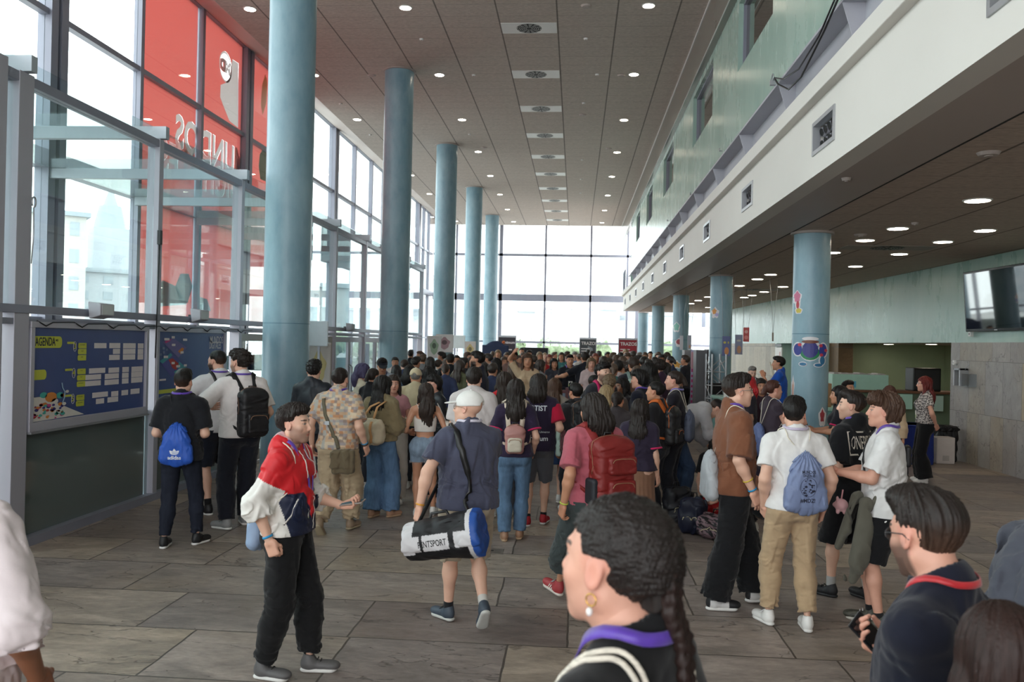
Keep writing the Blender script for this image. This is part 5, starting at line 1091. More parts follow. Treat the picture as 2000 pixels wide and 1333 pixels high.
# ---------- young man, curly brown hair, white tee, black shorts
pos = (2.36, 6.62, 0); FA = -74
p, b = mk('young man with wavy auburn hair in white T-shirt and black shorts', pos, FA, 1.75, sk='pink', hr=('mop', 'chest'), d=6.4, hpitch=-4, hyaw=-4, hk=dict(vol=1.35, seed=8, ampx=2.0), arms={-1: (-.05, .34, -.24), 1: (-.02, .36, -.29)}, poles={-1: (-.5, -.6, -1), 1: (.5, -.6, -1)},
    hands={-1: dict(dir=(.2, 1, .35), palm=(.5, 0, .8), curl=.3, thumb=(.3, 0, 1)), 1: dict(dir=(-.35, .9, .25), palm=(-.6, 0, .8), curl=.35, thumb=(0, 0, 1))}, tp=dict(col=(226, 225, 224), sleeve=.80, loose=.026, drop=-.14, sl_loose=.032, seed=51, wr=.006, fit=1.06), bt=dict(col=(18, 18, 21), t=.93, loose=.032, knee=.02, name='shorts'),
    sho=dict(key='camo', up=lambda v: np.where((waves(v.astype(f32)*30, 3) > .1)[:, None], L3((66, 66, 58)), L3((88, 88, 78))), sole=(214, 210, 200), lace=215), legs={-1: (.10, .02, .085, 4, 0), 1: (.10, .07, .085, 10, 0)})
sock(p, b, (32, 32, 34), z1=.125); lanyard(p, b, (84, 52, 150), width=.022, blen=.36, bcol=(176, 206, 70)); bracelet(p, b, 1, (60, 150, 200), t=.9, r=.031)
AUB = (p, pos, FA)
mb = MB(); strap(mb, p.topsh, [p.P2+np.array([-.12, .12, -.12]), p.P2+np.array([-.02, .14, .06]), p.P3+np.array([.10, .04, .02]), p.P3+np.array([.12, -.05, .0]), p.P2+np.array([.10, -.14, .05]), p.P2+np.array([-.02, -.15, -.12])], .03, off=.005, th=.004); o = mb.build('crossbody_strap', M_black); place(o, pos, FA, 'black cross-body strap over the wavy-haired man\'s white shirt', 'bag strap')
sb = Shape(); sb.box(p.P2+np.array([.03, -.165, .03]), (.07, .022, .08), rd=.018); solid('bag_body', sb, .008, M_nylon, o, L3((26, 26, 29)))
# khaki jacket hanging from his arm, and the pig plush on it
sh = Shape(); sh.rc((-.19, .14, .97), (-.21, .17, .55), .052, .075, k=.03, n=(1, .2, 0), sq=.5); sh.rc((-.20, .16, .55), (-.17, .22, .38), .06, .03, k=.04, n=(1, .2, 0), sq=.6); sh.rc((-.16, .20, 1.0), (-.15, .32, .62), .03, .022, k=.04); sh.wr(.012, 9, 9, 2, 5)
sh2 = Shape(); off_ = np.array([.05, .10, -.03]); sh2.sub(sh, .01); o = solid('draped_jacket', sh2, .007, M_cloth, None, L3((96, 94, 84))); place(o, pos, FA, 'olive grey jacket hanging in front of the black shorts', 'jacket')
sh = Shape(); pc = np.array([.02, .30, .90]); sh.ell(pc, (.062, .052, .05), k=.01); sh.ell(pc+np.array([.0, .05, .0]), (.018, .014, .016), k=.01)
for dx in (-1, 1):
    sh.ell(pc+np.array([dx*.03, .028, .045]), (.013, .01, .018), k=.01)
    for dy in (-1, 1): sh.ell(pc+np.array([dx*.032, dy*.024, -.046]), (.015, .015, .02), k=.012)
o = solid('pig_plush', sh, .005, M_cloth, None, L3((226, 178, 180))); place(o, pos, FA, 'small pink pig plush dangling below the badge', 'plush toy'); mb = MB(); mb.tube([tuple(pc+np.array([0, 0, .04])), tuple(pc+np.array([0, -.01, .12]))], .006, n=6); mb.build('hanging_loop', plain('plush_loop', (214, 160, 164), rough=.8, noise=((50, 50, 50), .1)), o)
# ---------- man in pink tee with the red backpack, striding left
pos = (.16, 6.62, 0); FA = -28
p, b = mk('long-haired person in pink T-shirt striding with a red backpack', pos, FA, 1.74, sk='tan', hr=('bob', 'dark'), d=6.6, hyaw=-14, hpitch=4, hk=dict(vol=1.0), arms={-1: (.09, -.02, -.50), 1: (.06, .1, -.48)}, poles={-1: (-.4, -1, 0)}, hands={-1: dict(curl=.6, palm=(1, 0, 0))},
    tp=dict(col=(176, 92, 104), sleeve=.80, loose=.024, drop=-.06, sl_loose=.026, seed=61, wr=.006), bt=dict(col=(58, 66, 66), t=1.55, loose=.030, knee=.03, ankle=.05, name='cropped_trousers', wr=.009), sho=dict(key='reds', up=(166, 58, 62), sole=(214, 206, 196), lace=160), legs={-1: (.08, .42, .10, 8, -10), 1: (.08, -.34, .17, 5, 38)}, pz=.93)
bracelet(p, b, -1, (200, 214, 90), t=.93, r=.031)
ri = plain('shoe_stripe', (222, 216, 206), rough=.5, noise=((30, 30, 30), .05))
for ch_ in [c for c in b.children if c.name.startswith('shoe')]:
    mb = MB()
    for sx_ in (-1, 1):
        for k in range(3): mb.add([(sx_*.0435, .02+k*.022, .03), (sx_*.0435, .030+k*.022, .03), (sx_*.039, .012+k*.022, .066), (sx_*.039, .002+k*.022, .066)], [(0, 1, 2, 3)])
    mb.build('stripe', ri, ch_)
o, sh, q, R = backpack(p, pos, FA, 'large red backpack with brown zip pulls on the pink T-shirt', col=(122, 32, 30), w=.33, hh=.50, dp=.20, off=(.02, .0, -.03), pockets=((.03, -.12, .115, .085), (.03, .07, .12, .07)), strapc=(132, 34, 32), zipc=(150, 110, 84), h=.006)
sp = Shape(); sp.box(q(-.165, 0, -.13), (.03, .07, .10), R, rd=.025); solid('side_pocket', sp, .007, M_nylon, o, L3((34, 36, 42)))
# ---------- board readers on the left
pos = (-3.89, 8.14, 0); FA = -8
p, b = mk('man in black T-shirt and dark jeans wearing a blue gym sack', pos, FA, 1.75, sk='fair', hr=('fade', 'black'), d=8.3, arms={-1: (-.06, .20, -.32), 1: (-.06, .20, -.32)}, poles={-1: (-.55, -.9, -.4), 1: (.55, -.9, -.4)}, hk=dict(vol=1.2), tp=dict(col=(24, 25, 30), sleeve=.82, loose=.024, drop=-.10, sl_loose=.028, seed=71, wr=.006), bt=dict(col=(34, 38, 50), loose=.012, ankle=.002, t=1.9, m=M_denim, wr=.005),
    sho=dict(key='nike_like', up=(26, 26, 29), sole=(228, 226, 224), lace=30), legs={-1: (.13, -.06, .085, 5, 0), 1: (.14, .10, .085, 22, 0)})
lanyard(p, b, (92, 56, 168), badge=False)
def mark_trefoil(o, sh, q, R):
    ink = plain('white_print', (222, 226, 232), rough=.6, noise=((40, 40, 40), .05)); rt, up, out = R[:, 0], R[:, 2], -R[:, 1]; pl = []
    def leaf(a0, w_, L_):
        n_ = 10; L = []; 
        for i in range(n_): t = i/(n_-1); L.append((t*L_, math.sin(t*PI)*w_))
        pts = L+[(x, -y) for x, y in reversed(L[1:-1])]; return [(math.cos(a0)*x-math.sin(a0)*y, math.sin(a0)*x+math.cos(a0)*y) for x, y in pts]
    for a0 in (PI/2, PI/2+.85, PI/2-.85): pl.append([(x, y-.175) for x, y in leaf(a0, .016, .062)])
    decal(p, subdiv(flat(pl)), sh, q(0, 0, -.01), rt, up, out, ink, o, 'logo_print', off=.0015); pl = []
    blue = plain('stripe_gap_blue', (46, 88, 176), rough=.6, noise=((40, 40, 40), .05)); pl = [[(-.06, -.168+k*.009), (.06, -.168+k*.009), (.06, -.165+k*.009), (-.06, -.165+k*.009)] for k in range(3)]
    decal(p, subdiv(flat(pl)), sh, q(0, 0, -.01), rt, up, out, blue, o, 'logo_stripe', off=.003)
    decal(p, subdiv(text_mesh('adidas', .052, bold=.0012)), sh, q(0, 0, -.215), rt, up, out, ink, o, 'bag_lettering', off=.002)
drawbag(p, pos, FA, 'bright blue drawstring sack with white trefoil mark on black shirt', col=(38, 84, 178), cord=(26, 26, 30), off=(0, 0, -.13), w=.31, hh=.37, mark=mark_trefoil)
pos = (-4.2, 9.7, 0); FA = -46
p, b = mk('tall bearded man in pale grey T-shirt and dark shorts by the board', pos, FA, 1.93, sk='fair', hr=('buzz', 'black'), d=9.8, stub=1.0, hyaw=-24, hpitch=8, arms={-1: (.06, .22, -.12), 1: (.07, .05, -.49)}, poles={-1: (-1, -.2, -.6)}, hands={-1: dict(curl=.5)}, girth=1.08,
    tp=dict(col=(216, 214, 216), sleeve=.80, loose=.026, drop=-.08, sl_loose=.03, seed=81), bt=dict(col=(30, 34, 46), t=.90, loose=.030, knee=.01, name='shorts'), sho=dict(key='nike_like', up=(26, 26, 29), sole=(228, 226, 224), lace=30), legs={-1: (.08, .0, .085, 10, 0), 1: (.12, .0, .085, 10, 0)})
sock(p, b, (26, 26, 28), z1=.17); lanyard(p, b, (92, 56, 168), badge=False)
mb = MB(); strap(mb, p.topsh, [p.P3+np.array([-.10, .02, .02]), p.P3+np.array([-.10, -.06, .0]), p.P2+np.array([-.03, -.13, .03]), p.P2+np.array([.06, -.14, -.14]), p.P1+np.array([.14, -.08, -.02])], .035, off=.005, th=.005); o = mb.build('sling_strap', M_black); place(o, pos, FA, 'black sling strap across the bearded man\'s grey back', 'bag strap'); sb = Shape(); sb.box(p.P1+np.array([.20, .0, -.10]), (.045, .09, .09), rd=.03); solid('bag_body', sb, .009, M_nylon, o, L3((26, 26, 29)))
sb = Shape(); sb.box((.30, .10, .66), (.05, .13, .17), rd=.02, k=.01); sb.wr(.01, 6, 6, 6, 3); o = solid('tote_bag', sb, .009, M_cloth, None, L3((120, 136, 158))); place(o, pos, FA, 'faded blue tote hanging beside the bearded man\'s shorts', 'tote bag'); mb = MB()
for dy in (-.04, .06): mb.tube([(.30, .10+dy, .81), (.27, .09, .95), (.26, .08, 1.0)], .008, n=6)
mb.build('strap', plain('natural_strap', (170, 156, 136), rough=.8, noise=((50, 50, 50), .1)), o)
pos = (-3.66, 9.05, 0); FA = -38
p, b = mk('curly-haired man in off-white T-shirt with black backpack by the board', pos, FA, 1.94, sk='fair', hr=('curly', 'dark'), d=9.3, stub=.6, hyaw=-26, hpitch=6, arms={-1: (.05, .22, -.22), 1: (.06, .16, -.40)}, poles={-1: (-1, -.4, -.6)}, hk=dict(vol=.8),
    tp=dict(col=(230, 222, 220), sleeve=.82, loose=.028, drop=-.06, sl_loose=.03, seed=91), bt=dict(col=(24, 26, 36), loose=.022, knee=.01, ankle=.02, t=1.96, name='trousers'), sho=dict(key='greys', up=(140, 140, 140), sole=(220, 218, 214), lace=120), legs={-1: (.12, -.02, .085, 30, 0), 1: (.10, .12, .085, 8, 0)})
lanyard(p, b, (92, 56, 168), badge=False)
backpack(p, pos, FA, 'black backpack with round cut-out on the off-white T-shirt', col=(26, 25, 28), w=.32, hh=.50, dp=.17, off=(.05, .0, -.07), pockets=((.02, -.09, .12, .11),), yaw=8)
# ---------- man behind the first column, dark jacket
pos, _ = HD(612, 730, 10.6)
p, b = mk('curly dark-haired man in dark navy jacket beside the nearest tall column', pos, 5, 1.81, hr=('curly', 'black'), sk='fair', d=10.6, hyaw=-12, hk=dict(vol=.7), tp=dict(col=(34, 38, 46), sleeve=1.95, loose=.026, drop=-.08, m=M_nylon, name='jacket', seed=101), bt=dict(col=(40, 40, 46), t=1.95), sho=dict(key='nike_like', up=(26, 26, 29)))
# ---------- patterned shirt, khaki trousers, messenger bag
pos = (-2.56, 9.05, 0); FA = 8
def patt(v):
    u = v.astype(f32); g_ = np.floor(u*np.array([26, 26, 34])); h_ = np.abs(np.sin(g_@np.array([12.9, 78.2, 37.7]))*43758.5) % 1
    P_ = np.stack([L3(c) for c in ((196, 164, 134), (206, 186, 160), (160, 150, 150), (190, 140, 104), (172, 168, 160), (150, 132, 122), (204, 176, 148))]); return P_[(h_*7).astype(int) % 7]
p, b = mk('man with tied-back hair in pastel patterned shirt and beige trousers', pos, FA, 1.79, sk='fair', hr=('bun', 'dark'), d=9.2, stub=.5, arms={-1: (.12, .0, -.48), 1: (.11, .05, -.47)}, girth=1.08, tp=dict(col=patt, sleeve=.80, loose=.030, drop=-.06, sl_loose=.034, seed=111, crew=.02, name='patterned_shirt'), bt=dict(col=(176, 156, 128), loose=.034, knee=.03, ankle=.02, t=1.88, wr=.012, bunch=.010, name='cargo_trousers'),
    sho=dict(key='beige', up=(150, 130, 108), sole=(170, 156, 130), lace=150), legs={-1: (.09, -.22, .14, 5, 45), 1: (.09, .16, .085, 8, 0)}, pz=.955)
lanyard(p, b, (84, 52, 150), badge=False, width=.024); bracelet(p, b, 1, (60, 150, 200), t=.86, r=.034); bracelet(p, b, 1, (30, 30, 32), t=.93, r=.034)
sb = Shape(); sb.box((.15, -.20, .80), (.12, .045, .13), Rz(D(18)), rd=.03); sb.box((.13, -.245, .82), (.10, .02, .09), Rz(D(18)), rd=.015, k=.01); sb.wr(.006, 7, 7, 7, 3); o = solid('messenger_bag', sb, .008, M_cloth, None, L3((104, 92, 72))); place(o, pos, FA, 'olive canvas messenger bag on the patterned-shirt man\'s hip', 'messenger bag')
mb = MB(); strap(mb, p.topsh, [(.09, -.2, .93), (.04, -.16, 1.05), (-.05, -.15, 1.22), (-.12, -.08, 1.41), (-.14, .02, 1.43), (-.12, .1, 1.36)], .04, off=.006, th=.004); mb.build('strap', plain('olive_web', (98, 90, 72), rough=.8, noise=((40, 40, 60), .12)), o); MB().box(-.025, .025, -.002, .006, -.02, .02, M=Matrix.Translation((-.055, -.178, 1.2))).build('buckle', M_alu, o)
# ---------- woman with big cream tote
pos = (-2.27, 9.85, 0); FA = 22
p, b = mk('woman with very long dark wavy hair in olive jacket and wide jeans', pos, FA, 1.66, sex='f', sk='fair', hr=('long', 'black'), d=10, hyaw=14, hk=dict(length=.42, vol=1.3, seed=12), arms={1: (-.02, .24, -.26), -1: (.05, .1, -.45)}, tp=dict(col=(128, 114, 86), sleeve=1.8, loose=.034, drop=.0, seed=121, sl_loose=.04, name='jacket', wr=.009), bt=dict(col=(92, 120, 152), loose=.018, knee=.026, ankle=.052, t=1.97, m=M_denim, name='wide_jeans'), sho=dict(key='tan', up=(170, 130, 104), sole=(180, 150, 120)), legs={-1: (.09, -.05, .085, 5, 0), 1: (.09, .10, .085, 15, 0)})
sb = Shape(); c_ = np.array([.03, -.30, 1.03]); sb.box(c_, (.21, .075, .13), rd=.06, k=.05); sb.box(c_+np.array([0, 0, .07]), (.18, .03, .10), rd=.02, k=.05); sb.wr(.012, 5, 5, 5, 13); o = solid('tote_bag', sb, .008, M_cloth, None, L3((196, 182, 156))); place(o, pos, FA, 'big cream canvas tote with tan straps on the long-haired woman\'s shoulder', 'tote bag')
mb = MB()
for dx in (-.08, .08): strap(mb, sb, [c_+np.array([dx, -.05, -.11]), c_+np.array([dx, -.09, 0]), c_+np.array([dx, -.05, .14])], .035, off=.002, th=.003); mb.ribbon([tuple(c_+np.array([dx, -.03, .14])), tuple(c_+np.array([dx*.6+.03, .06, .30])), tuple(c_+np.array([dx*.3+.06, .22, .36]))], [(0, -1, .4)]*3, .03, .004)
mb.build('strap', plain('tan_strap', (196, 146, 96), rough=.7, noise=((40, 40, 40), .1)), o)
# ---------- girl facing the camera
pos, _ = HD(768, 760, 10.9)
p, b = mk('young woman with long brown hair facing the camera in a pink top', pos, 168, 1.64, sex='f', sk='pink', hr=('long', 'brown'), d=10, hyaw=-8, hk=dict(length=.36, seed=14), arms={-1: (.0, .22, -.25), 1: (.04, .1, -.42)}, tp=dict(col=(186, 134, 140), sleeve=.4, loose=.012, drop=.0, seed=131), bt=dict(col=(204, 196, 186), loose=.03, knee=.02, ankle=.03, t=1.95), sho=dict(key='whites', up=(232, 230, 226)))
drawbag(p, pos, 0, 'small periwinkle drawstring bag beside the woman in a pink top', col=(84, 94, 136), off=(.02, -.02, -.55), w=.22, hh=.30, cords=False)
# ---------- girl in crop top and denim shorts
pos = (-1.77, 9.98, 0); FA = -8
def crop(v): return np.tile(L3((224, 220, 214)), (len(v), 1))
p, b = mk('woman in white cropped top and frayed denim shorts seen from behind', pos, FA, 1.58, sex='f', sk='tan', hr=('long', 'brown'), d=10, hyaw=-20, hk=dict(length=.34, seed=15, vol=1.2), arms={-1: (.05, .20, -.32), 1: (.10, .16, -.38)}, bt=dict(col=(136, 156, 176), t=.42, loose=.014, top_=.10, m=M_denim, name='denim_shorts', wr=.004), sho=dict(key='whites', up=(232, 230, 226)), legs={-1: (.09, .0, .085, 5, 0), 1: (.12, .12, .085, 15, 0)})
sh = Shape(); torso(sh, p, o=.008, k=.05); sh.cut(p.P1+np.array([0, 0, .03]), (0, 0, -1)); sh.cut(p.P2+np.array([0, 0, .045]), (0, -.35, 1)); p.topsh = sh; solid('crop_top', sh, .008, M_cloth, b, L3((222, 218, 212)))
mb = MB(); ts = Shape(); torso(ts, p, k=.05)
for dx in (-1, 1): strap(mb, ts, [p.P2+np.array([dx*.05, -.12, .04]), p.P3+np.array([dx*.085, -.03, -.03]), p.P2+np.array([dx*.07, .1, .08])], .006, off=.004)
mb.build('shoulder_strap', plain('white_strap', (226, 222, 216), rough=.8, noise=((30, 30, 30), .05)), b)
fr_ = MB(); rg = random.Random(3)
for dx in (-1, 1):
    for i in range(34):
        a = i/34*6.28; c = p.Hp[dx]+(p.K[dx]-p.Hp[dx])*.42; r_ = .102*p.s; fr_.tube([(c[0]+math.cos(a)*r_, c[1]+math.sin(a)*r_, c[2]+.004), (c[0]+math.cos(a)*r_+rg.uniform(-.004, .004), c[1]+math.sin(a)*r_, c[2]-.012-.02*rg.random())], .0018, n=4)
fr_.build('frayed_hem', plain('fray', (196, 202, 208), rough=.9, noise=((50, 50, 50), .1)), b)
sb = Shape(); sb.box((.26, .02, 1.06), (.045, .09, .085), rd=.035, k=.02); sb.wr(.006, 9, 9, 9, 2); o = solid('shoulder_bag', sb, .008, M_cloth, None, L3((222, 216, 206))); place(o, pos, FA, 'white slouchy shoulder bag at the crop-top woman\'s right side', 'handbag'); mb = MB(); mb.tube([(.24, -.03, 1.13), (.17, -.02, 1.3), (.14, 0, 1.36), (.17, .05, 1.3), (.25, .06, 1.13)], .006, n=6); mb.build('strap', MATS['white_strap'], o)
# ---------- boy with glasses
pos, _ = HD(850, 760, 11.0)
p, b = mk('boy with round glasses and fringe in a dark varsity jacket', pos, -125, 1.64, sk='pink', hr=('mop', 'black'), d=10, hk=dict(vol=.8), tp=dict(col=(28, 32, 38), sleeve=1.9, loose=.028, drop=-.06, name='jacket', seed=141, m=M_nylon), bt=dict(col=(34, 36, 44), t=1.95)); glasses(p, b, (190, 188, 190))
mb = MB(); strap(mb, p.topsh, [p.S[1]+np.array([.03, .03, .03]), p.S[1]+(p.E[1]-p.S[1])*.5+np.array([.06, 0, 0]), p.E[1]+np.array([.06, 0, 0])], .02, off=.002); mb.build('sleeve_stripe', plain('stripe_pale', (200, 204, 208), rough=.7, noise=((40, 40, 40), .05)), b)
# ================================================================ THE FOUR PEOPLE CLOSEST TO THE LENS
# braided-hair person, lower centre
(pos, hz) = HD(1226, 968, 1.60); FA = -62
p = Pose(1.80, 'm', hpitch=-2, hyaw=8, arms={-1: (.05, .05, -.49), 1: (.05, .05, -.49)})
def ear_hd(hd):
    pass
b = skin('person', p, 'pink', 'dark', h=.008, hh=.0026, head_h=.0026, stub=.12, hands=True); 
top(p, (17, 17, 19), sleeve=.6, loose=.014, drop=-.05, parent=b, h=.0055, wr=.0025, crew=.028, seed=201); bottom(p, (30, 32, 40), parent=b, top_=-.02); shoes(p, b, 'whites', (232, 230, 226))
# slicked curly hair drawn back to a braid
s_ = p.s; R_ = p.Rh; C_ = p.HC; qh = lambda x, y, z: C_+R_@(np.array([x, y, z])*s_)
sh = Shape(); sh.ell(qh(0, -.018, .038), np.array([.084, .109, .094])*s_, R_, .01); sh.ell(qh(0, -.085, .0), np.array([.055, .045, .07])*s_, R_, .03)
def tex(P, d):
    Q = ((P-C_.astype(f32))@R_.astype(f32))/f32(s_); a = np.arctan2(Q[..., 2]-.02, -Q[..., 1]); u = np.stack([Q[..., 0]*34, Q[..., 1]*26, Q[..., 2]*60], -1); return d+.0017*waves(u*f32(1.2), 5)+.0017*waves(Q*105, 6)
sh.mod(tex)
def line_(P, d):
    Q = ((P-C_.astype(f32))@R_.astype(f32))/f32(s_); x, y, z = Q[..., 0], Q[..., 1], Q[..., 2]; ax = np.abs(x)
    w_ = .004*np.sin(z*160)+.003*np.sin(x*220)
    m = np.where(y > .035, .070-.25*np.maximum(ax-.03, 0)-z, np.where(y > .006, (.070-1.25*(.035-y))-z, -1.)); m = np.where((y > .004) & (y <= .035) & (ax > .05), np.minimum(.052-2.6*(.035-y)-z, m), m)
    ear = np.where(ax > .055, np.minimum(.026-z, y+.030), -1.); nape = np.where(y <= .006, -.055-z-.35*np.minimum(y+.03, 0), -1.); m = np.maximum(m, np.maximum(ear, np.where((ax > .02) | (y > -.06), nape, -1)))
    return np.maximum(d, np.clip((m+w_)*s_, -1, .03))
sh.mod(line_); hr_ = solid('hair', sh, .0032, M_hair, b, L3((34, 28, 26)))
br = Shape(); path = [qh(0, -.115, .01), qh(0, -.122, -.06), p.P3+np.array([0, -.108, .015])*s_, p.P3+np.array([-.008, -.118, -.06])*s_, p.P3+np.array([-.012, -.124, -.16])*s_, p.P3+np.array([-.01, -.118, -.27])*s_]
pp = []
for i in range(len(path)-1):
    for t in np.arange(6)/6: pp.append(path[i]*(1-t)+path[i+1]*t)
for j, c in enumerate(pp):
    r_ = .022-.009*j/len(pp); d = 1 if j % 2 else -1; br.ell(c+np.array([d*.011, 0, 0]), (r_*.82, r_*.8, .018), Ry(D(d*32)), k=.004)
br.mod(lambda P, d: d+.0012*waves(P*V(60, 60, 30), 7)); solid('braid', br, .0032, M_hair, b, L3((40, 27, 24)))
lanyard(p, b, (84, 52, 160), width=.024, badge=False)
mb = MB(); e_ = qh(-.083, -.004, -.038); mb.tube([tuple(e_+R_@np.array([0, math.sin(a)*.011, -.012+math.cos(a)*.011])) for a in np.linspace(0, 6.28, 20)], .0016, n=8)
e = mb.build('hoop_earring', plain('gold', (214, 170, 90), rough=.25, metal=1, noise=((30, 30, 30), .05)), b); mb = MB(); sp = Shape(); sp.ell(e_+R_@np.array([0, .002, -.034]), (.007, .0065, .0085), k=.001); solid('pearl', sp, .0018, plain('pearl_white', (236, 230, 226), rough=.15, coat=.6, noise=((60, 60, 60), .03)), e)
place(b, pos, FA, 'person with slicked-back braid, hoop earring and black T-shirt, nearest the lens')
mb = MB(); ts = p.topsh
for d in (-1, 1):
    for k in (0, .022):
        Q, N = snap(ts, [p.P2+np.array([d*.05, -.16, -.02]), p.P2+np.array([d*(.08+k), -.13, .09]), p.P3+np.array([d*(.10+k), -.06, .0]), p.P3+np.array([d*(.115+k), .0, .0]), p.P2+np.array([d*(.125+k), .07, .10]), p.P2+np.array([d*(.15+k*.5), .05, -.04])], .005); mb.tube([tuple(v) for v in Q], .0055, n=8)
o = mb.build('bag_cords', plain('cream_rope', (214, 206, 192), rough=.85, noise=((60, 60, 200), .25), bump=((100, 100, 400), .6, .002))); place(o, pos, FA, 'cream rope cords of a drawstring bag over the braided person\'s black T-shirt', 'bag cord')
sb = Shape(); sb.ell(p.P2+np.array([0, -.19, -.2]), (.14, .05, .17), k=.01); solid('sack', sb, .008, M_cloth, o, L3((206, 200, 190)))
# man with phone, lower right
(pos, hz) = HD(1834, 952, 2.25); FA = -50; WL = lambda *v: tuple(Rz(D(FA))@np.array(v))
p = Pose(1.72, 'm'); RA = reach(p, pos, FA, -1, 1752, 1282, 2.5)
p = Pose(1.72, 'm', hpitch=12, hyaw=26, arms={-1: RA, 1: (.04, .06, -.48)}, poles={-1: (-.25, -.5, -1)}, hands={-1: dict(dir=WL(-.9, .25, .42), palm=WL(.35, -.45, .8), curl=.55, tcurl=.5, thumb=WL(.2, .9, .35))})
b = skin('person', p, 'pink', 'dark', h=.007, hh=.0032, head_h=.0032, hf=.003, stub=.85)
top(p, (22, 25, 40), sleeve=1.95, loose=.024, drop=-.06, parent=b, h=.006, wr=.004, m=M_cloth, crew=.018, seed=211, name='jacket'); bottom(p, (30, 32, 40), parent=b, top_=-.03); shoes(p, b, 'whites', (232, 230, 226)); hair(p, 'fade', 'dark', b, h=.0036, vol=1.0, seed=7, ampx=1.3)
co_ = Shape(); co_.rc(p.P3+np.array([0, -.0, -.005]), p.P3+np.array([0, .004, .05]), .082, .072, k=.01); co_.rc(p.P3+np.array([0, .0, .0]), p.P3+np.array([0, .02, .12]), .064, .066, k=.004, mode='s'); co_.cut(p.P3+np.array([0, 0, .042]), (0, .25, 1)); co_.cut(p.P3+np.array([0, .075, 0]), (0, 1, .2)); solid('collar', co_, .004, M_cloth, b, L3((20, 23, 36)))
glasses(p, b, (60, 62, 66)); lanyard(p, b, (186, 30, 40), width=.018, badge=False); bracelet(p, b, -1, (176, 30, 40), t=.9, r=.031, w=.008)
place(b, pos, FA, 'bearded man in glasses and navy jacket looking down at his phone')
phone(p, pos, FA, -1, 'black smartphone in the left hand of the navy-jacket man', dirs=(WL(-.66, .2, .68), WL(.35, -.72, .60)), col=(24, 24, 28))
# shoulder of a person in grey, right edge
(pos, hz) = HD(2045, 900, 2.9); p = Pose(1.80, 'm', girth=1.2, lean=42, bend=12, sh_w=1.1); b = skin('person', p, 'tan', 'dark', h=.012)
top(p, (72, 74, 84), sleeve=1.95, loose=.035, drop=-.06, parent=b, h=.009, wr=.010, seed=221, hood=True, name='sweatshirt'); bottom(p, (30, 32, 38), parent=b); hair(p, 'short', 'dark', b); shoes(p, b, 'whites', (232, 230, 226)); place(b, pos, 62, 'person in washed grey sweatshirt cut off by the right picture edge')
# crown of a head, bottom right corner
(pos, hz) = HD(1968, 1215, 1.75); p = Pose(1.56, 'f', hyaw=10); b = skin('person', p, 'tan', 'dark', h=.012)
top(p, (40, 40, 46), sleeve=.6, parent=b, h=.010, seed=231); bottom(p, (60, 70, 90), parent=b); hair(p, 'long', (44, 28, 24), b, h=.0042, length=.25, seed=17, ampx=.45); shoes(p, b, 'whites', (232, 230, 226)); place(b, pos, -10, 'person of whom only smooth dark brown hair shows, bottom right corner')
# rolled-sleeve shirt, left edge
(pos, hz) = HD(-92, 900, 2.75); p = Pose(1.80, 'm', girth=1.05, arms={1: (.07, .10, -.47), -1: (.05, .05, -.49)}, poles={1: (.9, -1, 0)}); b = skin('person', p, 'umber', 'dark', h=.008)
top(p, (226, 214, 216), sleeve=1.12, loose=.030, drop=-.12, parent=b, h=.0065, wr=.006, seed=241, sl_loose=.035, name='rolled_sleeve_shirt', crew=.015); cf = Shape(); e_ = p.E[1]+(p.W[1]-p.E[1])*.10; u_ = nrm(p.W[1]-p.E[1]); cf.rc(e_-u_*.03, e_+u_*.03, .070, .068, k=.01); cf.cut(e_+u_*.032, u_, .006); cf.cut(e_-u_*.035, -u_, .006); cf.wr(.003, 9, 9, 20, 3); solid('rolled_cuff', cf, .006, M_cloth, b, L3((218, 204, 208)))
bottom(p, (22, 24, 30), parent=b); hair(p, 'short', 'black', b); lanyard(p, b, (84, 52, 150), badge=False); shoes(p, b, 'blacks', (30, 30, 33), sole=(38, 38, 40)); place(b, pos, 12, 'person in pinkish white shirt with rolled sleeves, cut off by the left edge')
# ================================================================ MIDDLE GROUP
TP = lambda c, **k: dict(dict(col=c, sleeve=.75, loose=.022, drop=-.04), **k)
BT = lambda c, **k: dict(dict(col=c, loose=.020, knee=.005, ankle=.01, t=1.94), **k)
WH = dict(key='whites', up=(232, 230, 226)); BK = dict(key='blacks', up=(30, 30, 33), sole=(38, 38, 40))
def mid(label, px, py, d, H=None, face=0, **k):
    pos, hz = HD(px, py, d); H = hz-.0 if H is None else H; H = min(1.93, max(1.5, H)); k.setdefault('sho', WH); k.setdefault('bt', BT((40, 42, 50))); return (*mk(label, pos, face, H, d=d, **k), pos)
MG = (196, 40, 90)
def pinktrim(p, b):
    for d in (-1, 1):
        e = p.S[d]+(p.E[d]-p.S[d])*.70; u = nrm(p.E[d]-p.S[d]); c = Shape(); c.rc(e-u*.01, e+u*.03, .078, .078); c.cut(e+u*.012, u); c.cut(e-u*.006, -u); solid('sleeve_trim', c, .008, M_cloth, b, L3((206, 36, 96)))
mid('man in long white T-shirt with a red lanyard seen from behind', 926, 722, 9.4, face=4, hr=('short', 'dark'), sk='fair', tp=TP((206, 198, 196), loose=.034, drop=-.12, seed=301, fit=1.1), girth=1.1); p, b, pos = mid('woman with long brown hair in a red hooded jacket', 985, 730, 10.2, sex='f', face=-10, hr=('long', 'brown'), sk='fair', hk=dict(length=.38, seed=31), tp=TP((196, 24, 36), sleeve=1.9, loose=.03, seed=302, name='hooded_jacket'), bt=BT((90, 96, 104)))
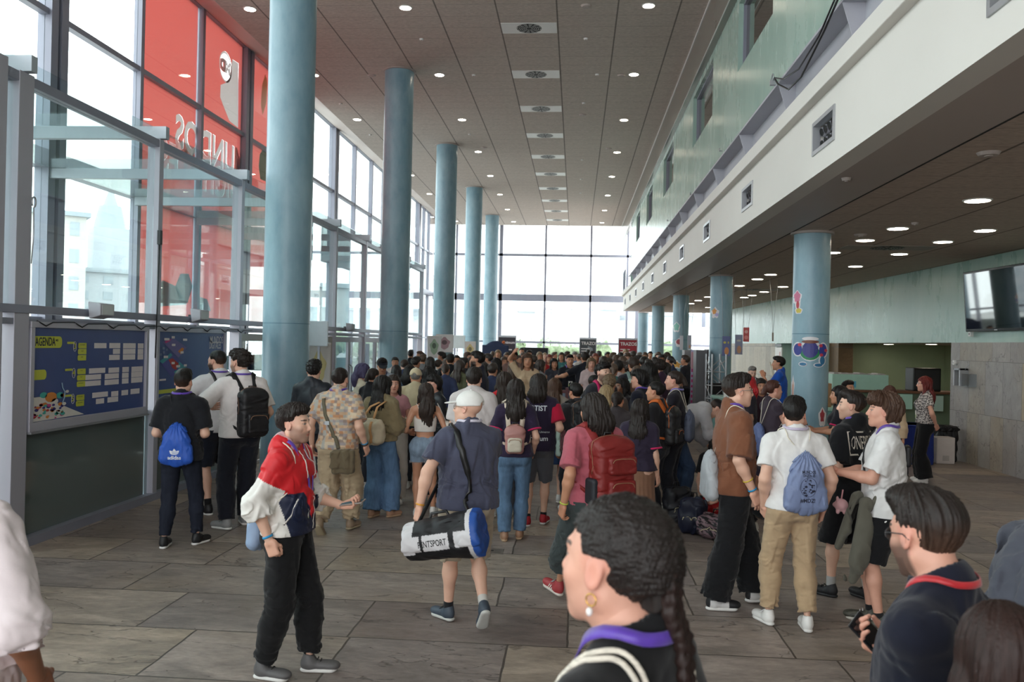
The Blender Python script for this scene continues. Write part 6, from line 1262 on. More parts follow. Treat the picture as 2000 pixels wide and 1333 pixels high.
p, b, pos = mid('woman with straight dark hair in navy tee, blue jeans and mini backpack', 1008, 745, 9.0, sex='f', face=-4, sk='fair', hr=('long', 'dark'), hk=dict(length=.36, vol=1.2, seed=32), tp=TP((44, 34, 58), drop=-.04, loose=.016, seed=303), bt=BT((92, 118, 146), m=M_denim, loose=.012, knee=.006, ankle=.018, t=1.96), sho=dict(key='tan', up=(170, 130, 104), sole=(180, 150, 120)), arms={-1: (.04, .12, -.42), 1: (.05, .10, -.45)}, legs={-1: (.09, -.05, .085, 5, 0), 1: (.07, .06, .085, 5, 0)}); pinktrim(p, b)
backpack(p, pos, -4, 'small dusty pink backpack with cream pocket on the navy T-shirt', col=(176, 126, 120), w=.20, hh=.27, dp=.10, off=(-.0, .0, -.09), pockets=((0, -.04, .075, .075),), pcol=(214, 204, 184), strapc=(206, 190, 172), rd=.045)
sb = Shape(); sb.rc((-.27, .05, 1.02), (-.27, .0, .55), .03, .05, k=.03, n=(1, 0, 0), sq=.5); sb.rc((-.25, .10, 1.0), (-.24, .12, .58), .03, .045, k=.03, n=(1, 0, 0), sq=.5); sb.wr(.012, 10, 10, 2, 4); o = solid('draped_cardigan', sb, .008, M_cloth, None, L3((214, 202, 182))); place(o, pos, -4, 'cream cardigan draped over the arm of the woman in blue jeans', 'cardigan')
p, b, pos = mid('person with shoulder-length dark hair in ARTIST team shirt and grey shorts', 1052, 735, 9.75, face=4, sk='fair', hr=('bob', 'dark'), hk=dict(vol=1.2), girth=1.05, tp=TP((40, 30, 52), drop=-.08, loose=.028, seed=304, fit=1.05), bt=BT((88, 88, 94), t=.95, loose=.022, name='shorts'), sho=dict(key='redx', up=(168, 28, 42), sole=(214, 208, 206), lace=60), legs={-1: (.09, -.06, .085, 12, 0), 1: (.08, .10, .085, 8, 0)}, arms={1: (.05, .14, -.36), -1: (.05, .05, -.48)})
for d in (1, -1):
    v = Shape(); arm(v, p, d, o=.026, t1=.84, loose=.022); e = p.S[d]+(p.E[d]-p.S[d])*.76; v.cut(e, nrm(p.E[d]-p.S[d])); e0 = p.S[d]+(p.E[d]-p.S[d])*.05; v.cut(e0, -nrm(p.E[d]-p.S[d])); solid('red_sleeve', v, .009, M_cloth, b, L3((176, 22, 56)))
wp = plain('white_print', (222, 226, 232)); decal(p, subdiv(text_mesh('ARTIST', .082, bold=.0016, sx=.9)), p.topsh, p.P2+np.array([0, 0, .10]), (1, 0, 0), (0, 0, 1), (0, -1, 0), wp, b, 'shirt_lettering'); decal(p, subdiv(text_mesh('Art is Your Universe', .035, sx=.9)), p.topsh, p.P0+np.array([.02, 0, .14]), (1, 0, 0), (0, 0, 1), (0, -1, 0), wp, b, 'shirt_lettering'); decal(p, subdiv(text_mesh('animum', .075, bold=.001)), p.topsh, p.P0+np.array([.02, 0, .065]), (1, 0, 0), (0, 0, 1), (0, -1, 0), wp, b, 'shirt_lettering')
sock(p, b, (30, 30, 34), z1=.13)
sb = Shape(); sb.box((.25, .02, .98), (.03, .11, .16), rd=.025); sb.wr(.006, 7, 7, 7, 3); o = solid('tote_bag', sb, .009, M_cloth, None, L3((166, 188, 178))); place(o, pos, 4, 'mint green canvas tote at the ARTIST shirt wearer\'s right side', 'tote bag'); ob = Shape(); ob.rc((.30, -.06, .92), (.30, -.05, 1.10), .04, .03); ob.wr(.01, 14, 14, 14, 3); solid('floral_pouch', ob, .009, M_cloth, o, L3((96, 62, 66)))
p, b, pos = mid('woman with light brown hair and denim skirt behind the ARTIST shirt', 1083, 742, 11.2, sex='f', face=10, sk='fair', hr=('long', 'chest'), tp=TP((150, 140, 130), drop=.0, seed=305), bt=dict(col=(66, 92, 138), skirt=True, hemz=.52, r1=.20), sho=WH)
(pos2, _) = HD(1117, 755, 10.4); p, b, pos = mid('short-haired person carrying a bulky black rucksack', 1126, 752, 10.6, face=-30, hr=('short', 'black'), sk='tan', tp=TP((50, 48, 52), sleeve=1.9, seed=306))
backpack(p, pos, -30, 'bulky black rucksack with pale folded cloth on top', col=(26, 26, 29), w=.34, hh=.52, dp=.22, off=(0, 0, .02), pockets=((0, -.1, .12, .10),))
p, b, pos = mid('woman with long dark curly hair, navy pink-trim tee and brown skirt', 1250, 785, 8.7, sex='f', face=18, sk='fair', hr=('long', 'dark'), hk=dict(length=.40, vol=1.6, seed=33), tp=TP((46, 38, 56), drop=-.02, seed=307), bt=dict(col=(134, 98, 78), skirt=True, hemz=.25, r0=.15, r1=.22), girth=1.05); pinktrim(p, b)
# man in grey hoodie bending down
pos = (at_z(1325, 985).x+.05, at_z(1325, 985).y+.1, 0); FA = 78
p, b = mk('man in pale grey hoodie bending over the bags on the floor', pos, FA, 1.76, sk='fair', hr=('fade', 'black'), d=9.8, lean=72, bend=34, py=-.10, pz=.93, hpitch=-8, hk=dict(vol=1.2), arms={-1: (.0, .20, -.46), 1: (.02, .26, -.40)}, tp=TP((176, 174, 176), sleeve=1.9, loose=.028, hood=True, seed=308, name='hoodie', drop=.0), bt=BT((66, 84, 112), m=M_denim), sho=BK); lanyard(p, b, (84, 52, 150), badge=False, back=True)
# crouching people by the bags
pos = (at_z(1462, 1040).x, at_z(1462, 1040).y-.1, 0); FA = -72
p, b = mk('crouching person in dark T-shirt with pink sleeve trim behind the tall man', pos, FA, 1.70, sk='fair', hr=('short', 'black'), d=9.6, pz=.36, py=-.18, lean=38, bend=10, arms={-1: (.0, .36, -.36), 1: (.0, .34, -.34)}, legs={-1: (.12, .05, .085, 10, 0), 1: (.14, -.02, .085, 10, 0)}, tp=TP((44, 36, 54), seed=309), bt=BT((26, 26, 30), top_=-.02), sho=dict(key='beigew', up=(206, 198, 186))); pinktrim(p, b)
pos = (at_z(1400, 1020).x+.1, at_z(1400, 1020).y+.55, 0)
p, b = mk('person squatting among the backpacks in black top', pos, 200, 1.66, sk='fair', hr=('long', 'black'), d=10, pz=.34, py=-.16, lean=42, bend=10, arms={-1: (.04, .30, -.38), 1: (.0, .32, -.36)}, legs={-1: (.16, .05, .085, 15, 0), 1: (.16, .0, .085, 15, 0)}, tp=TP((24, 24, 28), seed=310), bt=BT((24, 24, 28), top_=-.02), sho=BK); bracelet(p, b, -1, (120, 150, 190), t=.9)
def floor_bag(px, py, size, col, label, tilt=0, name='backpack', yaw=20, camo=False, m=None):
    c = at_z(px, py); sh = Shape(); w_, d_, h_ = size; sh.box((0, 0, h_/2), (w_/2, d_/2, h_/2), rd=min(size)*.36, k=.02); sh.ell((0, -d_*.42, h_*.34), (w_*.36, d_*.25, h_*.26), k=.03); sh.wr(.010, 6, 6, 6, int(px)); sh.cut((0, 0, .002), (0, 0, -1))
    colf = L3(col) if not camo else (lambda v: np.where((waves(v.astype(f32)*V(13, 13, 18), 5) > .0)[:, None], L3((28, 26, 30)), L3((128, 104, 112))))
    o = solid(name, sh, .009, m or M_nylon, None, colf); o.location = (c.x, c.y, 0); o.rotation_euler = (0, 0, D(yaw)); tag(o, label, 'backpack')
    mb = MB(); mb.tube([(-.04, d_*.2, h_-.02), (-.03, d_*.2, h_+.05), (.03, d_*.2, h_+.05), (.04, d_*.2, h_-.02)], .009, n=6); mb.build('handle', M_black, o)
    mb = MB(); strap(mb, sh, [(-w_*.32, -d_*.7, h_*.42), (-w_*.2, -d_*.8, h_*.56), (w_*.2, -d_*.8, h_*.56), (w_*.32, -d_*.7, h_*.42)], .008, off=.002); mb.build('zip', plain('zip_cream', (196, 184, 150), rough=.5, noise=((50, 50, 50), .1)), o); return o
floor_bag(1322, 1028, (.34, .24, .46), (26, 26, 32), 'black backpack standing under the bending hoodie man'); floor_bag(1352, 1042, (.30, .24, .40), (24, 28, 48), 'dark navy backpack with cream zip beside the black one on the floor', yaw=-20)
floor_bag(1402, 1018, (.36, .26, .34), (176, 28, 34), 'red backpack on the floor among the dark bags', yaw=10); floor_bag(1396, 1052, (.38, .26, .26), (40, 36, 40), 'black bag with pink leaf pattern lying on the floor', yaw=-25, camo=True)
# ---- right-hand group
p, b, pos = mid('woman in pale pleated maxi skirt and arm warmers at the counter', 1509, 745, 10.5, sex='f', face=72, sk='pink', hr=('pony', 'redbrown'), hk=dict(length=.16), tp=dict(col=(60, 50, 60), sleeve=.3, loose=.010, drop=.03), bt=dict(col=(196, 182, 182), skirt=True, hemz=.06, r0=.14, r1=.22, pleat=.008), arms={1: (-.02, .34, -.20), -1: (-.02, .36, -.16)}, poles={1: (.4, -.6, -1), -1: (-.4, -.6, -1)}, hands={1: dict(curl=.6), -1: dict(curl=.6)})
for d in (-1, 1): w_ = Shape(); arm(w_, p, d, o=.008, t0=.8, t1=1.96); w_.cut(p.S[d]+(p.E[d]-p.S[d])*.72, nrm(p.S[d]-p.E[d])); solid('arm_warmer', w_, .008, M_cloth, b, L3((212, 208, 214)))
mb = MB(); cc = p.HC+p.Rh@np.array([.06, .03, .085]); mb.tube([tuple(cc+np.array([0, -.02, -.01])), tuple(cc), tuple(cc+np.array([0, .02, -.006]))], .007, n=8); mb.build('hair_clip', plain('clip_blue', (110, 150, 200), rough=.3, noise=((50, 50, 50), .1)), b)
drawbag(p, pos, 72, 'periwinkle drawstring bag hanging behind the maxi-skirt woman', col=(98, 112, 156), off=(0, -.03, -.16), w=.28, hh=.36, h=.009)
sb = Shape(); sb.box((.03, .42, 1.22), (.05, .012, .07), Rx(D(25)), rd=.008); o = solid('wallet_phone', sb, .005, M_nylon, None, L3((30, 28, 34))); place(o, pos, 72, 'dark phone in the hands of the maxi-skirt woman', 'phone')
p, b, pos = mid('woman with red-dyed hair behind the brown-shirted man', 1462, 738, 12.4, sex='f', face=-90, hr=('bob', (176, 40, 44)), sk='tan', tp=TP((40, 36, 44)))
p, b, pos = mid('dark-haired person seen between the red hair and the maxi-skirt woman', 1486, 742, 12.8, face=180, hr=('bob', 'dark'), tp=TP((60, 40, 50)))
p, b, pos = mid('woman in black pink-trim tee with ponytail and blue-grey sack', 1320, 727, 10.8, sex='f', face=-72, sk='pink', hr=('pony', 'brown'), hk=dict(length=.12), tp=TP((30, 26, 36), seed=312)); pinktrim(p, b); lanyard(p, b, (120, 110, 190), badge=False); drawbag(p, pos, -72, 'blue-grey drawstring bag on the ponytailed woman in pink-trim tee', col=(92, 100, 122), off=(0, -.03, -.10), w=.28, hh=.36, h=.010)
p, b, pos = mid('dark-haired woman in profile wearing a black and orange backpack', 1283, 748, 10.0, sex='f', face=-66, sk='tan', hr=('bun', 'black'), tp=TP((30, 28, 32), seed=313)); backpack(p, pos, -66, 'black backpack edged in orange on the dark-haired woman in profile', col=(30, 28, 30), w=.28, hh=.42, dp=.14, strapc=(206, 104, 44), zipc=(206, 104, 44), h=.010)
p, b, pos = mid('young man with black fringe and purple lanyard in profile', 1252, 726, 11.3, face=-68, sk='pink', hr=('mop', 'black'), tp=TP((28, 30, 44), seed=314), hk=dict(vol=.8)); lanyard(p, b, (92, 56, 168), badge=False)
p, b, pos = mid('bearded curly-haired man laughing with a pink backpack strap', 1176, 712, 11.4, face=140, sk='fair', stub=.8, hr=('curly', 'black'), hk=dict(vol=.6), tp=TP((50, 50, 58), seed=315)); mb = MB(); strap(mb, p.topsh, [p.P3+np.array([.10, -.02, .02]), p.P3+np.array([.11, .04, -.0]), p.P2+np.array([.12, .10, .05]), p.P2+np.array([.13, .08, -.1])], .05, off=.004, th=.008); mb.build('pink_strap', plain('pink_strap', (196, 40, 100), rough=.7, noise=((40, 40, 40), .1)), b)
for (lab, px, py, d, kw) in [
    ('man with short light curls seen from behind in the middle group', 1190, 736, 10.8, dict(hr=('curly', 'light'), hk=dict(vol=.6), face=10, tp=TP((90, 76, 70)))),
    ('woman with smooth blond bob seen from behind', 1184, 756, 10.4, dict(sex='f', hr=('bob', 'blond'), face=20, tp=TP((150, 140, 130)))),
    ('woman with dark ponytail just behind the pink-shirted person', 1206, 768, 10.0, dict(sex='f', hr=('pony', 'dark'), face=15, tp=TP((60, 54, 56)))),
    ('smiling woman with black hair turned to the left', 1217, 742, 11.8, dict(sex='f', sk='umber', hr=('long', 'black'), face=-120, tp=TP((40, 36, 40)))),
    ('woman with thick black hair and a grey beanie strap', 1268, 712, 12.6, dict(sex='f', hr=('long', 'black'), hk=dict(vol=1.4), face=-60, tp=TP((44, 40, 46)))),
    ('stout man in black tee leaning over with white bag cord', 1146, 733, 12.2, dict(hr=('fade', 'black'), face=60, girth=1.2, lean=14, tp=TP((26, 27, 32)))),
    ('woman in cream top with purple-tinted hair by the glass doors', 707, 713, 12.4, dict(sex='f', hr=('bob', 'purple'), sk='pink', face=70, tp=TP((202, 190, 168)))),
    ('dark ponytailed woman in black beside the purple-haired woman', 728, 722, 11.8, dict(sex='f', hr=('pony', 'dark'), face=30, tp=TP((26, 26, 30), sleeve=1.9))),
    ('bald man in cream T-shirt and beige cap seen from behind', 812, 722, 12.0, dict(hr=('bald', 'grey'), face=0, tp=TP((196, 182, 150)), girth=1.05)),
    ('woman with very long black hair beside the beige cap', 838, 719, 12.6, dict(sex='f', hr=('long', 'black'), hk=dict(length=.45), face=5, tp=TP((30, 30, 36)))),
    ('dark bobbed woman near the second tall column', 800, 716, 13.4, dict(sex='f', hr=('bob', 'black'), face=10, tp=TP((60, 72, 90)))),
    ('man in dark cap and pale blue shirt reading by the second tall column', 746, 701, 14.4, dict(hr=('short', 'black'), face=160, hpitch=18, tp=TP((168, 180, 196)), arms={-1: (.0, .28, -.28), 1: (.0, .28, -.28)})),
    ('man in black tee with grey drawstring bag queuing by the doors', 880, 694, 17.5, dict(hr=('fade', 'black'), face=-6, tp=TP((24, 25, 30)), bt=BT((24, 24, 30)))),
    ('bearded man in navy polo standing taller than the queue', 935, 687, 14.0, dict(hr=('short', 'black'), stub=1.0, face=-80, tp=TP((36, 38, 52)), girth=1.15)),
    ('woman with black waist-length hair and bare shoulders', 970, 702, 16.5, dict(sex='f', hr=('long', 'black'), hk=dict(length=.35), face=0, tp=TP((150, 132, 104), sleeve=.25, drop=0))),
    ('woman with arm raised high in the thick of the crowd', 1030, 693, 16.0, dict(sex='f', hr=('long', 'chest'), face=170, tp=TP((196, 170, 140)), arms={1: (.10, .18, .36), -1: (.05, .05, -.48)})),
    ('man in brown plaid shirt with curly black hair facing the camera', 1003, 688, 20.0, dict(hr=('curly', 'black'), sk='umber', face=175, tp=TP((118, 90, 84), sleeve=1.9))),
    ('woman with long black hair in dark strappy dress', 1082, 702, 20.6, dict(sex='f', hr=('long', 'black'), hk=dict(length=.4), face=165, tp=TP((60, 62, 72), sleeve=.2))),
    ('staff man in black tee with green badges facing the camera', 1113, 695, 19.5, dict(hr=('fade', 'black'), face=170, tp=TP((28, 30, 38)), bt=BT((130, 144, 160)))),
    ('man in black tee with arms spread, back to the camera', 1143, 690, 19.0, dict(hr=('fade', 'black'), face=-10, tp=TP((30, 32, 40)), arms={-1: (.35, .2, -.18), 1: (.3, .15, -.25)})),
    ('blond woman in floral blouse in the distance', 1155, 701, 18.5, dict(sex='f', hr=('bob', 'light'), sk='pink', face=175, tp=TP((196, 176, 176)))),
    ('short-haired man with mint backpack in the right of the crowd', 1238, 701, 14.2, dict(hr=('fade', 'brown'), face=-6, tp=TP((34, 34, 42)))),
    ('black-haired man in pale pink shirt in the right of the crowd', 1208, 707, 15.2, dict(hr=('short', 'black'), face=0, tp=TP((196, 176, 176)))),
    ('person with curly dark hair beside the third short column', 1289, 706, 15.5, dict(hr=('curly', 'dark'), face=-30, hk=dict(vol=1.3), tp=TP((60, 40, 60)))),
    ('woman with dark hair near the teal sticker column', 1272, 712, 13.8, dict(sex='f', hr=('long', 'black'), face=-50, tp=TP((120, 100, 110))))]:
    p, b, pos = mid(lab, px, py, d, **kw)
    if 'beige cap' in lab and 'bald' in lab: cap(p, b, (204, 188, 156), h=.008)
    if 'dark cap' in lab: cap(p, b, (34, 36, 44), h=.008, back=False); lanyard(p, b, (44, 50, 90), badge=False)
    if 'grey drawstring' in lab: drawbag(p, pos, -6, 'grey drawstring bag on the queuing man in black tee', col=(70, 74, 84), h=.012)
    if 'mint' in lab: backpack(p, pos, -6, 'mint backpack on the short-haired man in the crowd', col=(150, 176, 168), h=.012)
    if 'badges' in lab: lanyard(p, b, (120, 100, 190), bcol=(190, 210, 90))
    if 'white bag cord' in lab: drawbag(p, pos, 60, 'slate drawstring bag on the stout man\'s back', col=(110, 124, 140), h=.011)
# ---- people right, by the counter and the alcove
p, b, pos = mid('red-haired woman in leopard-print top and flared black trousers', 1808, 738, 13.6, sex='f', face=-78, sk='pink', hr=('long', 'red'), hk=dict(length=.34, seed=41), tp=dict(col=lambda v: np.where((waves(v.astype(f32)*V(30, 30, 30), 9) > .1)[:, None], L3((48, 44, 48)), L3((196, 188, 184))), sleeve=.55, loose=.016, drop=.02), bt=dict(col=(18, 18, 21), loose=.014, knee=.015, ankle=.075, t=1.99, top_=.06), sho=WH, arms={-1: (.0, -.14, -.44), 1: (.0, -.14, -.44)}, poles={-1: (-1, .2, 0), 1: (1, .2, 0)}); glasses(p, b, (60, 50, 50)); lanyard(p, b, (60, 60, 70), width=.01, blen=.3, bcol=(150, 180, 90))
p, b, pos = mid('woman in glasses with auburn hair and beige blouse behind the table', 1738, 756, 12.4, sex='f', face=-150, sk='tan', hr=('long', 'redbrown'), tp=TP((196, 170, 140), sleeve=1.9)); glasses(p, b, (40, 36, 36))
p, b, pos = mid('dark-haired staff woman in pink-trim tee handing over paper', 1642, 757, 10.8, sex='f', face=-75, sk='tan', hr=('long', 'black'), tp=TP((28, 26, 34)), arms={-1: (.0, .34, -.28), 1: (.0, .34, -.28)}); pinktrim(p, b)
sb = Shape(); sb.box((.0, .44, 1.03), (.08, .10, .012), Rx(D(20)), rd=.008); o = solid('paper_leaflets', sb, .008, M_cloth, None, L3((206, 188, 160))); place(o, pos, -75, 'pale leaflets in the hands of the pink-trim staff woman', 'leaflet')
p, b, pos = mid('dark-haired man facing left behind the staff woman', 1655, 746, 13.0, face=150, hr=('short', 'black'), sk='tan', tp=TP((36, 36, 44)))
p, b, pos = mid('man in black tee with white lanyard working behind the counter', 1468, 704, 17.5, face=172, sk='fair', hr=('fade', 'grey'), H=1.72, tp=TP((26, 26, 32)), hpitch=20); lanyard(p, b, (200, 200, 206), width=.02, badge=False)
p, b, pos = mid('man in royal blue T-shirt with hand to his mouth', 1523, 693, 16.8, face=-72, sk='tan', hr=('short', 'black'), tp=TP((26, 80, 178), loose=.028), arms={-1: (-.05, .26, -.02), 1: (.04, .06, -.49)}, poles={-1: (-.3, .2, -1)})
# ================================================================ FITTINGS, SIGNS AND FURNITURE
def pl_(name, rgb=None, **k): k.setdefault('rough', .6); k.setdefault('noise', ((8, 8, 8), .04)); return plain(name, rgb, **k)
navy = pl_('board_navy', (62, 80, 134), rough=.3); lime = pl_('board_lime', (196, 200, 62), rough=.4); wht = pl_('print_pale', (226, 216, 216), rough=.5); inkd = pl_('print_dark', (40, 44, 60)); 
def on_wall(X, y, z): return (X, y, z)
class Card:
    """flat print on a board in the plane x = X (reading direction +Y seen from +X side)"""
    def __init__(s, X): s.X = X; s.L = {}
    def poly(s, pts, m, lv=1):
        s.L.setdefault(m.name, (m, MB())); s.L[m.name][1].add([(s.X+.0012*lv, y, z) for y, z in pts], [tuple(range(len(pts)))])
    def rect(s, y0, y1, z0, z1, m, lv=1, r=0, left=True, right=True):
        if r <= 0: s.poly([(y0, z0), (y1, z0), (y1, z1), (y0, z1)], m, lv); return
        pts = []
        for cy, cz, a0, on in ((y1-r, z0+r, -PI/2, right), (y1-r, z1-r, 0, right), (y0+r, z1-r, PI/2, left), (y0+r, z0+r, PI, left)):
            if on: pts += [(cy+math.cos(a0+t)*r, cz+math.sin(a0+t)*r) for t in np.linspace(0, PI/2, 5)]
            else: pts += [((y1 if cy > (y0+y1)/2 else y0), (z0 if cz < (z0+z1)/2 else z1))]
        s.poly(pts, m, lv)
    def build(s, parent, nm='print'):
        for m, mb in s.L.values(): mb.build(nm, m, parent, fixn=False)
def wall_text(s, size, X, y, z, m, parent, name='lettering', sx=1, bold=.0, align='CENTER', mirror=False):
    k = -1 if mirror else 1
    return text_obj(name, s, size, m, Matrix(((0, 0, 1, X), (k, 0, 0, y), (0, 1, 0, z), (0, 0, 0, 1))), parent, sx=sx, bold=bold, align=align)
BX = XP+.05
def board(ya, yb, z0, z1, label):
    f = MB(); t = .06; f.box(BX-.05, BX+.03, ya-t, yb+t, z0-t-.03, z0); f.box(BX-.05, BX+.03, ya-t, yb+t, z1, z1+t); f.box(BX-.05, BX+.03, ya-t, ya, z0, z1); f.box(BX-.05, BX+.03, yb, yb+t, z0, z1)
    o = f.build('notice_board', M_frame, bevel=.004); MB().box(BX-.04, BX-.002, ya, yb, z0, z1).build('panel', navy, o); MB().box(BX-.05, BX+.05, ya-t, yb+t, z0-t-.05, z0-t-.03).build('ledge', M_alu, o); tag(o, label, 'notice board'); return o
def bp(px, py): v = at_x(px, py, BX); return v.y, v.z
# agenda board
(ya, z1), (yb, _) = bp(64, 640), bp(283, 647); z0 = bp(62, 826)[1]; ya = max(ya, posts[3]+.18)
o = board(ya, yb, z0, z1, 'navy AGENDA board with lime tabs and timetable blocks behind glass'); c = Card(BX)
W_, H_ = yb-ya, z1-z0; Y = lambda u: ya+u*W_; Z = lambda v: z1-v*H_
cy = lambda x: ya+(x-100)/(1420-100)*W_           # crop columns to board
def cz(y, x=760): top = 118+(x-100)/1320*42; bot = 1250-(x-100)/1320*185; return z1-(y-top)/(bot-top)*H_
def R_(x0, x1, y0, y1, m, lv=1, r=0, **k): xm = (x0+x1)/2; c.rect(cy(x0), cy(x1), cz(y1, xm), cz(y0, xm), m, lv, r, **k)
R_(100, 392, 222, 362, lime, r=.045, left=False); R_(100, 240, 622, 742, lime, r=.04, left=False)
for (y0, xs) in ((302, [(566, 660)]), (374, [(564, 660)]), (448, [(562, 658)]), (612, [(562, 656)]), (688, [(560, 656)]), (764, [(558, 654)]), (926, [(556, 648)]), (998, [(554, 646)])): [R_(a, b_, y0, y0+66, lime, 2, r=.018, right=False) for a, b_ in xs]
for x0, x1, y0 in [(750, 900, 304), (936, 1078, 304), (1116, 1290, 306), (1320, 1404, 308), (984, 1076, 374), (1116, 1288, 374), (1320, 1402, 376), (936, 1074, 446), (1116, 1286, 442), (1320, 1402, 440), (696, 892, 606), (932, 1070, 600), (1112, 1202, 592), (1238, 1400, 586), (652, 842, 684), (888, 1068, 672), (1110, 1200, 662), (1236, 1398, 650), (650, 840, 758), (886, 1068, 744), (1110, 1200, 730), (1236, 1396, 716), (740, 932, 896), (974, 1066, 884), (1108, 1198, 870), (1232, 1360, 852), (786, 886, 974), (928, 1066, 954)]: R_(x0, x1, y0, y0+62, wht)
for x0, x1, y0 in [(446, 524, 288), (430, 508, 612), (430, 506, 924)]: R_(x0, x1, y0, y0+26, lime)
rg = random.Random(8); cols_ = [pl_('art_%s' % n, c_) for n, c_ in (('orange', (214, 134, 60)), ('pink', (196, 70, 130)), ('teal', (70, 170, 160)), ('red', (176, 56, 48)), ('cream', (220, 214, 206)), ('indigo', (60, 50, 120)))]
c.poly([(cy(100), cz(955, 100)), (cy(230), cz(940, 230)), (cy(330), cz(1010, 330)), (cy(650), cz(1160, 650)), (cy(100), cz(1246, 100))], cols_[4])
for i in range(70):
    x, y = 105+rg.random()*330, 1030+rg.random()*170; 
    if y > 1235-(x-100)*.14: continue
    w_ = 10+16*rg.random(); a0 = rg.random()*6; pts = [(cy(x+math.cos(a0+t)*w_), cz(y+math.sin(a0+t)*w_*.9, x)) for t in np.linspace(0, 6.28, 7)[:-1]]; c.poly(pts, cols_[rg.randrange(6)], 2+i % 4)
for x, y, w_, k in ((215, 925, 36, 2), (290, 950, 60, 0), (380, 930, 38, 2), (404, 930, 22, 0), (330, 1000, 34, 4)): c.poly([(cy(x+math.cos(t)*w_), cz(y+math.sin(t)*w_, x)) for t in np.linspace(0, 6.28, 13)[:-1]], cols_[k], 3)
bw_ = [(392, 780), (400, 840), (425, 890), (420, 960), (402, 1020)]
for (x0, y0), (x1, y1) in zip(bw_, bw_[1:]): c.poly([(cy(x0), cz(y0, x0)), (cy(x0+12), cz(y0, x0)), (cy(x1+12), cz(y1, x1)), (cy(x1), cz(y1, x1))], pl_('bow_pale', (160, 190, 214)), 4)
c.poly([(cy(455+math.cos(t)*18), cz(884+math.sin(t)*18, 455)) for t in np.linspace(0, 6.28, 13)[:-1]], cols_[4], 4)
c.build(o); wall_text('AGENDA', .12, BX+.004, cy(222), cz(292, 222), inkd, o, sx=.66, bold=.002); wall_text('MD', .03, BX+.004, cy(338), cz(272, 338), inkd, o, bold=.001)
for t_, x, y in (('3', 528, 345), ('4', 522, 665), ('5', 518, 975)):
    wall_text(t_, .085, BX+.004, cy(x), cz(y, x), lime, o, bold=.002); rr_ = MB(); rr_.tube([(BX+.004, cy(x)+math.cos(a)*.028, cz(y, x)+math.sin(a)*.052) for a in np.linspace(0, 6.28, 20)], .0018, n=5); rr_.build('ring', wht, o)
for y0, xs in ((318, 600), (392, 600), (464, 598), (628, 596), (704, 594), (780, 592), (942, 588), (1014, 588)): wall_text('SALA' if y0 % 3 else 'ESCENARIO', .018, BX+.006, cy(xs+10), cz(y0+8, xs), inkd, o)
# the second board with floor plans
(ya, z1), (yb, _) = bp(308, 648), bp(437, 652); z0 = bp(305, 792)[1]
o = board(ya, yb, z0, z1, 'navy MUNDOS DIGITALES board with two slanted floor plans'); c = Card(BX); W_, H_ = yb-ya, z1-z0
cy = lambda x: ya+(x-140)/(1160-140)*W_; cz = lambda y, x=0: z1-(y-(130+.022*(x-140)))/1110*H_
vio = pl_('plan_violet', (104, 92, 150), rough=.4); tea = pl_('plan_teal', (60, 150, 160), rough=.4)
P4 = lambda L, m, lv=1: c.poly([(cy(x), cz(y, x)) for x, y in L][::-1], m, lv)
P4([(205, 288), (350, 225), (550, 385), (430, 545)], vio); P4([(170, 580), (335, 450), (550, 700), (470, 830), (330, 830)], pl_('plan_indigo', (84, 84, 150))); P4([(170, 580), (320, 460), (345, 500), (210, 620)], tea, 2); P4([(290, 560), (350, 545), (440, 640), (400, 735), (350, 700)], cols_[3], 2); P4([(232, 280), (330, 240), (300, 280), (250, 310)], cols_[1], 2); P4([(420, 440), (480, 380), (510, 400), (470, 490)], cols_[0], 2); P4([(440, 600), (545, 700), (500, 800), (420, 700)], tea, 2); P4([(370, 760), (420, 730), (430, 790), (390, 800)], cols_[2], 3)
for x, y, w_ in ((225, 238, 70), (325, 208, 44), (330, 328, 50), (455, 450, 46), (222, 510, 60), (332, 612, 44), (398, 668, 56), (510, 662, 44), (488, 248, 62), (205, 375, 30), (250, 400, 26), (210, 440, 26), (170, 470, 26)): c.rect(cy(x), cy(x+w_), cz(y+26, x), cz(y-10, x), wht if w_ > 32 else pl_('print_grey', (120, 130, 160)), 4)
c.rect(cy(175), cy(262), cz(880, 200), cz(852, 200), wht, 2); c.rect(cy(110+30), cy(540), cz(1080, 300), cz(1020, 300), lime, 1, r=.02, left=False)
for x in (135, 205, 480, 545): c.rect(cy(x), cy(x+45), cz(1180, x), cz(1130, x), pl_('print_grey'), 2)
c.rect(cy(135), cy(620), cz(1165, 400), cz(1155, 400), wht, 2); c.build(o)
wall_text('MUNDOS', .15, BX+.004, cy(1028), cz(272, 1028), wht, o, sx=.72, bold=.001); wall_text('DIGITALES', .15, BX+.004, cy(1008), cz(362, 1008), wht, o, sx=.58, bold=.001)
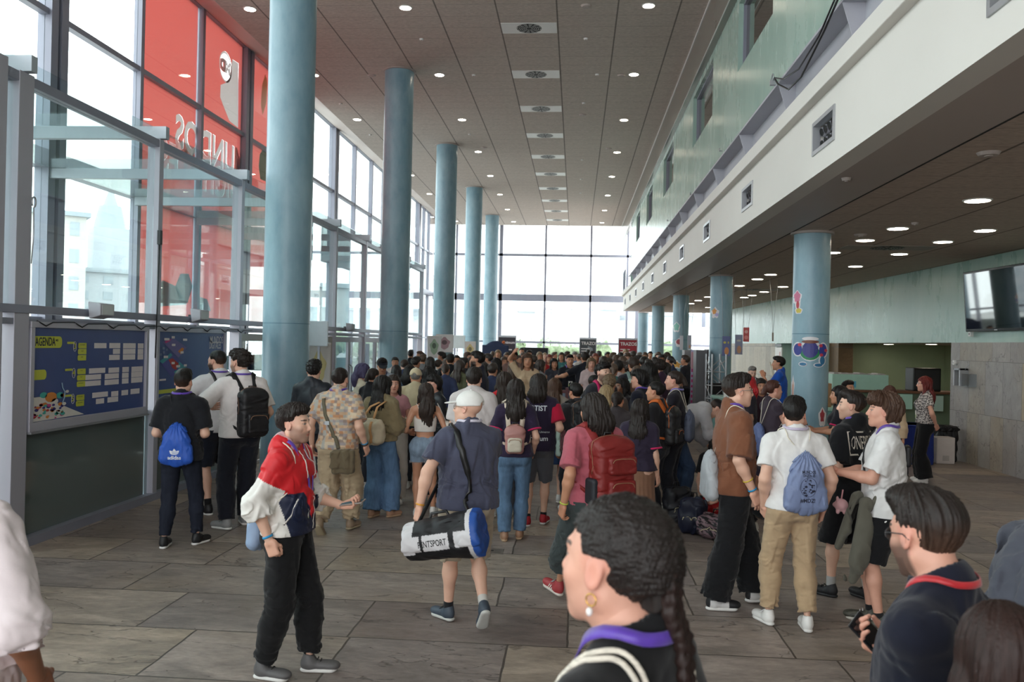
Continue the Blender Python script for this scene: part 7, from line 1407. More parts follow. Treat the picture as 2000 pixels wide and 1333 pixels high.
# flyer holder, floodlights, hooks and the dangling wires along the mid rail
v = at_x(412, 775, BX+.05); o = MB().box(-.08, .06, -.32, .32, 0, .05).box(-.1, -.07, -.32, .32, .05, .16).build('flyer_ledge', M_alu); o.location = (BX+.1, v.y, v.z); fl = MB()
for k in range(5): fl.box(-.06, .05, -.28+.11*k, -.2+.11*k, .05, .07+.01*k)
fl.build('flyers', wht, o); tag(o, 'small metal ledge with folded flyers under the floor plan board', 'shelf')
for i, (px, py, lab) in enumerate([(195, 608, 'pale floodlight box clamped on the vestibule rail above the agenda board'), (388, 618, 'pale floodlight box clamped on the rail above the floor plan board'), (683, 640, 'small grey box on the vestibule rail between the first two tall columns')]):
    v = at_x(px, py, XP+.16); o = MB().prism([(0, -.14, -.09), (.13, -.14, -.05), (.13, -.14, .08), (-.02, -.14, .10)], (0, 0, 0), (0, .28, 0)).build('floodlight', M_steel, bevel=.01); o.location = (XP+.12, v.y, v.z); MB().box(-.10, .0, -.02, .02, -.02, .02).build('clamp', M_black, o); MB().box(.128, .134, -.11, .11, -.04, .07).build('lens_cover', pl_('lens_cover', (206, 210, 210), rough=.2), o); tag(o, lab, 'floodlight')
for i, (px, py, L_, lab) in enumerate([(66, 405, .55, 'loose hook and wire hanging at the wide upright'), (538, 600, .42, 'small steel hook and wire hanging on the nearest tall column')]):
    X_ = XP+.12 if i == 0 else None; v = at_x(px, py, XP+.12) if i == 0 else None
    if i: d_ = (Vector((0, 0, 0))-Vector((-4.618, 13.2, 0))).normalized(); rr_ = ray(px, py); t_ = 12.9/rr_.y; v = Vector((rr_.x*t_, 12.88, CAM_Z+rr_.z*t_))
    mb = MB(); mb.tube([(v.x, v.y+.03*math.cos(a), v.z+.05+.05*math.sin(a)) for a in np.linspace(-1.2, 4, 12)], .008, n=6); mb.tube([(v.x, v.y, v.z), (v.x, v.y+.01, v.z-L_*.5), (v.x, v.y-.02, v.z-L_)], .005, n=6); o = mb.build('hanging_hook', M_alu); tag(o, lab, 'hook')
mb = MB(); v0 = at_x(312, 475, XP+.1); v1 = at_x(303, 700, XP+.1); mb.tube([tuple(v0), (v0.x, (v0.y+v1.y)/2, (v0.z+v1.z)/2), tuple(v1)], .008, n=6); mb.box(v0.x-.02, v0.x+.02, v0.y-.03, v0.y+.03, v0.z-.02, v0.z+.16); tag(mb.build('dangling_cable', M_black), 'black cable with plug hanging down the upright between the two boards', 'cable')
mb = MB()
for y in np.arange(8.0, 13, .62): mb.tube([(XP+.07, y, PM-.12), (XP+.10, y+.1, PM-.17), (XP+.08, y+.24, PM-.13), (XP+.08, y+.6, PM-.12)], .007, n=6)
tag(mb.build('cable_run', M_black), 'thin black cable looping along under the vestibule mid rail', 'cable')
# ---- glazed entrance doors beyond the boards
M_dframe = pl_('door_beige', (170, 166, 158), rough=.45)
for i, (a, b_) in enumerate([(posts[5]+.1, posts[6]-.1), (posts[6]+.1, posts[7]-.1), (posts[7]+.1, posts[8]-.1), (posts[8]+.1, posts[9]-.1)]):
    m_ = (a+b_)/2; f = MB()
    for y0, y1 in ((a, m_-.01), (m_+.01, b_)):
        f.box(XP-.03, XP+.03, y0, y0+.09, .02, 2.16); f.box(XP-.03, XP+.03, y1-.09, y1, .02, 2.16); f.box(XP-.03, XP+.03, y0+.09, y1-.09, 2.04, 2.16); f.box(XP-.03, XP+.03, y0+.09, y1-.09, .02, .2)
    o = S(f.build('door_%d' % (i+1), M_dframe if i < 2 else M_frame)); MB().box(XP-.005, XP+.005, a+.09, b_-.09, .2, 2.04).build('door_glass', M_glass2, o)
    mb = MB(); mb.tube([(XP+.03, m_-.07, .8), (XP+.09, m_-.07, .85), (XP+.09, m_-.07, 1.45), (XP+.03, m_-.07, 1.5)], .014); mb.build('door_handle', M_alu, o); mb = MB(); mb.tube([(XP+.03, m_+.07, .8), (XP+.09, m_+.07, .85), (XP+.09, m_+.07, 1.45), (XP+.03, m_+.07, 1.5)], .014); mb.build('door_handle', M_alu, o)
# white cut-out signs near the doors (plain coloured shapes instead of drawn characters)
def signboard(px, py, wpx, hpx, Y_, label, blob, name='cutout_sign', corner=True, pale=(206, 202, 200)):
    a = at_y(px-wpx/2, py-hpx/2, Y_); b_ = at_y(px+wpx/2, py+hpx/2, Y_); o = MB().box(a.x, b_.x, Y_, Y_+.03, b_.z, a.z).build(name, pl_('sign_%d_%d' % (pale[0], pale[2]), pale, rough=.45), bevel=.02)
    w_, h_ = b_.x-a.x, a.z-b_.z; cx, cz_ = (a.x+b_.x)/2, (a.z+b_.z)/2
    MB().box(cx-.02, cx+.02, Y_+.03, Y_+.06, 0, a.z-.05).build('stay', M_frame, o)
    if blob:
        mb = MB(); mb.add([(cx+math.cos(t)*w_*.3*(1+.15*math.sin(5*t)), Y_-.002, cz_+math.sin(t)*h_*.32*(1+.12*math.cos(4*t))) for t in np.linspace(0, 2*PI, 25)[:-1]], [tuple(range(24))]); mb.build('print', pl_('blob_%d_%d_%d' % blob, blob), o, fixn=False)
        mb = MB(); mb.add([(cx+math.cos(t)*w_*.15, Y_-.004, cz_+h_*.05+math.sin(t)*h_*.13) for t in np.linspace(0, 2*PI, 17)[:-1]], [tuple(range(16))]); mb.build('print', pl_('blob_in_%d' % blob[0], tuple(int(v*.6) for v in blob)), o, fixn=False)
    return tag(o, label, 'sign')
signboard(622, 718, 46, 96, 14.6, 'beige sign with an ochre shape between the first tall column and the doors', (178, 158, 108), pale=(182, 172, 166)); signboard(622, 652, 36, 50, 14.4, 'blank white hanging panel above the beige ochre sign', None, pale=(214, 218, 224))
signboard(868, 671, 34, 36, 27.5, 'pale sign with a mauve shape beside the third tall column', (160, 128, 134)); signboard(893, 668, 30, 26, 31.0, 'blank white sign beside the third tall column', None, pale=(224, 226, 226)); signboard(848, 678, 26, 44, 25, 'white sign with a green shape left of the third tall column', (156, 182, 156), pale=(214, 216, 214)); signboard(918, 684, 22, 34, 33.0, 'beige sign with an ochre shape behind the fourth tall column', (178, 158, 108), pale=(182, 172, 166))
# ---- red printed film outside the facade panes, lettering seen in mirror
M_red = film_mat('red_film', (.42, .078, .066), .62); M_redw = film_mat('white_film', (.62, .54, .52), .3); M_redg = film_mat('green_film', (.10, .30, .17), .4); M_redy = film_mat('yellow_film', (.62, .50, .10), .4); M_redt = film_mat('teal_film', (.22, .50, .52), .5)
FX = XF-.03
fb = [(15.98, 18.52), (18.66, 21.07), (21.53, 24.2)]
films = []
for i, (a, b_) in enumerate(fb):
    o = MB().box(FX-.004, FX, a, b_, 2.4, 9.6).build('window_film', M_red); tag(o, 'red printed film on the tall facade glazing, %s pane from the camera' % ORD[i], 'window film', 'red films on the facade'); films.append(o)
def film_text(s_, size, y_start, z, sx, bold):
    me = text_mesh(s_, size, sx=sx, bold=bold, align='LEFT'); 
    me.transform(Matrix(((0, 0, 1, FX+.006), (-1, 0, 0, y_start), (0, 1, 0, z), (0, 0, 0, 1)))); return me
vS = at_x(344, 264, FX); zrow1 = at_x(355, 264, FX).z; zrow2 = at_x(322, 310, FX).z
def film_solid(me, th=.05):
    """give a flat lettering mesh thickness across the film so it can cut it"""
    bm = bmesh.new(); bm.from_mesh(me); bmesh.ops.remove_doubles(bm, verts=bm.verts, dist=.0005); r_ = bmesh.ops.extrude_face_region(bm, geom=bm.faces[:]); bmesh.ops.translate(bm, verts=[g for g in r_['geom'] if isinstance(g, bmesh.types.BMVert)], vec=(-th, 0, 0)); bmesh.ops.recalc_face_normals(bm, faces=bm.faces); bm.to_mesh(me); bm.free(); return me
def cut_film(film, me):
    c_ = bpy.data.objects.new('cutter', film_solid(me)); COL.objects.link(c_); m_ = film.modifiers.new('b', 'BOOLEAN'); m_.operation = 'DIFFERENCE'; m_.solver = 'EXACT'; m_.object = c_
    dg = bpy.context.evaluated_depsgraph_get(); nm_ = bpy.data.meshes.new_from_object(film.evaluated_get(dg)); film.modifiers.clear(); film.data = nm_; bpy.data.objects.remove(c_)
def film_flat(pts):
    me = bpy.data.meshes.new('f'); v_ = [(FX+.02, v.y, v.z) for v in [at_x(x, y, FX) for x, y in pts]]; me.from_pydata(v_, [], [tuple(range(len(v_)))]); return me
def circ(cy0, cz0, r0, x_=FX+.02, n=32):
    me = bpy.data.meshes.new('c'); me.from_pydata([(x_, cy0+math.cos(t)*r0, cz0+math.sin(t)*r0) for t in np.linspace(0, 2*PI, n+1)[:-1]], [], [tuple(range(n))]); return me
M_redw2 = film_mat('white_backing_film', (.78, .70, .68), .2)
def white_piece(me, nm):
    w_ = me.copy(); w_.transform(Matrix.Translation((-.026, 0, 0))); w_.materials.clear(); w_.materials.append(M_redw); link(nm, w_, films[1])
for s_, size, yend, z in (('MUNDOS', 1.0, at_x(342, 262, FX).y, at_x(355, 264, FX).z), ('DIGITALES', 1.0, at_x(311, 300, FX).y, at_x(322, 311, FX).z)):
    me = text_mesh(s_, size, sx=.90, bold=.03, align='LEFT'); wmax = max(v.co.x for v in me.vertices); me.transform(Matrix(((0, 0, 1, FX+.02), (-1, 0, 0, yend+wmax), (0, 1, 0, z), (0, 0, 0, 1)))); white_piece(me, 'lettering')
    for fl_ in films[:2]: cut_film(fl_, me.copy())
me = film_flat([(454, 116), (466, 124), (465, 250), (448, 236), (436, 206), (430, 190), (431, 166), (441, 162), (449, 151), (452, 131)]); white_piece(me, 'print'); cut_film(films[1], me.copy())
ce = at_x(441, 131, FX); rr = (at_x(441, 101, FX).z-at_x(441, 161, FX).z)/2; me = circ(ce.y, ce.z, rr); cut_film(films[1], me.copy()); me = bpy.data.meshes.new('r'); n_ = 40; me.from_pydata([(FX+.02, ce.y+math.cos(2*PI*i/n_)*k_, ce.z+math.sin(2*PI*i/n_)*k_) for k_ in (rr, rr*.86) for i in range(n_)], [], [(i, (i+1) % n_, n_+(i+1) % n_, n_+i) for i in range(n_)]); white_piece(me, 'ring')
me = circ(ce.y, ce.z, rr*.86, FX+.004); film_solid(me, .004); me.materials.append(M_red); dk_ = link('disc', me, films[1]); mt = text_mesh('MD', rr*1.0, bold=.03); mt.transform(Matrix(((0, 0, 1, FX+.02), (-1, 0, 0, ce.y), (0, 1, 0, ce.z), (0, 0, 0, 1)))); cut_film(dk_, mt.copy()); white_piece(mt, 'lettering')
def film_poly(pts, m, par, lv=1, nm='print'):
    mb = MB(); mb.add([(FX+.002+.002*lv, v.y, v.z) for v in [at_x(x, y, FX) for x, y in pts]], [tuple(range(len(pts)))]); mb.build(nm, m, par, fixn=False)
for o_ in films+[dk_]:
    bm = bmesh.new(); bm.from_mesh(o_.data); bmesh.ops.delete(bm, geom=[f for f in bm.faces if f.normal.x < .5], context='FACES'); bm.to_mesh(o_.data); bm.free()
film_poly([(518, 145), (522, 160), (520, 200), (513, 225), (509, 205), (512, 165)], M_redy, films[2]); film_poly([(514, 290), (520, 300), (520, 355), (508, 350), (505, 325), (507, 302)], M_redg, films[2])
film_poly([(345, 560), (355, 575), (365, 595), (300, 600), (300, 560), (318, 548)], M_redt, films[0]); film_poly([(352, 535), (368, 535), (376, 560), (366, 592), (350, 590), (342, 560)], M_redt, films[1], 1); film_poly([(384, 578), (404, 585), (412, 608), (384, 608)], M_redt, films[1], 1)
# ---- wall screen
a = at_x(1884, 535, 7.3); o = empty('wall_screen', (7.42, 15.5, 3.05)); o.rotation_euler = (0, D(-4), D(3.2)); tag(o, 'large black flat television mounted high on the teal wall', 'television')
MB().box(-.075, 0, -1.03, 1.03, -.55, .57).build('casing', plain('tv_black', (14, 14, 16), rough=.25, noise=((3, 3, 3), .05)), o, bevel=.008); MB().box(-.0765, -.075, -.985, .985, -.50, .53).build('screen', plain('tv_screen', (8, 9, 11), rough=.035, spec=.9, coat=1.0, noise=((1.5, 1.5, 1.5), .1)), o); MB().box(0, .12, -.2, .2, -.15, .15).build('wall_bracket', M_black, o); MB().box(-.078, -.076, -.05, .05, -.535, -.52).build('maker_mark', M_alu, o)
v = at_x(1895, 658, 7.43); o = MB().box(-.03, .03, -.05, .05, -.05, .05).build('junction_box', M_white, bevel=.006); o.location = (7.44, v.y, v.z+.05); MB().cyl((-.031, 0, 0), (-.034, 0, 0), .018, n=14).build('socket', M_black, o); tag(o, 'small white box with a round hole below the television', 'socket box')
# intercom hood and little fittings on the stone wall
v = at_x(1880, 738, 7.45); X_ = wx(v.y)
o = MB().box(-.16, 0, -.14, -.10, -.16, .18).box(-.16, 0, .10, .14, -.16, .18).box(-.16, 0, -.14, .14, .14, .18).box(-.02, 0, -.1, .1, -.16, .14).build('telephone_hood', M_alu, bevel=.004); o.location = (X_, v.y, v.z); MB().box(-.07, -.02, -.07, .07, -.1, .1).build('telephone', pl_('grey_handset', (150, 148, 146)), o); mb = MB(); mb.tube([(-.05, -.06, .08), (-.07, -.2, .2), (-.05, -.28, .26)], .006, n=6); mb.build('wire', M_alu, o); tag(o, 'grey metal telephone hood fixed on the stone cladding', 'wall telephone')
MB().box(-.14, -.0, -.48, -.18, -.16, .08).build('acrylic_holder', glass_mat('acrylic', tint=(.8, .82, .84), refl=.12), o)
v = at_x(1863, 709, 7.45); o = MB().box(-.05, 0, -.04, .04, -.04, .05).box(-.04, 0, -.09, .09, -.015, .0).build('alarm_button', M_white, bevel=.006); o.location = (wx(v.y), v.y, v.z); MB().cyl((-.05, 0, 0), (-.056, 0, 0), .015, n=12).build('button', M_alu, o); tag(o, 'little white alarm unit above the telephone hood', 'alarm')
# bins by the stone wall
o = MB().box(-.17, .17, -.15, .15, .0, .50).build('white_bin', pl_('bin_white', (204, 196, 192)), bevel=.02); o.location = (6.98, 16.6, 0); MB().box(-.06, .06, -.152, -.15, .06, .16).build('label_patch', pl_('grey_patch', (176, 170, 166)), o); tag(o, 'white square bin beside the stone cladding', 'bin')
bs = Shape(); bs.box((0, 0, .33), (.17, .16, .33), rd=.03); bs.wr(.012, 8, 8, 4, 3); bs.cut((0, 0, .0), (0, 0, -1)); o = solid('black_bin', bs, .012, M_nylon, None, L3((26, 26, 28))); o.location = (7.17, 16.95, 0); o.rotation_euler = (0, 0, .1); li = Shape(); li.box((0, 0, .63), (.19, .18, .05), rd=.03); li.wr(.014, 9, 9, 9, 5); solid('bin_liner', li, .012, M_nylon, o, L3((18, 18, 20))); tag(o, 'black bin with a crumpled liner tucked behind the white bin', 'bin')
# ---- alcove counter, table and displays
M_mint = pl_('mint_panel', (168, 206, 190), rough=.5)
o = MB().box(6.4, 9.6, 20.6, 21.2, 0, 1.12).build('alcove_counter', pl_('counter_olive', (104, 120, 98)), bevel=.01); MB().box(6.3, 9.7, 20.5, 21.3, 1.12, 1.17).build('worktop', pl_('counter_top', (112, 74, 52)), o); MB().box(7.0, 7.9, 20.46, 20.5, .75, 1.1).build('front_panel', M_mint, o); MB().box(8.1, 8.6, 20.46, 20.5, .72, 1.08).build('front_panel', M_green, o); tag(o, 'low olive counter with a brown top at the back of the alcove', 'counter')
o = MB().box(-.65, .65, -.3, .3, .0, .36).build('display_box', M_mint, bevel=.01); o.location = (6.75, 20.9, 1.171)
mk_ = MB(); rg = random.Random(2)
for k in range(14): mk_.box(-.6+.085*k, -.53+.085*k+.03*rg.random(), -.25, .2, .36, .37+.03*rg.random())
mk_.build('leaflet_rack', pl_('mixed_paper', (170, 160, 158)), o); MB().box(-.4, -.1, -.305, -.3, .05, .2).build('blue_label', pl_('label_blue', (90, 170, 200)), o); tag(o, 'pale mint display box holding rows of leaflets in the alcove', 'display box')
sh = Shape(); sh.box((0, 0, .37), (.62, .34, .37), rd=.02); 
sh.mod(lambda P, d: d+.012*np.sin(P[..., 0]*38+2*waves(P*V(2, 2, 1), 3))*np.clip((.7-P[..., 2])/.5, 0, 1)); sh.cut((0, 0, .0), (0, 0, -1)); o = solid('cloth_covered_table', sh, .016, M_cloth, None, L3((28, 44, 112))); o.location = (6.02, 16.5, 0); MB().box(-.64, .64, -.36, .36, .725, .74).build('table_edge', pl_('table_blue', (40, 62, 140)), o); tag(o, 'table draped in royal blue cloth in front of the alcove', 'table')
o = MB().box(-.32, .32, -.25, .25, 0, .55).build('black_equipment_case', M_black, bevel=.02); o.location = (8.3, 20.9, 1.171); MB().box(-.28, .28, -.256, -.25, .05, .5).build('grille', pl_('case_grille', (40, 40, 42)), o); tag(o, 'black equipment case on the alcove counter', 'case')
# ---- information counter, angled, teal sides
cp = [(2.95, 18.4), (3.30, 15.6), (4.75, 15.3), (4.9, 15.9), (3.85, 16.2), (3.5, 18.5)]
o = MB().prism([(x, y, 0) for x, y in cp], (0, 0, 0), (0, 0, 1.02)).build('information_counter', stucco('counter_teal', lin((92, 140, 140)), lin((112, 160, 152)), rough=.5)); t_ = [(3.6+(x-3.6)*1.05, 16.9+(y-16.9)*1.03) for x, y in cp]; MB().prism([(x, y, 0) for x, y in t_], (0, 0, 1.02), (0, 0, 1.08)).build('counter_top', pl_('counter_mint', (150, 186, 172), rough=.35), o, bevel=.008); tag(o, 'teal information counter with a mint top bending round the second short column', 'counter')
for i, (px, py, z) in enumerate([(1383, 758, 1.09), (1404, 762, 1.09)]):
    v = at_y(px, py+14, 17.9-.6*i); o = MB().box(-.10, .10, -.01, .01, 0, .30, M=Matrix.Rotation(D(-14), 4, 'X')).build('menu_holder', M_white); o.location = (3.15+.12*i, 17.6-.75*i, 1.083); MB().box(-.1, .1, 0, .12, 0, .01).build('foot', M_white, o); tag(o, ['white tilted card holder at the far end of the information counter', 'white tilted card holder nearer the camera on the information counter'][i], 'card holder')
sh = Shape(); rg = random.Random(6); [sh.ell((rg.uniform(-.16, .16), rg.uniform(-.1, .1), .05+rg.uniform(0, .09)), (.07, .07, .05), k=.02) for _ in range(14)]; sh.cut((0, 0, .0), (0, 0, -1)); sh.wr(.008, 14, 14, 14, 2); o = solid('red_scrunched_cloth', sh, .01, M_cloth, None, L3((206, 44, 44))); o.location = (3.42, 16.35, 1.083); tag(o, 'heap of bright red cloth bands on the information counter', 'cloth heap')
o = MB().box(-.26, .26, -.2, .2, .0, .42).build('cardboard_box', pl_('cardboard', (150, 116, 82)), bevel=.006); o.location = (4.30, 15.62, 1.083); MB().box(-.26, .26, -.03, .03, .42, .424).build('tape', pl_('brown_tape', (176, 146, 110)), o); tag(o, 'brown cardboard box on the counter behind the maxi-skirt woman', 'box')
# ---- truss tower and grey panel boards
def truss(x, y, h, w_=.29, rz=.25):
    o = MB(); hw = w_/2
    for dx in (-hw, hw):
        for dy in (-hw, hw): o.cyl((dx, dy, 0), (dx, dy, h), .022, n=10)
    r_ = o.build('truss_tower', M_alu); r_.location = (x, y, 0); r_.rotation_euler = (0, 0, rz); z = .05; k = 0; b = MB()
    while z < h-.3:
        for (ax, ay, bx, by) in ((-hw, -hw, hw, -hw), (-hw, hw, hw, hw), (-hw, -hw, -hw, hw), (hw, -hw, hw, hw)):
            p0, p1 = ((ax, ay, z), (bx, by, z+.28)) if k % 2 else ((bx, by, z), (ax, ay, z+.28)); b.cyl(p0, p1, .011, n=6); b.cyl((ax, ay, z), (bx, by, z), .011, n=6)
        z += .30; k += 1
    b.build('lattice', M_alu, r_); MB().box(-hw-.05, hw+.05, -hw-.05, hw+.05, 0, .012).build('base_plate', M_framed, r_); return r_
v = at_y(1399, 692, 19.3); tr = truss(v.x, 19.3, v.z, w_=.33); tag(tr, 'square aluminium truss tower beside the second short column', 'truss'); MB().box(-.12, .12, -.10, .10, 1.05, 1.30).build('speaker_box', M_black, tr)
for i, (px0, px1, Y_, c_, lab) in enumerate([(1337, 1349, 22.5, (134, 132, 134), 'grey ribbed panel screen, narrow, beside the third short column'), (1360, 1382, 20.6, (110, 110, 114), 'grey ribbed panel screen with black edge beside the truss')]):
    a = at_y(px0, 684, Y_); b_ = at_y(px1, 684, Y_); mb = MB(); mb.box(a.x, b_.x, Y_, Y_+.5, .02, a.z); 
    for k in range(14): x = a.x+(b_.x-a.x)*(k+.5)/14; mb.box(x-.004, x+.004, Y_-.012, Y_, .05, a.z-.03)
    o = mb.build('panel_screen', pl_('panel_grey_%d' % c_[0], c_, rough=.5)); MB().box(b_.x, b_.x+.03, Y_-.02, Y_+.52, .0, a.z+.02).build('edge_frame', M_black, o); tag(o, lab, 'panel screen')
a = at_y(1350, 684, 21.6); b_ = at_y(1360, 684, 21.6); o = MB().box(a.x, b_.x+.05, 21.6, 21.63, .0, a.z).build('printed_screen', pl_('print_lilac', (186, 176, 206))); c2 = MB(); rg = random.Random(5)
for k in range(12): z = .3+.13*k; c2.box(a.x+.01, b_.x-.02+.04*rg.random(), 21.594, 21.599, z, z+.05+.04*rg.random())
c2.build('print', cols_[1], o); MB().box(a.x, b_.x+.05, 21.592, 21.598, 1.55, a.z-.05).build('print', pl_('print_rose', (206, 150, 156)), o); tag(o, 'lilac printed screen standing between the two grey ribbed panels', 'banner')
# ---- hanging posters on wires under the low ceiling
def hanging(px0, px1, py0, py1, Y_, col, label, blob=None, tilt=0):
    a = at_y(px0, py0, Y_); b_ = at_y(px1, py1, Y_); o = MB().box(a.x, b_.x, Y_, Y_+.012, b_.z, a.z).build('hanging_poster', pl_('poster_%d_%d_%d' % col, col, rough=.4)); mb = MB()
    for x, e in ((a.x+.02, -.10), (b_.x-.02, .12)): mb.tube([(x, Y_+.006, a.z), (x+e*.4, Y_+.006, (a.z+LOW)/2), (x+e, Y_+.006, LOW)], .004, n=5)
    mb.build('hanging_wire', M_alu, o)
    if blob:
        w_, h_ = b_.x-a.x, a.z-b_.z
        for (u, v_, ru, rv, cc) in blob: m2 = MB(); m2.add([(a.x+w_*(u+ru*math.cos(t)), Y_-.002, b_.z+h_*(v_+rv*math.sin(t))) for t in np.linspace(0, 2*PI, 13)[:-1]], [tuple(range(12))]); m2.build('print', pl_('poster_in_%d_%d' % (cc[0], cc[2]), cc), o, fixn=False)
    return tag(o, label, 'poster')
hanging(1411, 1426, 657, 696, 20.0, (96, 104, 148), 'slate blue poster with an orange shape hanging in front of the second short column', [(.55, .25, .28, .2, (206, 140, 90)), (.3, .68, .18, .06, (190, 180, 90)), (.75, .68, .1, .06, (190, 180, 90))])
hanging(1328, 1334, 656, 684, 25.0, (206, 206, 214), 'narrow white poster hanging edge-on by the third short column'); hanging(1343, 1350, 655, 683, 26.5, (170, 176, 190), 'narrow pale grey poster hanging right of the third short column', [(.6, .2, .25, .12, (206, 160, 130))])
hanging(1436, 1450, 654, 693, 24, (150, 156, 186), 'lilac poster with a figure-like orange patch near the pale cladding', [(.55, .25, .3, .2, (206, 160, 130)), (.5, .7, .3, .05, (216, 216, 206))]); hanging(1452, 1463, 640, 668, 25, (196, 92, 96), 'red and pink poster hanging before the teal wall', [(.5, .7, .3, .12, (226, 180, 180)), (.5, .3, .35, .14, (226, 150, 150))])
hanging(1508, 1511, 650, 667, 22, (150, 140, 130), 'thin dark poster seen edge-on before the teal wall')
v = at_y(1487, 663, 27.0); o = MB().box(-.16, .10, -.06, .06, -.05, .05).build('security_camera', M_white, bevel=.015); o.location = v; MB().cyl((.02, 0, .05), (.12, .02, .12), .015, n=8).build('bracket', M_white, o); MB().cyl((-.16, 0, 0), (-.175, 0, 0), .03, n=12).build('lens', M_black, o); o.location = (wx(27)-.2, 27.0, v.z); tag(o, 'white security camera on the teal wall over the side entrance', 'security camera')
# whiteboard sign by the entrance on the right, balloon sticks, staff counter top
a = at_x(1452, 676, 6.95); o = MB().box(6.93, 6.96, 0, .9, .0, 2.15).build('white_sign_board', M_white); o.location = (-.12, 28.6, 0); MB().box(6.92, 6.93, .0, .9, 2.17, 2.27).build('black_header', M_black, o); MB().box(6.925, 6.929, .15, .3, 1.3, 2.0).build('print', pl_('rose_print', (206, 170, 170)), o); tag(o, 'tall white sign board with a black header by the side entrance', 'sign')
mb = MB(); rg = random.Random(9)
o = empty('balloon_sticks', (4.05, 17.3, 1.083)); tag(o, 'bunch of pale thin sticks rising from the information counter', 'sticks')
MB().cyl((0, 0, 0), (0, 0, .22), .07, .08, n=16).build('holder', M_framed, o)
for k in range(9): m2 = MB(); a_ = rg.uniform(0, 6.28); m2.tube([(0, 0, .02), (math.cos(a_)*.05, math.sin(a_)*.05, .25), (math.cos(a_)*rg.uniform(.05, .16), math.sin(a_)*.12, rg.uniform(.6, .85))], .008, n=6); m2.build('stick', pl_('stick_%d' % (k % 3), [(214, 206, 180), (206, 200, 206), (150, 120, 170)][k % 3]), o)
# ---- stickers on the short columns (plain shapes in the same colours)
def sticker(ci, lat, z, label, layers, white=True):
    x, y = 3.556, 13.15+8*ci; cs = Shape(); cs.rc((x, y, z-1), (x, y, z+1), .268, k=.0); out = nrm((-x, -y, 0)); rt = np.array([-out[1], out[0], 0]); rt = rt if rt[0] > 0 else -rt; par = None
    for li, (col, polys) in enumerate(layers):
        me = subdiv(flat([[(a+lat, b) for a, b in pl] for pl in polys]), 2, .03); nm = 'column_sticker' if par is None else 'print'
        cc = pl_('st_%d_%d_%d' % col, col, rough=.45); o = decal(None, me, cs, (x, y, z), rt, (0, 0, 1), out, cc, par, nm, off=.002+.0015*li, back=.5)
        if par is None: par = o; tag(o, label, 'sticker')
    return par
def blob(cx, cy_, rx, ry, n=16, wob=0, ph=0, k=5): return [(cx+rx*math.cos(t)*(1+wob*math.sin(k*t+ph)), cy_+ry*math.sin(t)*(1+wob*math.sin(k*t+ph))) for t in np.linspace(0, 2*PI, n+1)[:-1]]
WHT_ = (226, 222, 224)
zc = at_y(1580, 687, 12.95).z
sticker(0, 0, zc, 'big cut-out sticker with blue body, green base and red arms on the nearest short column', [(WHT_, [blob(0, .02, .16, .165), blob(-.175, .03, .075, .11), blob(.18, .02, .07, .12), blob(-.10, -.19, .062, .035), blob(.12, -.20, .07, .035), blob(.17, -.13, .05, .08), blob(0, .19, .12, .03)]), ((40, 130, 84), [blob(0, -.02, .14, .11)]), ((60, 58, 130), [blob(0, .03, .115, .125)]), ((52, 60, 140), [blob(-.175, .03, .06, .09), blob(.18, .02, .055, .10)]), ((116, 66, 50), [blob(0, .145, .125, .025)]), ((196, 60, 80), [blob(.15, .09, .025, .025), blob(.22, .02, .022, .025), blob(.16, -.05, .025, .025), blob(-.15, .10, .028, .025)]), ((50, 110, 150), [blob(-.10, -.19, .05, .024), blob(.12, -.20, .055, .024), blob(.175, -.13, .035, .065)])])
sticker(0, -.19, at_y(1558, 590, 12.95).z, 'small pink and yellow cut-out sticker high on the nearest short column', [(WHT_, [blob(-.01, .07, .065, .10, wob=.15), blob(.0, -.03, .04, .09), blob(.015, -.13, .055, .05, wob=.1)]), ((206, 120, 150), [blob(-.01, .08, .045, .08, wob=.15)]), ((186, 70, 80), [blob(.0, -.04, .022, .06)]), ((206, 186, 80), [blob(.015, -.13, .04, .035, wob=.1)])])
sticker(0, -.235, at_y(1550, 758, 12.95).z, 'narrow pastel sticker at the left edge of the nearest short column', [(WHT_, [blob(0, 0, .022, .16, wob=.2)]), ((206, 160, 140), [blob(0, -.02, .012, .12, wob=.2)])]); sticker(0, .19, at_y(1592, 815, 12.95).z, 'red and white cut-out sticker low on the nearest short column, partly hidden', [(WHT_, [blob(0, 0, .055, .14, wob=.12)]), ((170, 60, 70), [blob(0, .02, .03, .09, wob=.2)])])
sticker(1, -.14, at_y(1396, 612, 21).z, 'orange and lilac sticker on the second short column', [(WHT_, [blob(0, 0, .09, .13, wob=.2)]), ((214, 150, 80), [blob(-.02, .04, .05, .07, wob=.2)]), ((180, 170, 210), [blob(.04, -.04, .045, .04)])])
sticker(2, -.14, at_y(1322, 640, 29).z, 'pale teal sticker on the third short column', [(WHT_, [blob(0, 0, .12, .17, wob=.15)]), ((130, 190, 176), [blob(0, .02, .09, .13, wob=.2)])]); sticker(2, -.04, at_y(1328, 670, 29).z, 'round red sticker on the third short column', [(WHT_, [blob(0, 0, .13, .15, wob=.1)]), ((160, 70, 80), [blob(0, .03, .10, .09)])]); sticker(2, -.10, at_y(1324, 713, 29).z, 'yellow orange sticker low on the third short column', [(WHT_, [blob(0, 0, .15, .13, wob=.25)]), ((214, 160, 70), [blob(0, 0, .12, .09, wob=.3)])]); sticker(3, -.1, at_y(1282, 700, 37).z, 'mint round sticker low on the fourth short column', [((190, 214, 206), [blob(0, 0, .15, .22)]), ((90, 190, 150), [blob(.03, 0, .08, .1)])])
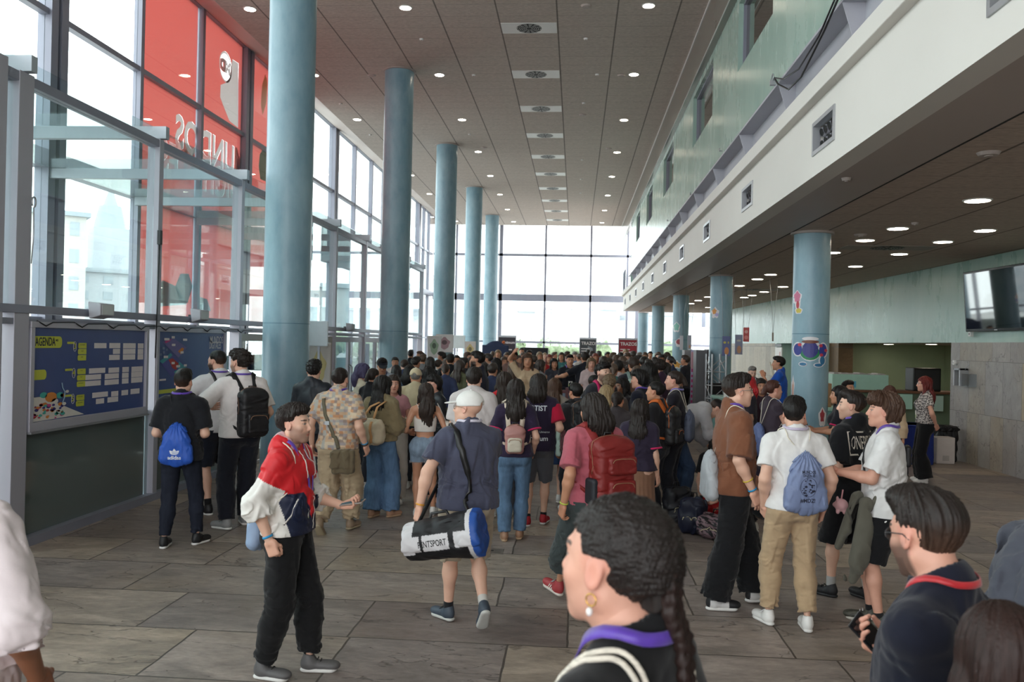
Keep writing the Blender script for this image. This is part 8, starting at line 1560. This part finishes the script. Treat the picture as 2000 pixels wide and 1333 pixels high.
# ---- far end: roll-up banners, black stand, arched backdrop, flag
def rollup(px0, px1, py0, Y_, col, label, title=None, tcol=(222, 216, 214), z0=.1, extra=None):
    a = at_y(px0, py0, Y_); b_ = at_y(px1, py0, Y_); w_ = b_.x-a.x; cx = (a.x+b_.x)/2; o = MB().box(-w_/2, w_/2, 0, .02, z0, a.z).build('banner_stand', pl_('banner_%d_%d' % (col[0], col[2]), col, rough=.5)); o.location = (cx, Y_, 0); MB().box(-w_/2-.03, w_/2+.03, -.03, .05, a.z, a.z+.08).box(-w_/2-.03, -w_/2, -.02, .04, 0, a.z).box(w_/2, w_/2+.03, -.02, .04, 0, a.z).build('frame', M_alu, o); MB().box(-w_/2, w_/2, -.15, .15, 0, .1).build('foot', M_alu, o)
    if title:
        T_ = lambda s_, size, z, sx: text_obj('lettering', s_, size, pl_('tx_%d' % tcol[0], tcol), Matrix(((1, 0, 0, -w_*.42), (0, 0, 1, -.006), (0, 1, 0, z), (0, 0, 0, 1))), o, sx=sx, align='LEFT', bold=.006)
        T_(title, .20, a.z-.19, .95)
        for k in range(3): MB().box(-w_*.42, w_*(.12+.06*k), -.006, -.003, a.z-.45-.11*k, a.z-.41-.11*k).build('text_line', pl_('tx_%d' % tcol[0]), o)
    if extra: extra(o, w_, a.z)
    return tag(o, label, 'banner')
rollup(1209, 1244, 664, 38, (150, 34, 48), 'dark red TRAZOS banner in the far crowd', 'TRAZOS'); rollup(1133, 1164, 663, 39, (70, 74, 78), 'dark grey TRAZOS banner with grey smoke print in the far crowd', 'TRAZOS', extra=lambda o, w_, h_: MB().add([(w_*(u), -.004, h_-.3-v) for u, v in ((.0, 0), (.3, .1), (.38, .6), (.1, .9), (-.05, .4))], [(0, 1, 2, 3, 4)]).build('print', pl_('smoke_grey', (140, 146, 150)), o))
rollup(974, 1007, 659, 36, (52, 44, 52), 'tall charcoal banner with an orange logo beside the fifth tall column', None, extra=lambda o, w_, h_: (MB().cyl((-w_*.2, -.006, h_-.22), (-w_*.2, -.002, h_-.22), .07, n=16).build('logo', pl_('logo_orange', (206, 110, 60)), o), text_obj('lettering', 'animum', .16, wht, Matrix(((1, 0, 0, w_*.12), (0, 0, 1, -.006), (0, 1, 0, h_-.22), (0, 0, 0, 1))), o, bold=.004), MB().box(-w_*.3, w_*.3, -.006, -.002, h_-.55, h_-.5).build('text_line', wht, o)))
a = at_y(952, 700, 34.5); sh = Shape(); sh.box((0, 0, 1.15), (.55, .04, 1.15), rd=.03); sh.ell((-.0, 0, 1.75), (.56, .04, .75), k=.03); o = solid('arched_display', sh, .03, M_cloth, None, L3((40, 48, 72))); v = at_y(968, 666, 34.5); o.location = (v.x, 34.5, v.z-2.5); bz_ = v.z-2.5; o.location.z = 0; o.scale = (1, 1, v.z/2.5); MB().box(-.5, .5, -.2, .2, 0, .05).build('foot', M_framed, o); tag(o, 'dark blue arched fabric display beside the charcoal banner', 'display')
a = at_y(1021, 679, 37); b_ = at_y(1070, 679, 37); o = MB().box(a.x, b_.x, 37, 37.9, 0, a.z).build('black_booth', plain('booth_black', (36, 36, 42), rough=.8, noise=((4, 4, 4), .1))); MB().box(a.x, b_.x, 36.98, 37.0, a.z-.06, a.z).build('top_hem', M_black, o); tag(o, 'black cloth-sided booth at the far end of the hall', 'booth')
a = at_y(1376, 616, 46); sh = Shape(); sh.rc((0, 0, 4.15), (.75, 0, 2.2), .42, .28, k=.02, n=(0, 1, 0), sq=.03); o = solid('feather_flag', sh, .03, M_cloth, None, L3((196, 200, 208))); v = at_y(1372, 640, 47); o.location = (v.x-.1, 47, v.z-3.85); o.location.z = max(0, o.location.z); o.location.z = 0; MB().cyl((-.42, 0, 0), (-.42, 0, 4.1), .02, n=8).build('pole', M_alu, o); m2 = MB(); m2.box(.05, .25, -.03, -.02, 3.2, 4.3, M=Matrix.Rotation(.0, 4, 'Y')); m2.build('print', pl_('flag_grey', (150, 156, 172)), o); tag(o, 'pale grey feather flag before the far windows, seen past the second short column', 'flag')
# ---- dark red slatted bench unit in the crowd
v = at_z(1098, 800, 0); o = empty('slatted_bench', (-.15, 16.6, 0)); tag(o, 'dark red slatted wooden rack standing in the crowd', 'rack')
M_rw = plain('dark_red_wood', (84, 34, 38), rough=.5, noise=((4, 4, 30), .15))
for z in (.62, .80, .98, 1.14): MB().box(-.65, .65, -.03, .03, z, z+.06).build('slat', M_rw, o)
for x in (-.6, 0, .6): MB().box(x-.03, x+.03, -.04, .04, 0, 1.25).build('upright', M_rw, o)
MB().box(-.7, .7, -.3, .3, .42, .46).build('shelf', M_white, o)
# ---- cables on the gallery edge
mb = MB(); P_ = lambda px, py, X=2.5: tuple(at_x(px, py, X)); k0 = at_x(1512, 152, 2.55)
mb.tube([P_(1640, -10), P_(1610, 60), P_(1565, 150), P_(1540, 175), P_(1520, 165), tuple(k0)], .012, n=6); mb.tube([P_(1634, -10), P_(1600, 70), P_(1560, 135), P_(1530, 155), tuple(k0)], .010, n=6); o = mb.build('hanging_cable', M_black); mb = MB(); mb.tube([(k0.x-.02, k0.y+.05*math.cos(a), k0.z+.05*math.sin(a)) for a in np.linspace(0, 6.28, 14)], .008, n=6); mb.build('shackle', M_alu, o); MB().box(k0.x-.05, k0.x+.02, k0.y-.03, k0.y+.03, k0.z-.10, k0.z-.03).build('clamp', M_alu, o); tag(o, 'pair of black cables looping from a shackle on the gallery edge', 'cable')
for i, (px, py) in enumerate([(1405, 293), (1303, 430), (1348, 378)]): v = at_x(px, py, 2.55); mb = MB(); mb.tube([(v.x, v.y+.03*math.cos(a), v.z+.03*math.sin(a)) for a in np.linspace(0, 6.28, 12)], .007, n=6); mb.cyl((v.x+.05, v.y, v.z-.02), (v.x, v.y, v.z-.02), .01, n=8); tag(mb.build('eye_bolt', M_alu), 'small steel eye bolt on the gallery edge, %s from the camera' % ORD[[0, 2, 1][i]], 'eye bolt', 'eye bolts on the gallery edge')
# ================================================================ OUTSIDE
M_gran = pl_('pale_granite', (180, 182, 186), rough=.9); M_gran2 = pl_('hazy_plaster', (186, 187, 188), rough=.9); M_win = pl_('far_window', (162, 168, 174), rough=.5); M_roof = pl_('far_slate', (158, 164, 170))  # walls, windows and roofs paled alike: outdoor haze put into the colour
def building(cx, cy_, w_, d_, h_, label, m, floors=5, bays=6, tower=None, rz=0):
    o = empty('far_building', (cx, cy_, 0), rz); tag(o, label, 'building'); MB().box(-w_/2, w_/2, -d_/2, d_/2, 0, h_).build('walls', m, o); MB().box(-w_/2-.4, w_/2+.4, -d_/2-.4, d_/2+.4, h_, h_+.5).build('cornice', M_roof, o); wn = MB()
    for f_ in range(floors):
        z = (f_+.3)*h_/floors
        for k in range(bays):
            x = -w_/2+(k+.3)*w_/bays; wn.box(x, x+w_/bays*.4, -d_/2-.05, -d_/2, z, z+h_/floors*.5)
            y = -d_/2+(k+.3)*d_/bays; wn.box(w_/2, w_/2+.05, y, y+d_/bays*.4, z, z+h_/floors*.5)
    wn.build('window', M_win, o)
    if tower: t_ = MB(); t_.box(-tower/2, tower/2, -tower/2, tower/2, h_, h_+6); t_.build('tower', m, o); t2 = MB(); t2.cyl((0, 0, h_+6), (0, 0, h_+9), tower*.45, tower*.3, n=8); t2.cyl((0, 0, h_+9), (0, 0, h_+11.5), tower*.2, .15, n=8); t2.build('lantern', M_roof, o)
    return o
def far(px, dist): r_ = ray(px, 680); r_ = r_/r_.length*dist; return r_.x, r_.y
x, y = far(210, 120); building(x, y, 16, 14, 9.5, 'pale granite building with a domed clock tower beyond the left glazing', M_gran, tower=4.5, rz=D(40))
x, y = far(150, 128); building(x, y, 14, 12, 8.5, 'pale long building left of the clock tower', M_gran2, rz=D(40)); x, y = far(655, 105); building(x, y, 14, 12, 8, 'pale flat building beyond the doors between the first two tall columns', M_gran2, rz=D(20)); x, y = far(10, 110); building(x, y, 14, 12, 15, 'pale building at the left edge beyond the glazing', pl_('far_ochre', (190, 184, 178)), rz=D(40))
for i, (px, dist, w_, h_) in enumerate([(1000, 190, 26, 8), (1060, 200, 20, 6.5), (1110, 190, 22, 9), (1190, 200, 30, 10), (1270, 190, 22, 7), (1380, 200, 30, 9)]):
    x, y = far(px, dist); building(x, y, w_, 12, h_, 'hazy %s building on the skyline beyond the far windows, %s from the left' % (['cream', 'grey'][i % 2], ORD[i]), [M_gran2, M_gran][i % 2], floors=3)
M_leaf = mat('far_foliage', lin((124, 138, 108)), rough=.9, noise=((2, 2, 2), .35), bump=((3, 3, 3), .8, .2)); M_bark = pl_('far_bark', (90, 80, 70))
for i, (px, dist, h_) in enumerate([(1075, 75, 2.6), (1168, 78, 2.4), (1118, 82, 2.2), (1000, 80, 2.5), (1300, 76, 2.6), (1450, 80, 3.0), (655, 70, 3.0)]):
    x, y = far(px, dist); sh = Shape(); rg = random.Random(i)
    for k in range(12): sh.ell((rg.uniform(-1, 1), rg.uniform(-.8, .8), h_*.55+rg.uniform(-.4, .6)), (.6, .55, .5), k=.2)
    sh.wr(.14, 1.5, 1.5, 1.5, i); v_, q_ = surface(sh, .09); o = link('round_shrub', np_mesh('foliage', [(v_, q_, 0)], None, [M_leaf])); o.location = (x, y, 0); MB().cyl((0, 0, 0), (0, 0, h_*.6), .12, n=8).build('trunk', M_bark, o); tag(o, 'round green shrub outside, %s of those along the far windows' % ORD[i], 'shrub', 'shrubs outside the far windows')
# ================================================================ THE FAR CROWD
rc = random.Random(77)
TPL = []
def tpl(sex, hs_, arms=None, skirt_=False, bag=None, sk='tan', **k):
    p = Pose(1.72, sex, arms=arms or {}, **k); b = skin('person', p, sk, 'dark', h=.016, hh=.0105, hf=.009, m=M_oskin)
    kids = [('shirt', top(p, (255, 255, 255), sleeve=1.9 if hs_ == 'bob' else .7, parent=b, h=.016, m=M_ocloth, wr=.004)), ('trousers', bottom(p, (255, 255, 255), parent=b, h=.016, m=M_ocloth, top_=-.01)), ('hair', hair(p, hs_, (255, 255, 255), b, h=.011, m=M_ohair, length=.32))]
    sh = shoes(p, b, 'crowd', (60, 58, 58)); TPL.append((sex, hs_, b, kids, p)); 
    for o in [b]+list(b.children)+[g for c in b.children for g in c.children]: COL.objects.unlink(o)
    return b
for sx_, hs_, am, kw in (('m', 'short', None, {}), ('m', 'fade', {1: (.0, .28, -.28), -1: (.05, .05, -.48)}, {}), ('m', 'curly', {1: (.04, .16, -.42), -1: (.04, .1, -.46)}, {}), ('f', 'long', None, {}), ('f', 'long', {1: (.0, .28, -.24), -1: (.02, .24, -.3)}, {}), ('f', 'bob', None, {}), ('f', 'pony', {1: (.05, .12, -.44)}, {}), ('m', 'mop', None, {'sk': 'fair'}), ('m', 'short', {1: (.1, .2, -.2)}, {'sk': 'umber'}), ('f', 'bun', None, {'sk': 'fair'})):
    tpl(sx_, hs_, am, **kw)
TC = {'black': (50, 50, 56), 'white': (222, 218, 216), 'navy': (64, 72, 102), 'grey': (136, 136, 140), 'red': (160, 40, 44), 'blue': (110, 140, 176), 'pink': (196, 150, 152), 'olive': (98, 100, 76), 'beige': (184, 166, 138), 'purple': (74, 52, 92), 'brown': (104, 76, 62), 'teal': (70, 122, 122)}
HN = {'black': (38, 34, 33), 'dark brown': (56, 46, 41), 'brown': (84, 66, 54), 'fair': (138, 114, 86), 'red': (124, 56, 44), 'grey': (124, 120, 116)}  # hair tones lifted: window haze over the crowd put into the colour
HW = {'short': 'short', 'fade': 'cropped', 'curly': 'curly', 'long': 'long', 'bob': 'bobbed', 'pony': 'ponytailed', 'mop': 'tousled', 'bun': 'tied-up'}
# (head x px, head top y px, distance m, template, top colour, hair colour, facing)
CR_ = [(864, 690, 23.5, 2, 'olive', 'black', -80), (893, 696, 22, 1, 'grey', 'black', 180), (906, 701, 18.6, 0, 'black', 'black', 20), (955, 693, 20.5, 0, 'brown', 'black', -70), (973, 685, 28, 5, 'navy', 'fair', 180), (985, 700, 20, 5, 'grey', 'brown', 160), (1019, 681, 31, 0, 'black', 'black', 170), (1034, 686, 29, 2, 'red', 'black', 180), (1054, 689, 25, 3, 'beige', 'fair', 170), (1055, 705, 17.6, 3, 'grey', 'dark brown', 60), (1073, 694, 24.5, 4, 'red', 'red', 180), (1107, 688, 30, 8, 'pink', 'dark brown', 90), (1123, 689, 30.5, 7, 'blue', 'grey', 190), (1163, 692, 26, 4, 'pink', 'red', 180), (1170, 687, 29.5, 0, 'blue', 'dark brown', 0), (1179, 698, 19.5, 3, 'grey', 'dark brown', 10), (1197, 690, 26.5, 0, 'teal', 'brown', 60), (1204, 696, 22.5, 2, 'olive', 'brown', 0), (1225, 692, 22.5, 7, 'pink', 'brown', 180), (1222, 684, 33, 7, 'beige', 'fair', 160), (1237, 688, 29.5, 2, 'navy', 'dark brown', 0), (1248, 690, 26, 1, 'beige', 'grey', 30), (1257, 699, 18.5, 0, 'grey', 'black', 20), (1268, 705, 17, 1, 'black', 'black', -10), (1270, 688, 32, 0, 'pink', 'black', 180), (1292, 695, 21.5, 8, 'brown', 'black', 180), (1303, 690, 25, 5, 'pink', 'dark brown', -30), (1298, 694, 24, 3, 'brown', 'dark brown', -40),
    (802, 685, 24, 1, 'black', 'black', 0), (822, 688, 23, 0, 'grey', 'brown', -120), (826, 694, 19.5, 1, 'grey', 'brown', 5), (840, 700, 17.5, 3, 'black', 'black', 10), (812, 700, 18.5, 2, 'black', 'black', 20), (790, 704, 17.5, 9, 'navy', 'dark brown', 0), (772, 700, 20, 0, 'white', 'black', 170),
    (920, 700, 20.5, 4, 'purple', 'dark brown', 150), (944, 706, 17.8, 6, 'black', 'brown', -20), (912, 690, 27, 7, 'blue', 'brown', 90), (940, 697, 24.5, 3, 'white', 'dark brown', -160), (962, 688, 30, 0, 'grey', 'brown', 10), (990, 690, 26, 4, 'white', 'brown', 180), (1012, 696, 23, 6, 'navy', 'dark brown', 120), (1022, 690, 25.5, 3, 'pink', 'brown', 170), (1043, 696, 22, 0, 'black', 'dark brown', -40), (1064, 690, 29, 9, 'blue', 'fair', 160), (1082, 689, 31, 1, 'grey', 'brown', 90), (1097, 690, 27, 3, 'teal', 'dark brown', 190), (1132, 692, 26, 6, 'white', 'brown', -30), (1148, 684, 34, 0, 'black', 'black', 10), (1156, 688, 31, 2, 'navy', 'dark brown', 20), (1186, 689, 30, 8, 'white', 'black', 150), (1190, 700, 20.5, 9, 'black', 'dark brown', 30), (1212, 690, 28, 3, 'purple', 'black', 0), (1217, 699, 20.5, 5, 'navy', 'brown', -60), (1230, 705, 17.3, 4, 'purple', 'dark brown', 10), (1245, 696, 22, 8, 'white', 'black', 90), (1260, 690, 28, 5, 'beige', 'brown', -170), (1279, 700, 20, 0, 'teal', 'black', 5), (1285, 690, 30, 7, 'black', 'brown', 160), (1310, 697, 21, 6, 'navy', 'black', -50),
    (856, 704, 18.4, 9, 'white', 'dark brown', 30), (872, 702, 21, 4, 'brown', 'brown', -10), (898, 706, 16.8, 3, 'olive', 'dark brown', 30), (925, 690, 30, 8, 'white', 'black', -100), (1002, 706, 17.2, 3, 'purple', 'brown', 5), (1198, 712, 14.6, 6, 'teal', 'brown', 0), (1222, 714, 14.2, 2, 'black', 'dark brown', -60), (1246, 718, 13.4, 5, 'brown', 'brown', -20), (1300, 712, 15.2, 3, 'black', 'black', -70), (962, 712, 14.6, 0, 'navy', 'dark brown', 10), (946, 716, 13.6, 4, 'black', 'black', 30), (870, 712, 15.4, 6, 'navy', 'dark brown', 0), (774, 716, 14.8, 3, 'grey', 'black', 0), (1340, 696, 22, 0, 'black', 'dark brown', -60)]
taken = [(o.location.x, o.location.y) for o in bpy.data.objects if o.name.startswith('person') and o.get('label') and not o.parent]
rows = []
for (px, py, d, ti, tc_, hc_, fa) in CR_:
    pos, hz = HD(px, py, d); x, y = pos[0], pos[1]
    for _ in range(12):
        bad = [(a, b_) for a, b_ in taken if math.hypot(a-x, b_-y) < .44]
        if not bad: break
        y += .24; x += .24*(pos[0]/max(5, pos[1]))
    taken.append((x, y)); rows.append((px, x, y, min(1.92, max(1.52, hz)), ti, tc_, hc_, fa))
rows.sort(key=lambda r: r[0]); seen = {}
keyf = lambda r: (TPL[r[4]][1], r[5], r[6])
tot = {}
for r in rows: tot[keyf(r)] = tot.get(keyf(r), 0)+1
marks = [(845, 'near the second tall column'), (905, 'near the third tall column'), (960, 'near the fourth tall column'), (1025, 'below the charcoal banner'), (1085, 'before the black booth'), (1150, 'left of the grey banner'), (1205, 'between the two far banners'), (1250, 'below the dark red banner'), (1300, 'near the far short columns'), (2000, 'by the grey ribbed screens')]
used_ = {}
for r in rows:
    px, x, y, H, ti, tc_, hc_, fa = r; sx_, hs_, b, kids, p = TPL[ti]
    q = b.copy(); COL.objects.link(q); s_ = H/1.72; q.scale = (s_*rc.uniform(.96, 1.05), s_, s_)
    for c in b.children:
        n = c.copy(); COL.objects.link(n); n.parent = q
        for g in c.children: g2 = g.copy(); COL.objects.link(g2); g2.parent = n
        if c.name.startswith('shirt'): n.color = (*[float(v) for v in L3(TC[tc_])], 1)
        elif c.name.startswith('trousers'): n.color = (*[float(v) for v in L3(rc.choice([(34, 36, 44), (60, 78, 104), (40, 44, 60), (130, 118, 98), (26, 26, 30), (90, 108, 132)]))], 1)
        elif c.name.startswith('hair'): n.color = (*[float(v) for v in L3(HN[hc_])], 1)
    wh_ = [m_ for lim, m_ in marks if px < lim][0]; kind_ = 'woman' if sx_ == 'f' else 'man'; turn = 'from behind' if abs((fa+180) % 360-180) < 50 else ('facing us' if abs((fa+180) % 360-180) > 130 else 'in profile')
    lab = '%s in %s, %s %s hair, %s, %s' % (kind_, tc_, HW[hs_], hc_, wh_, turn); k_ = used_.get(lab, 0); used_[lab] = k_+1
    if k_: lab = lab.replace(' in ', ' farther off in ', 1)
    place(q, (x, y, 0), fa, lab, 'person', 'people in the far crowd')
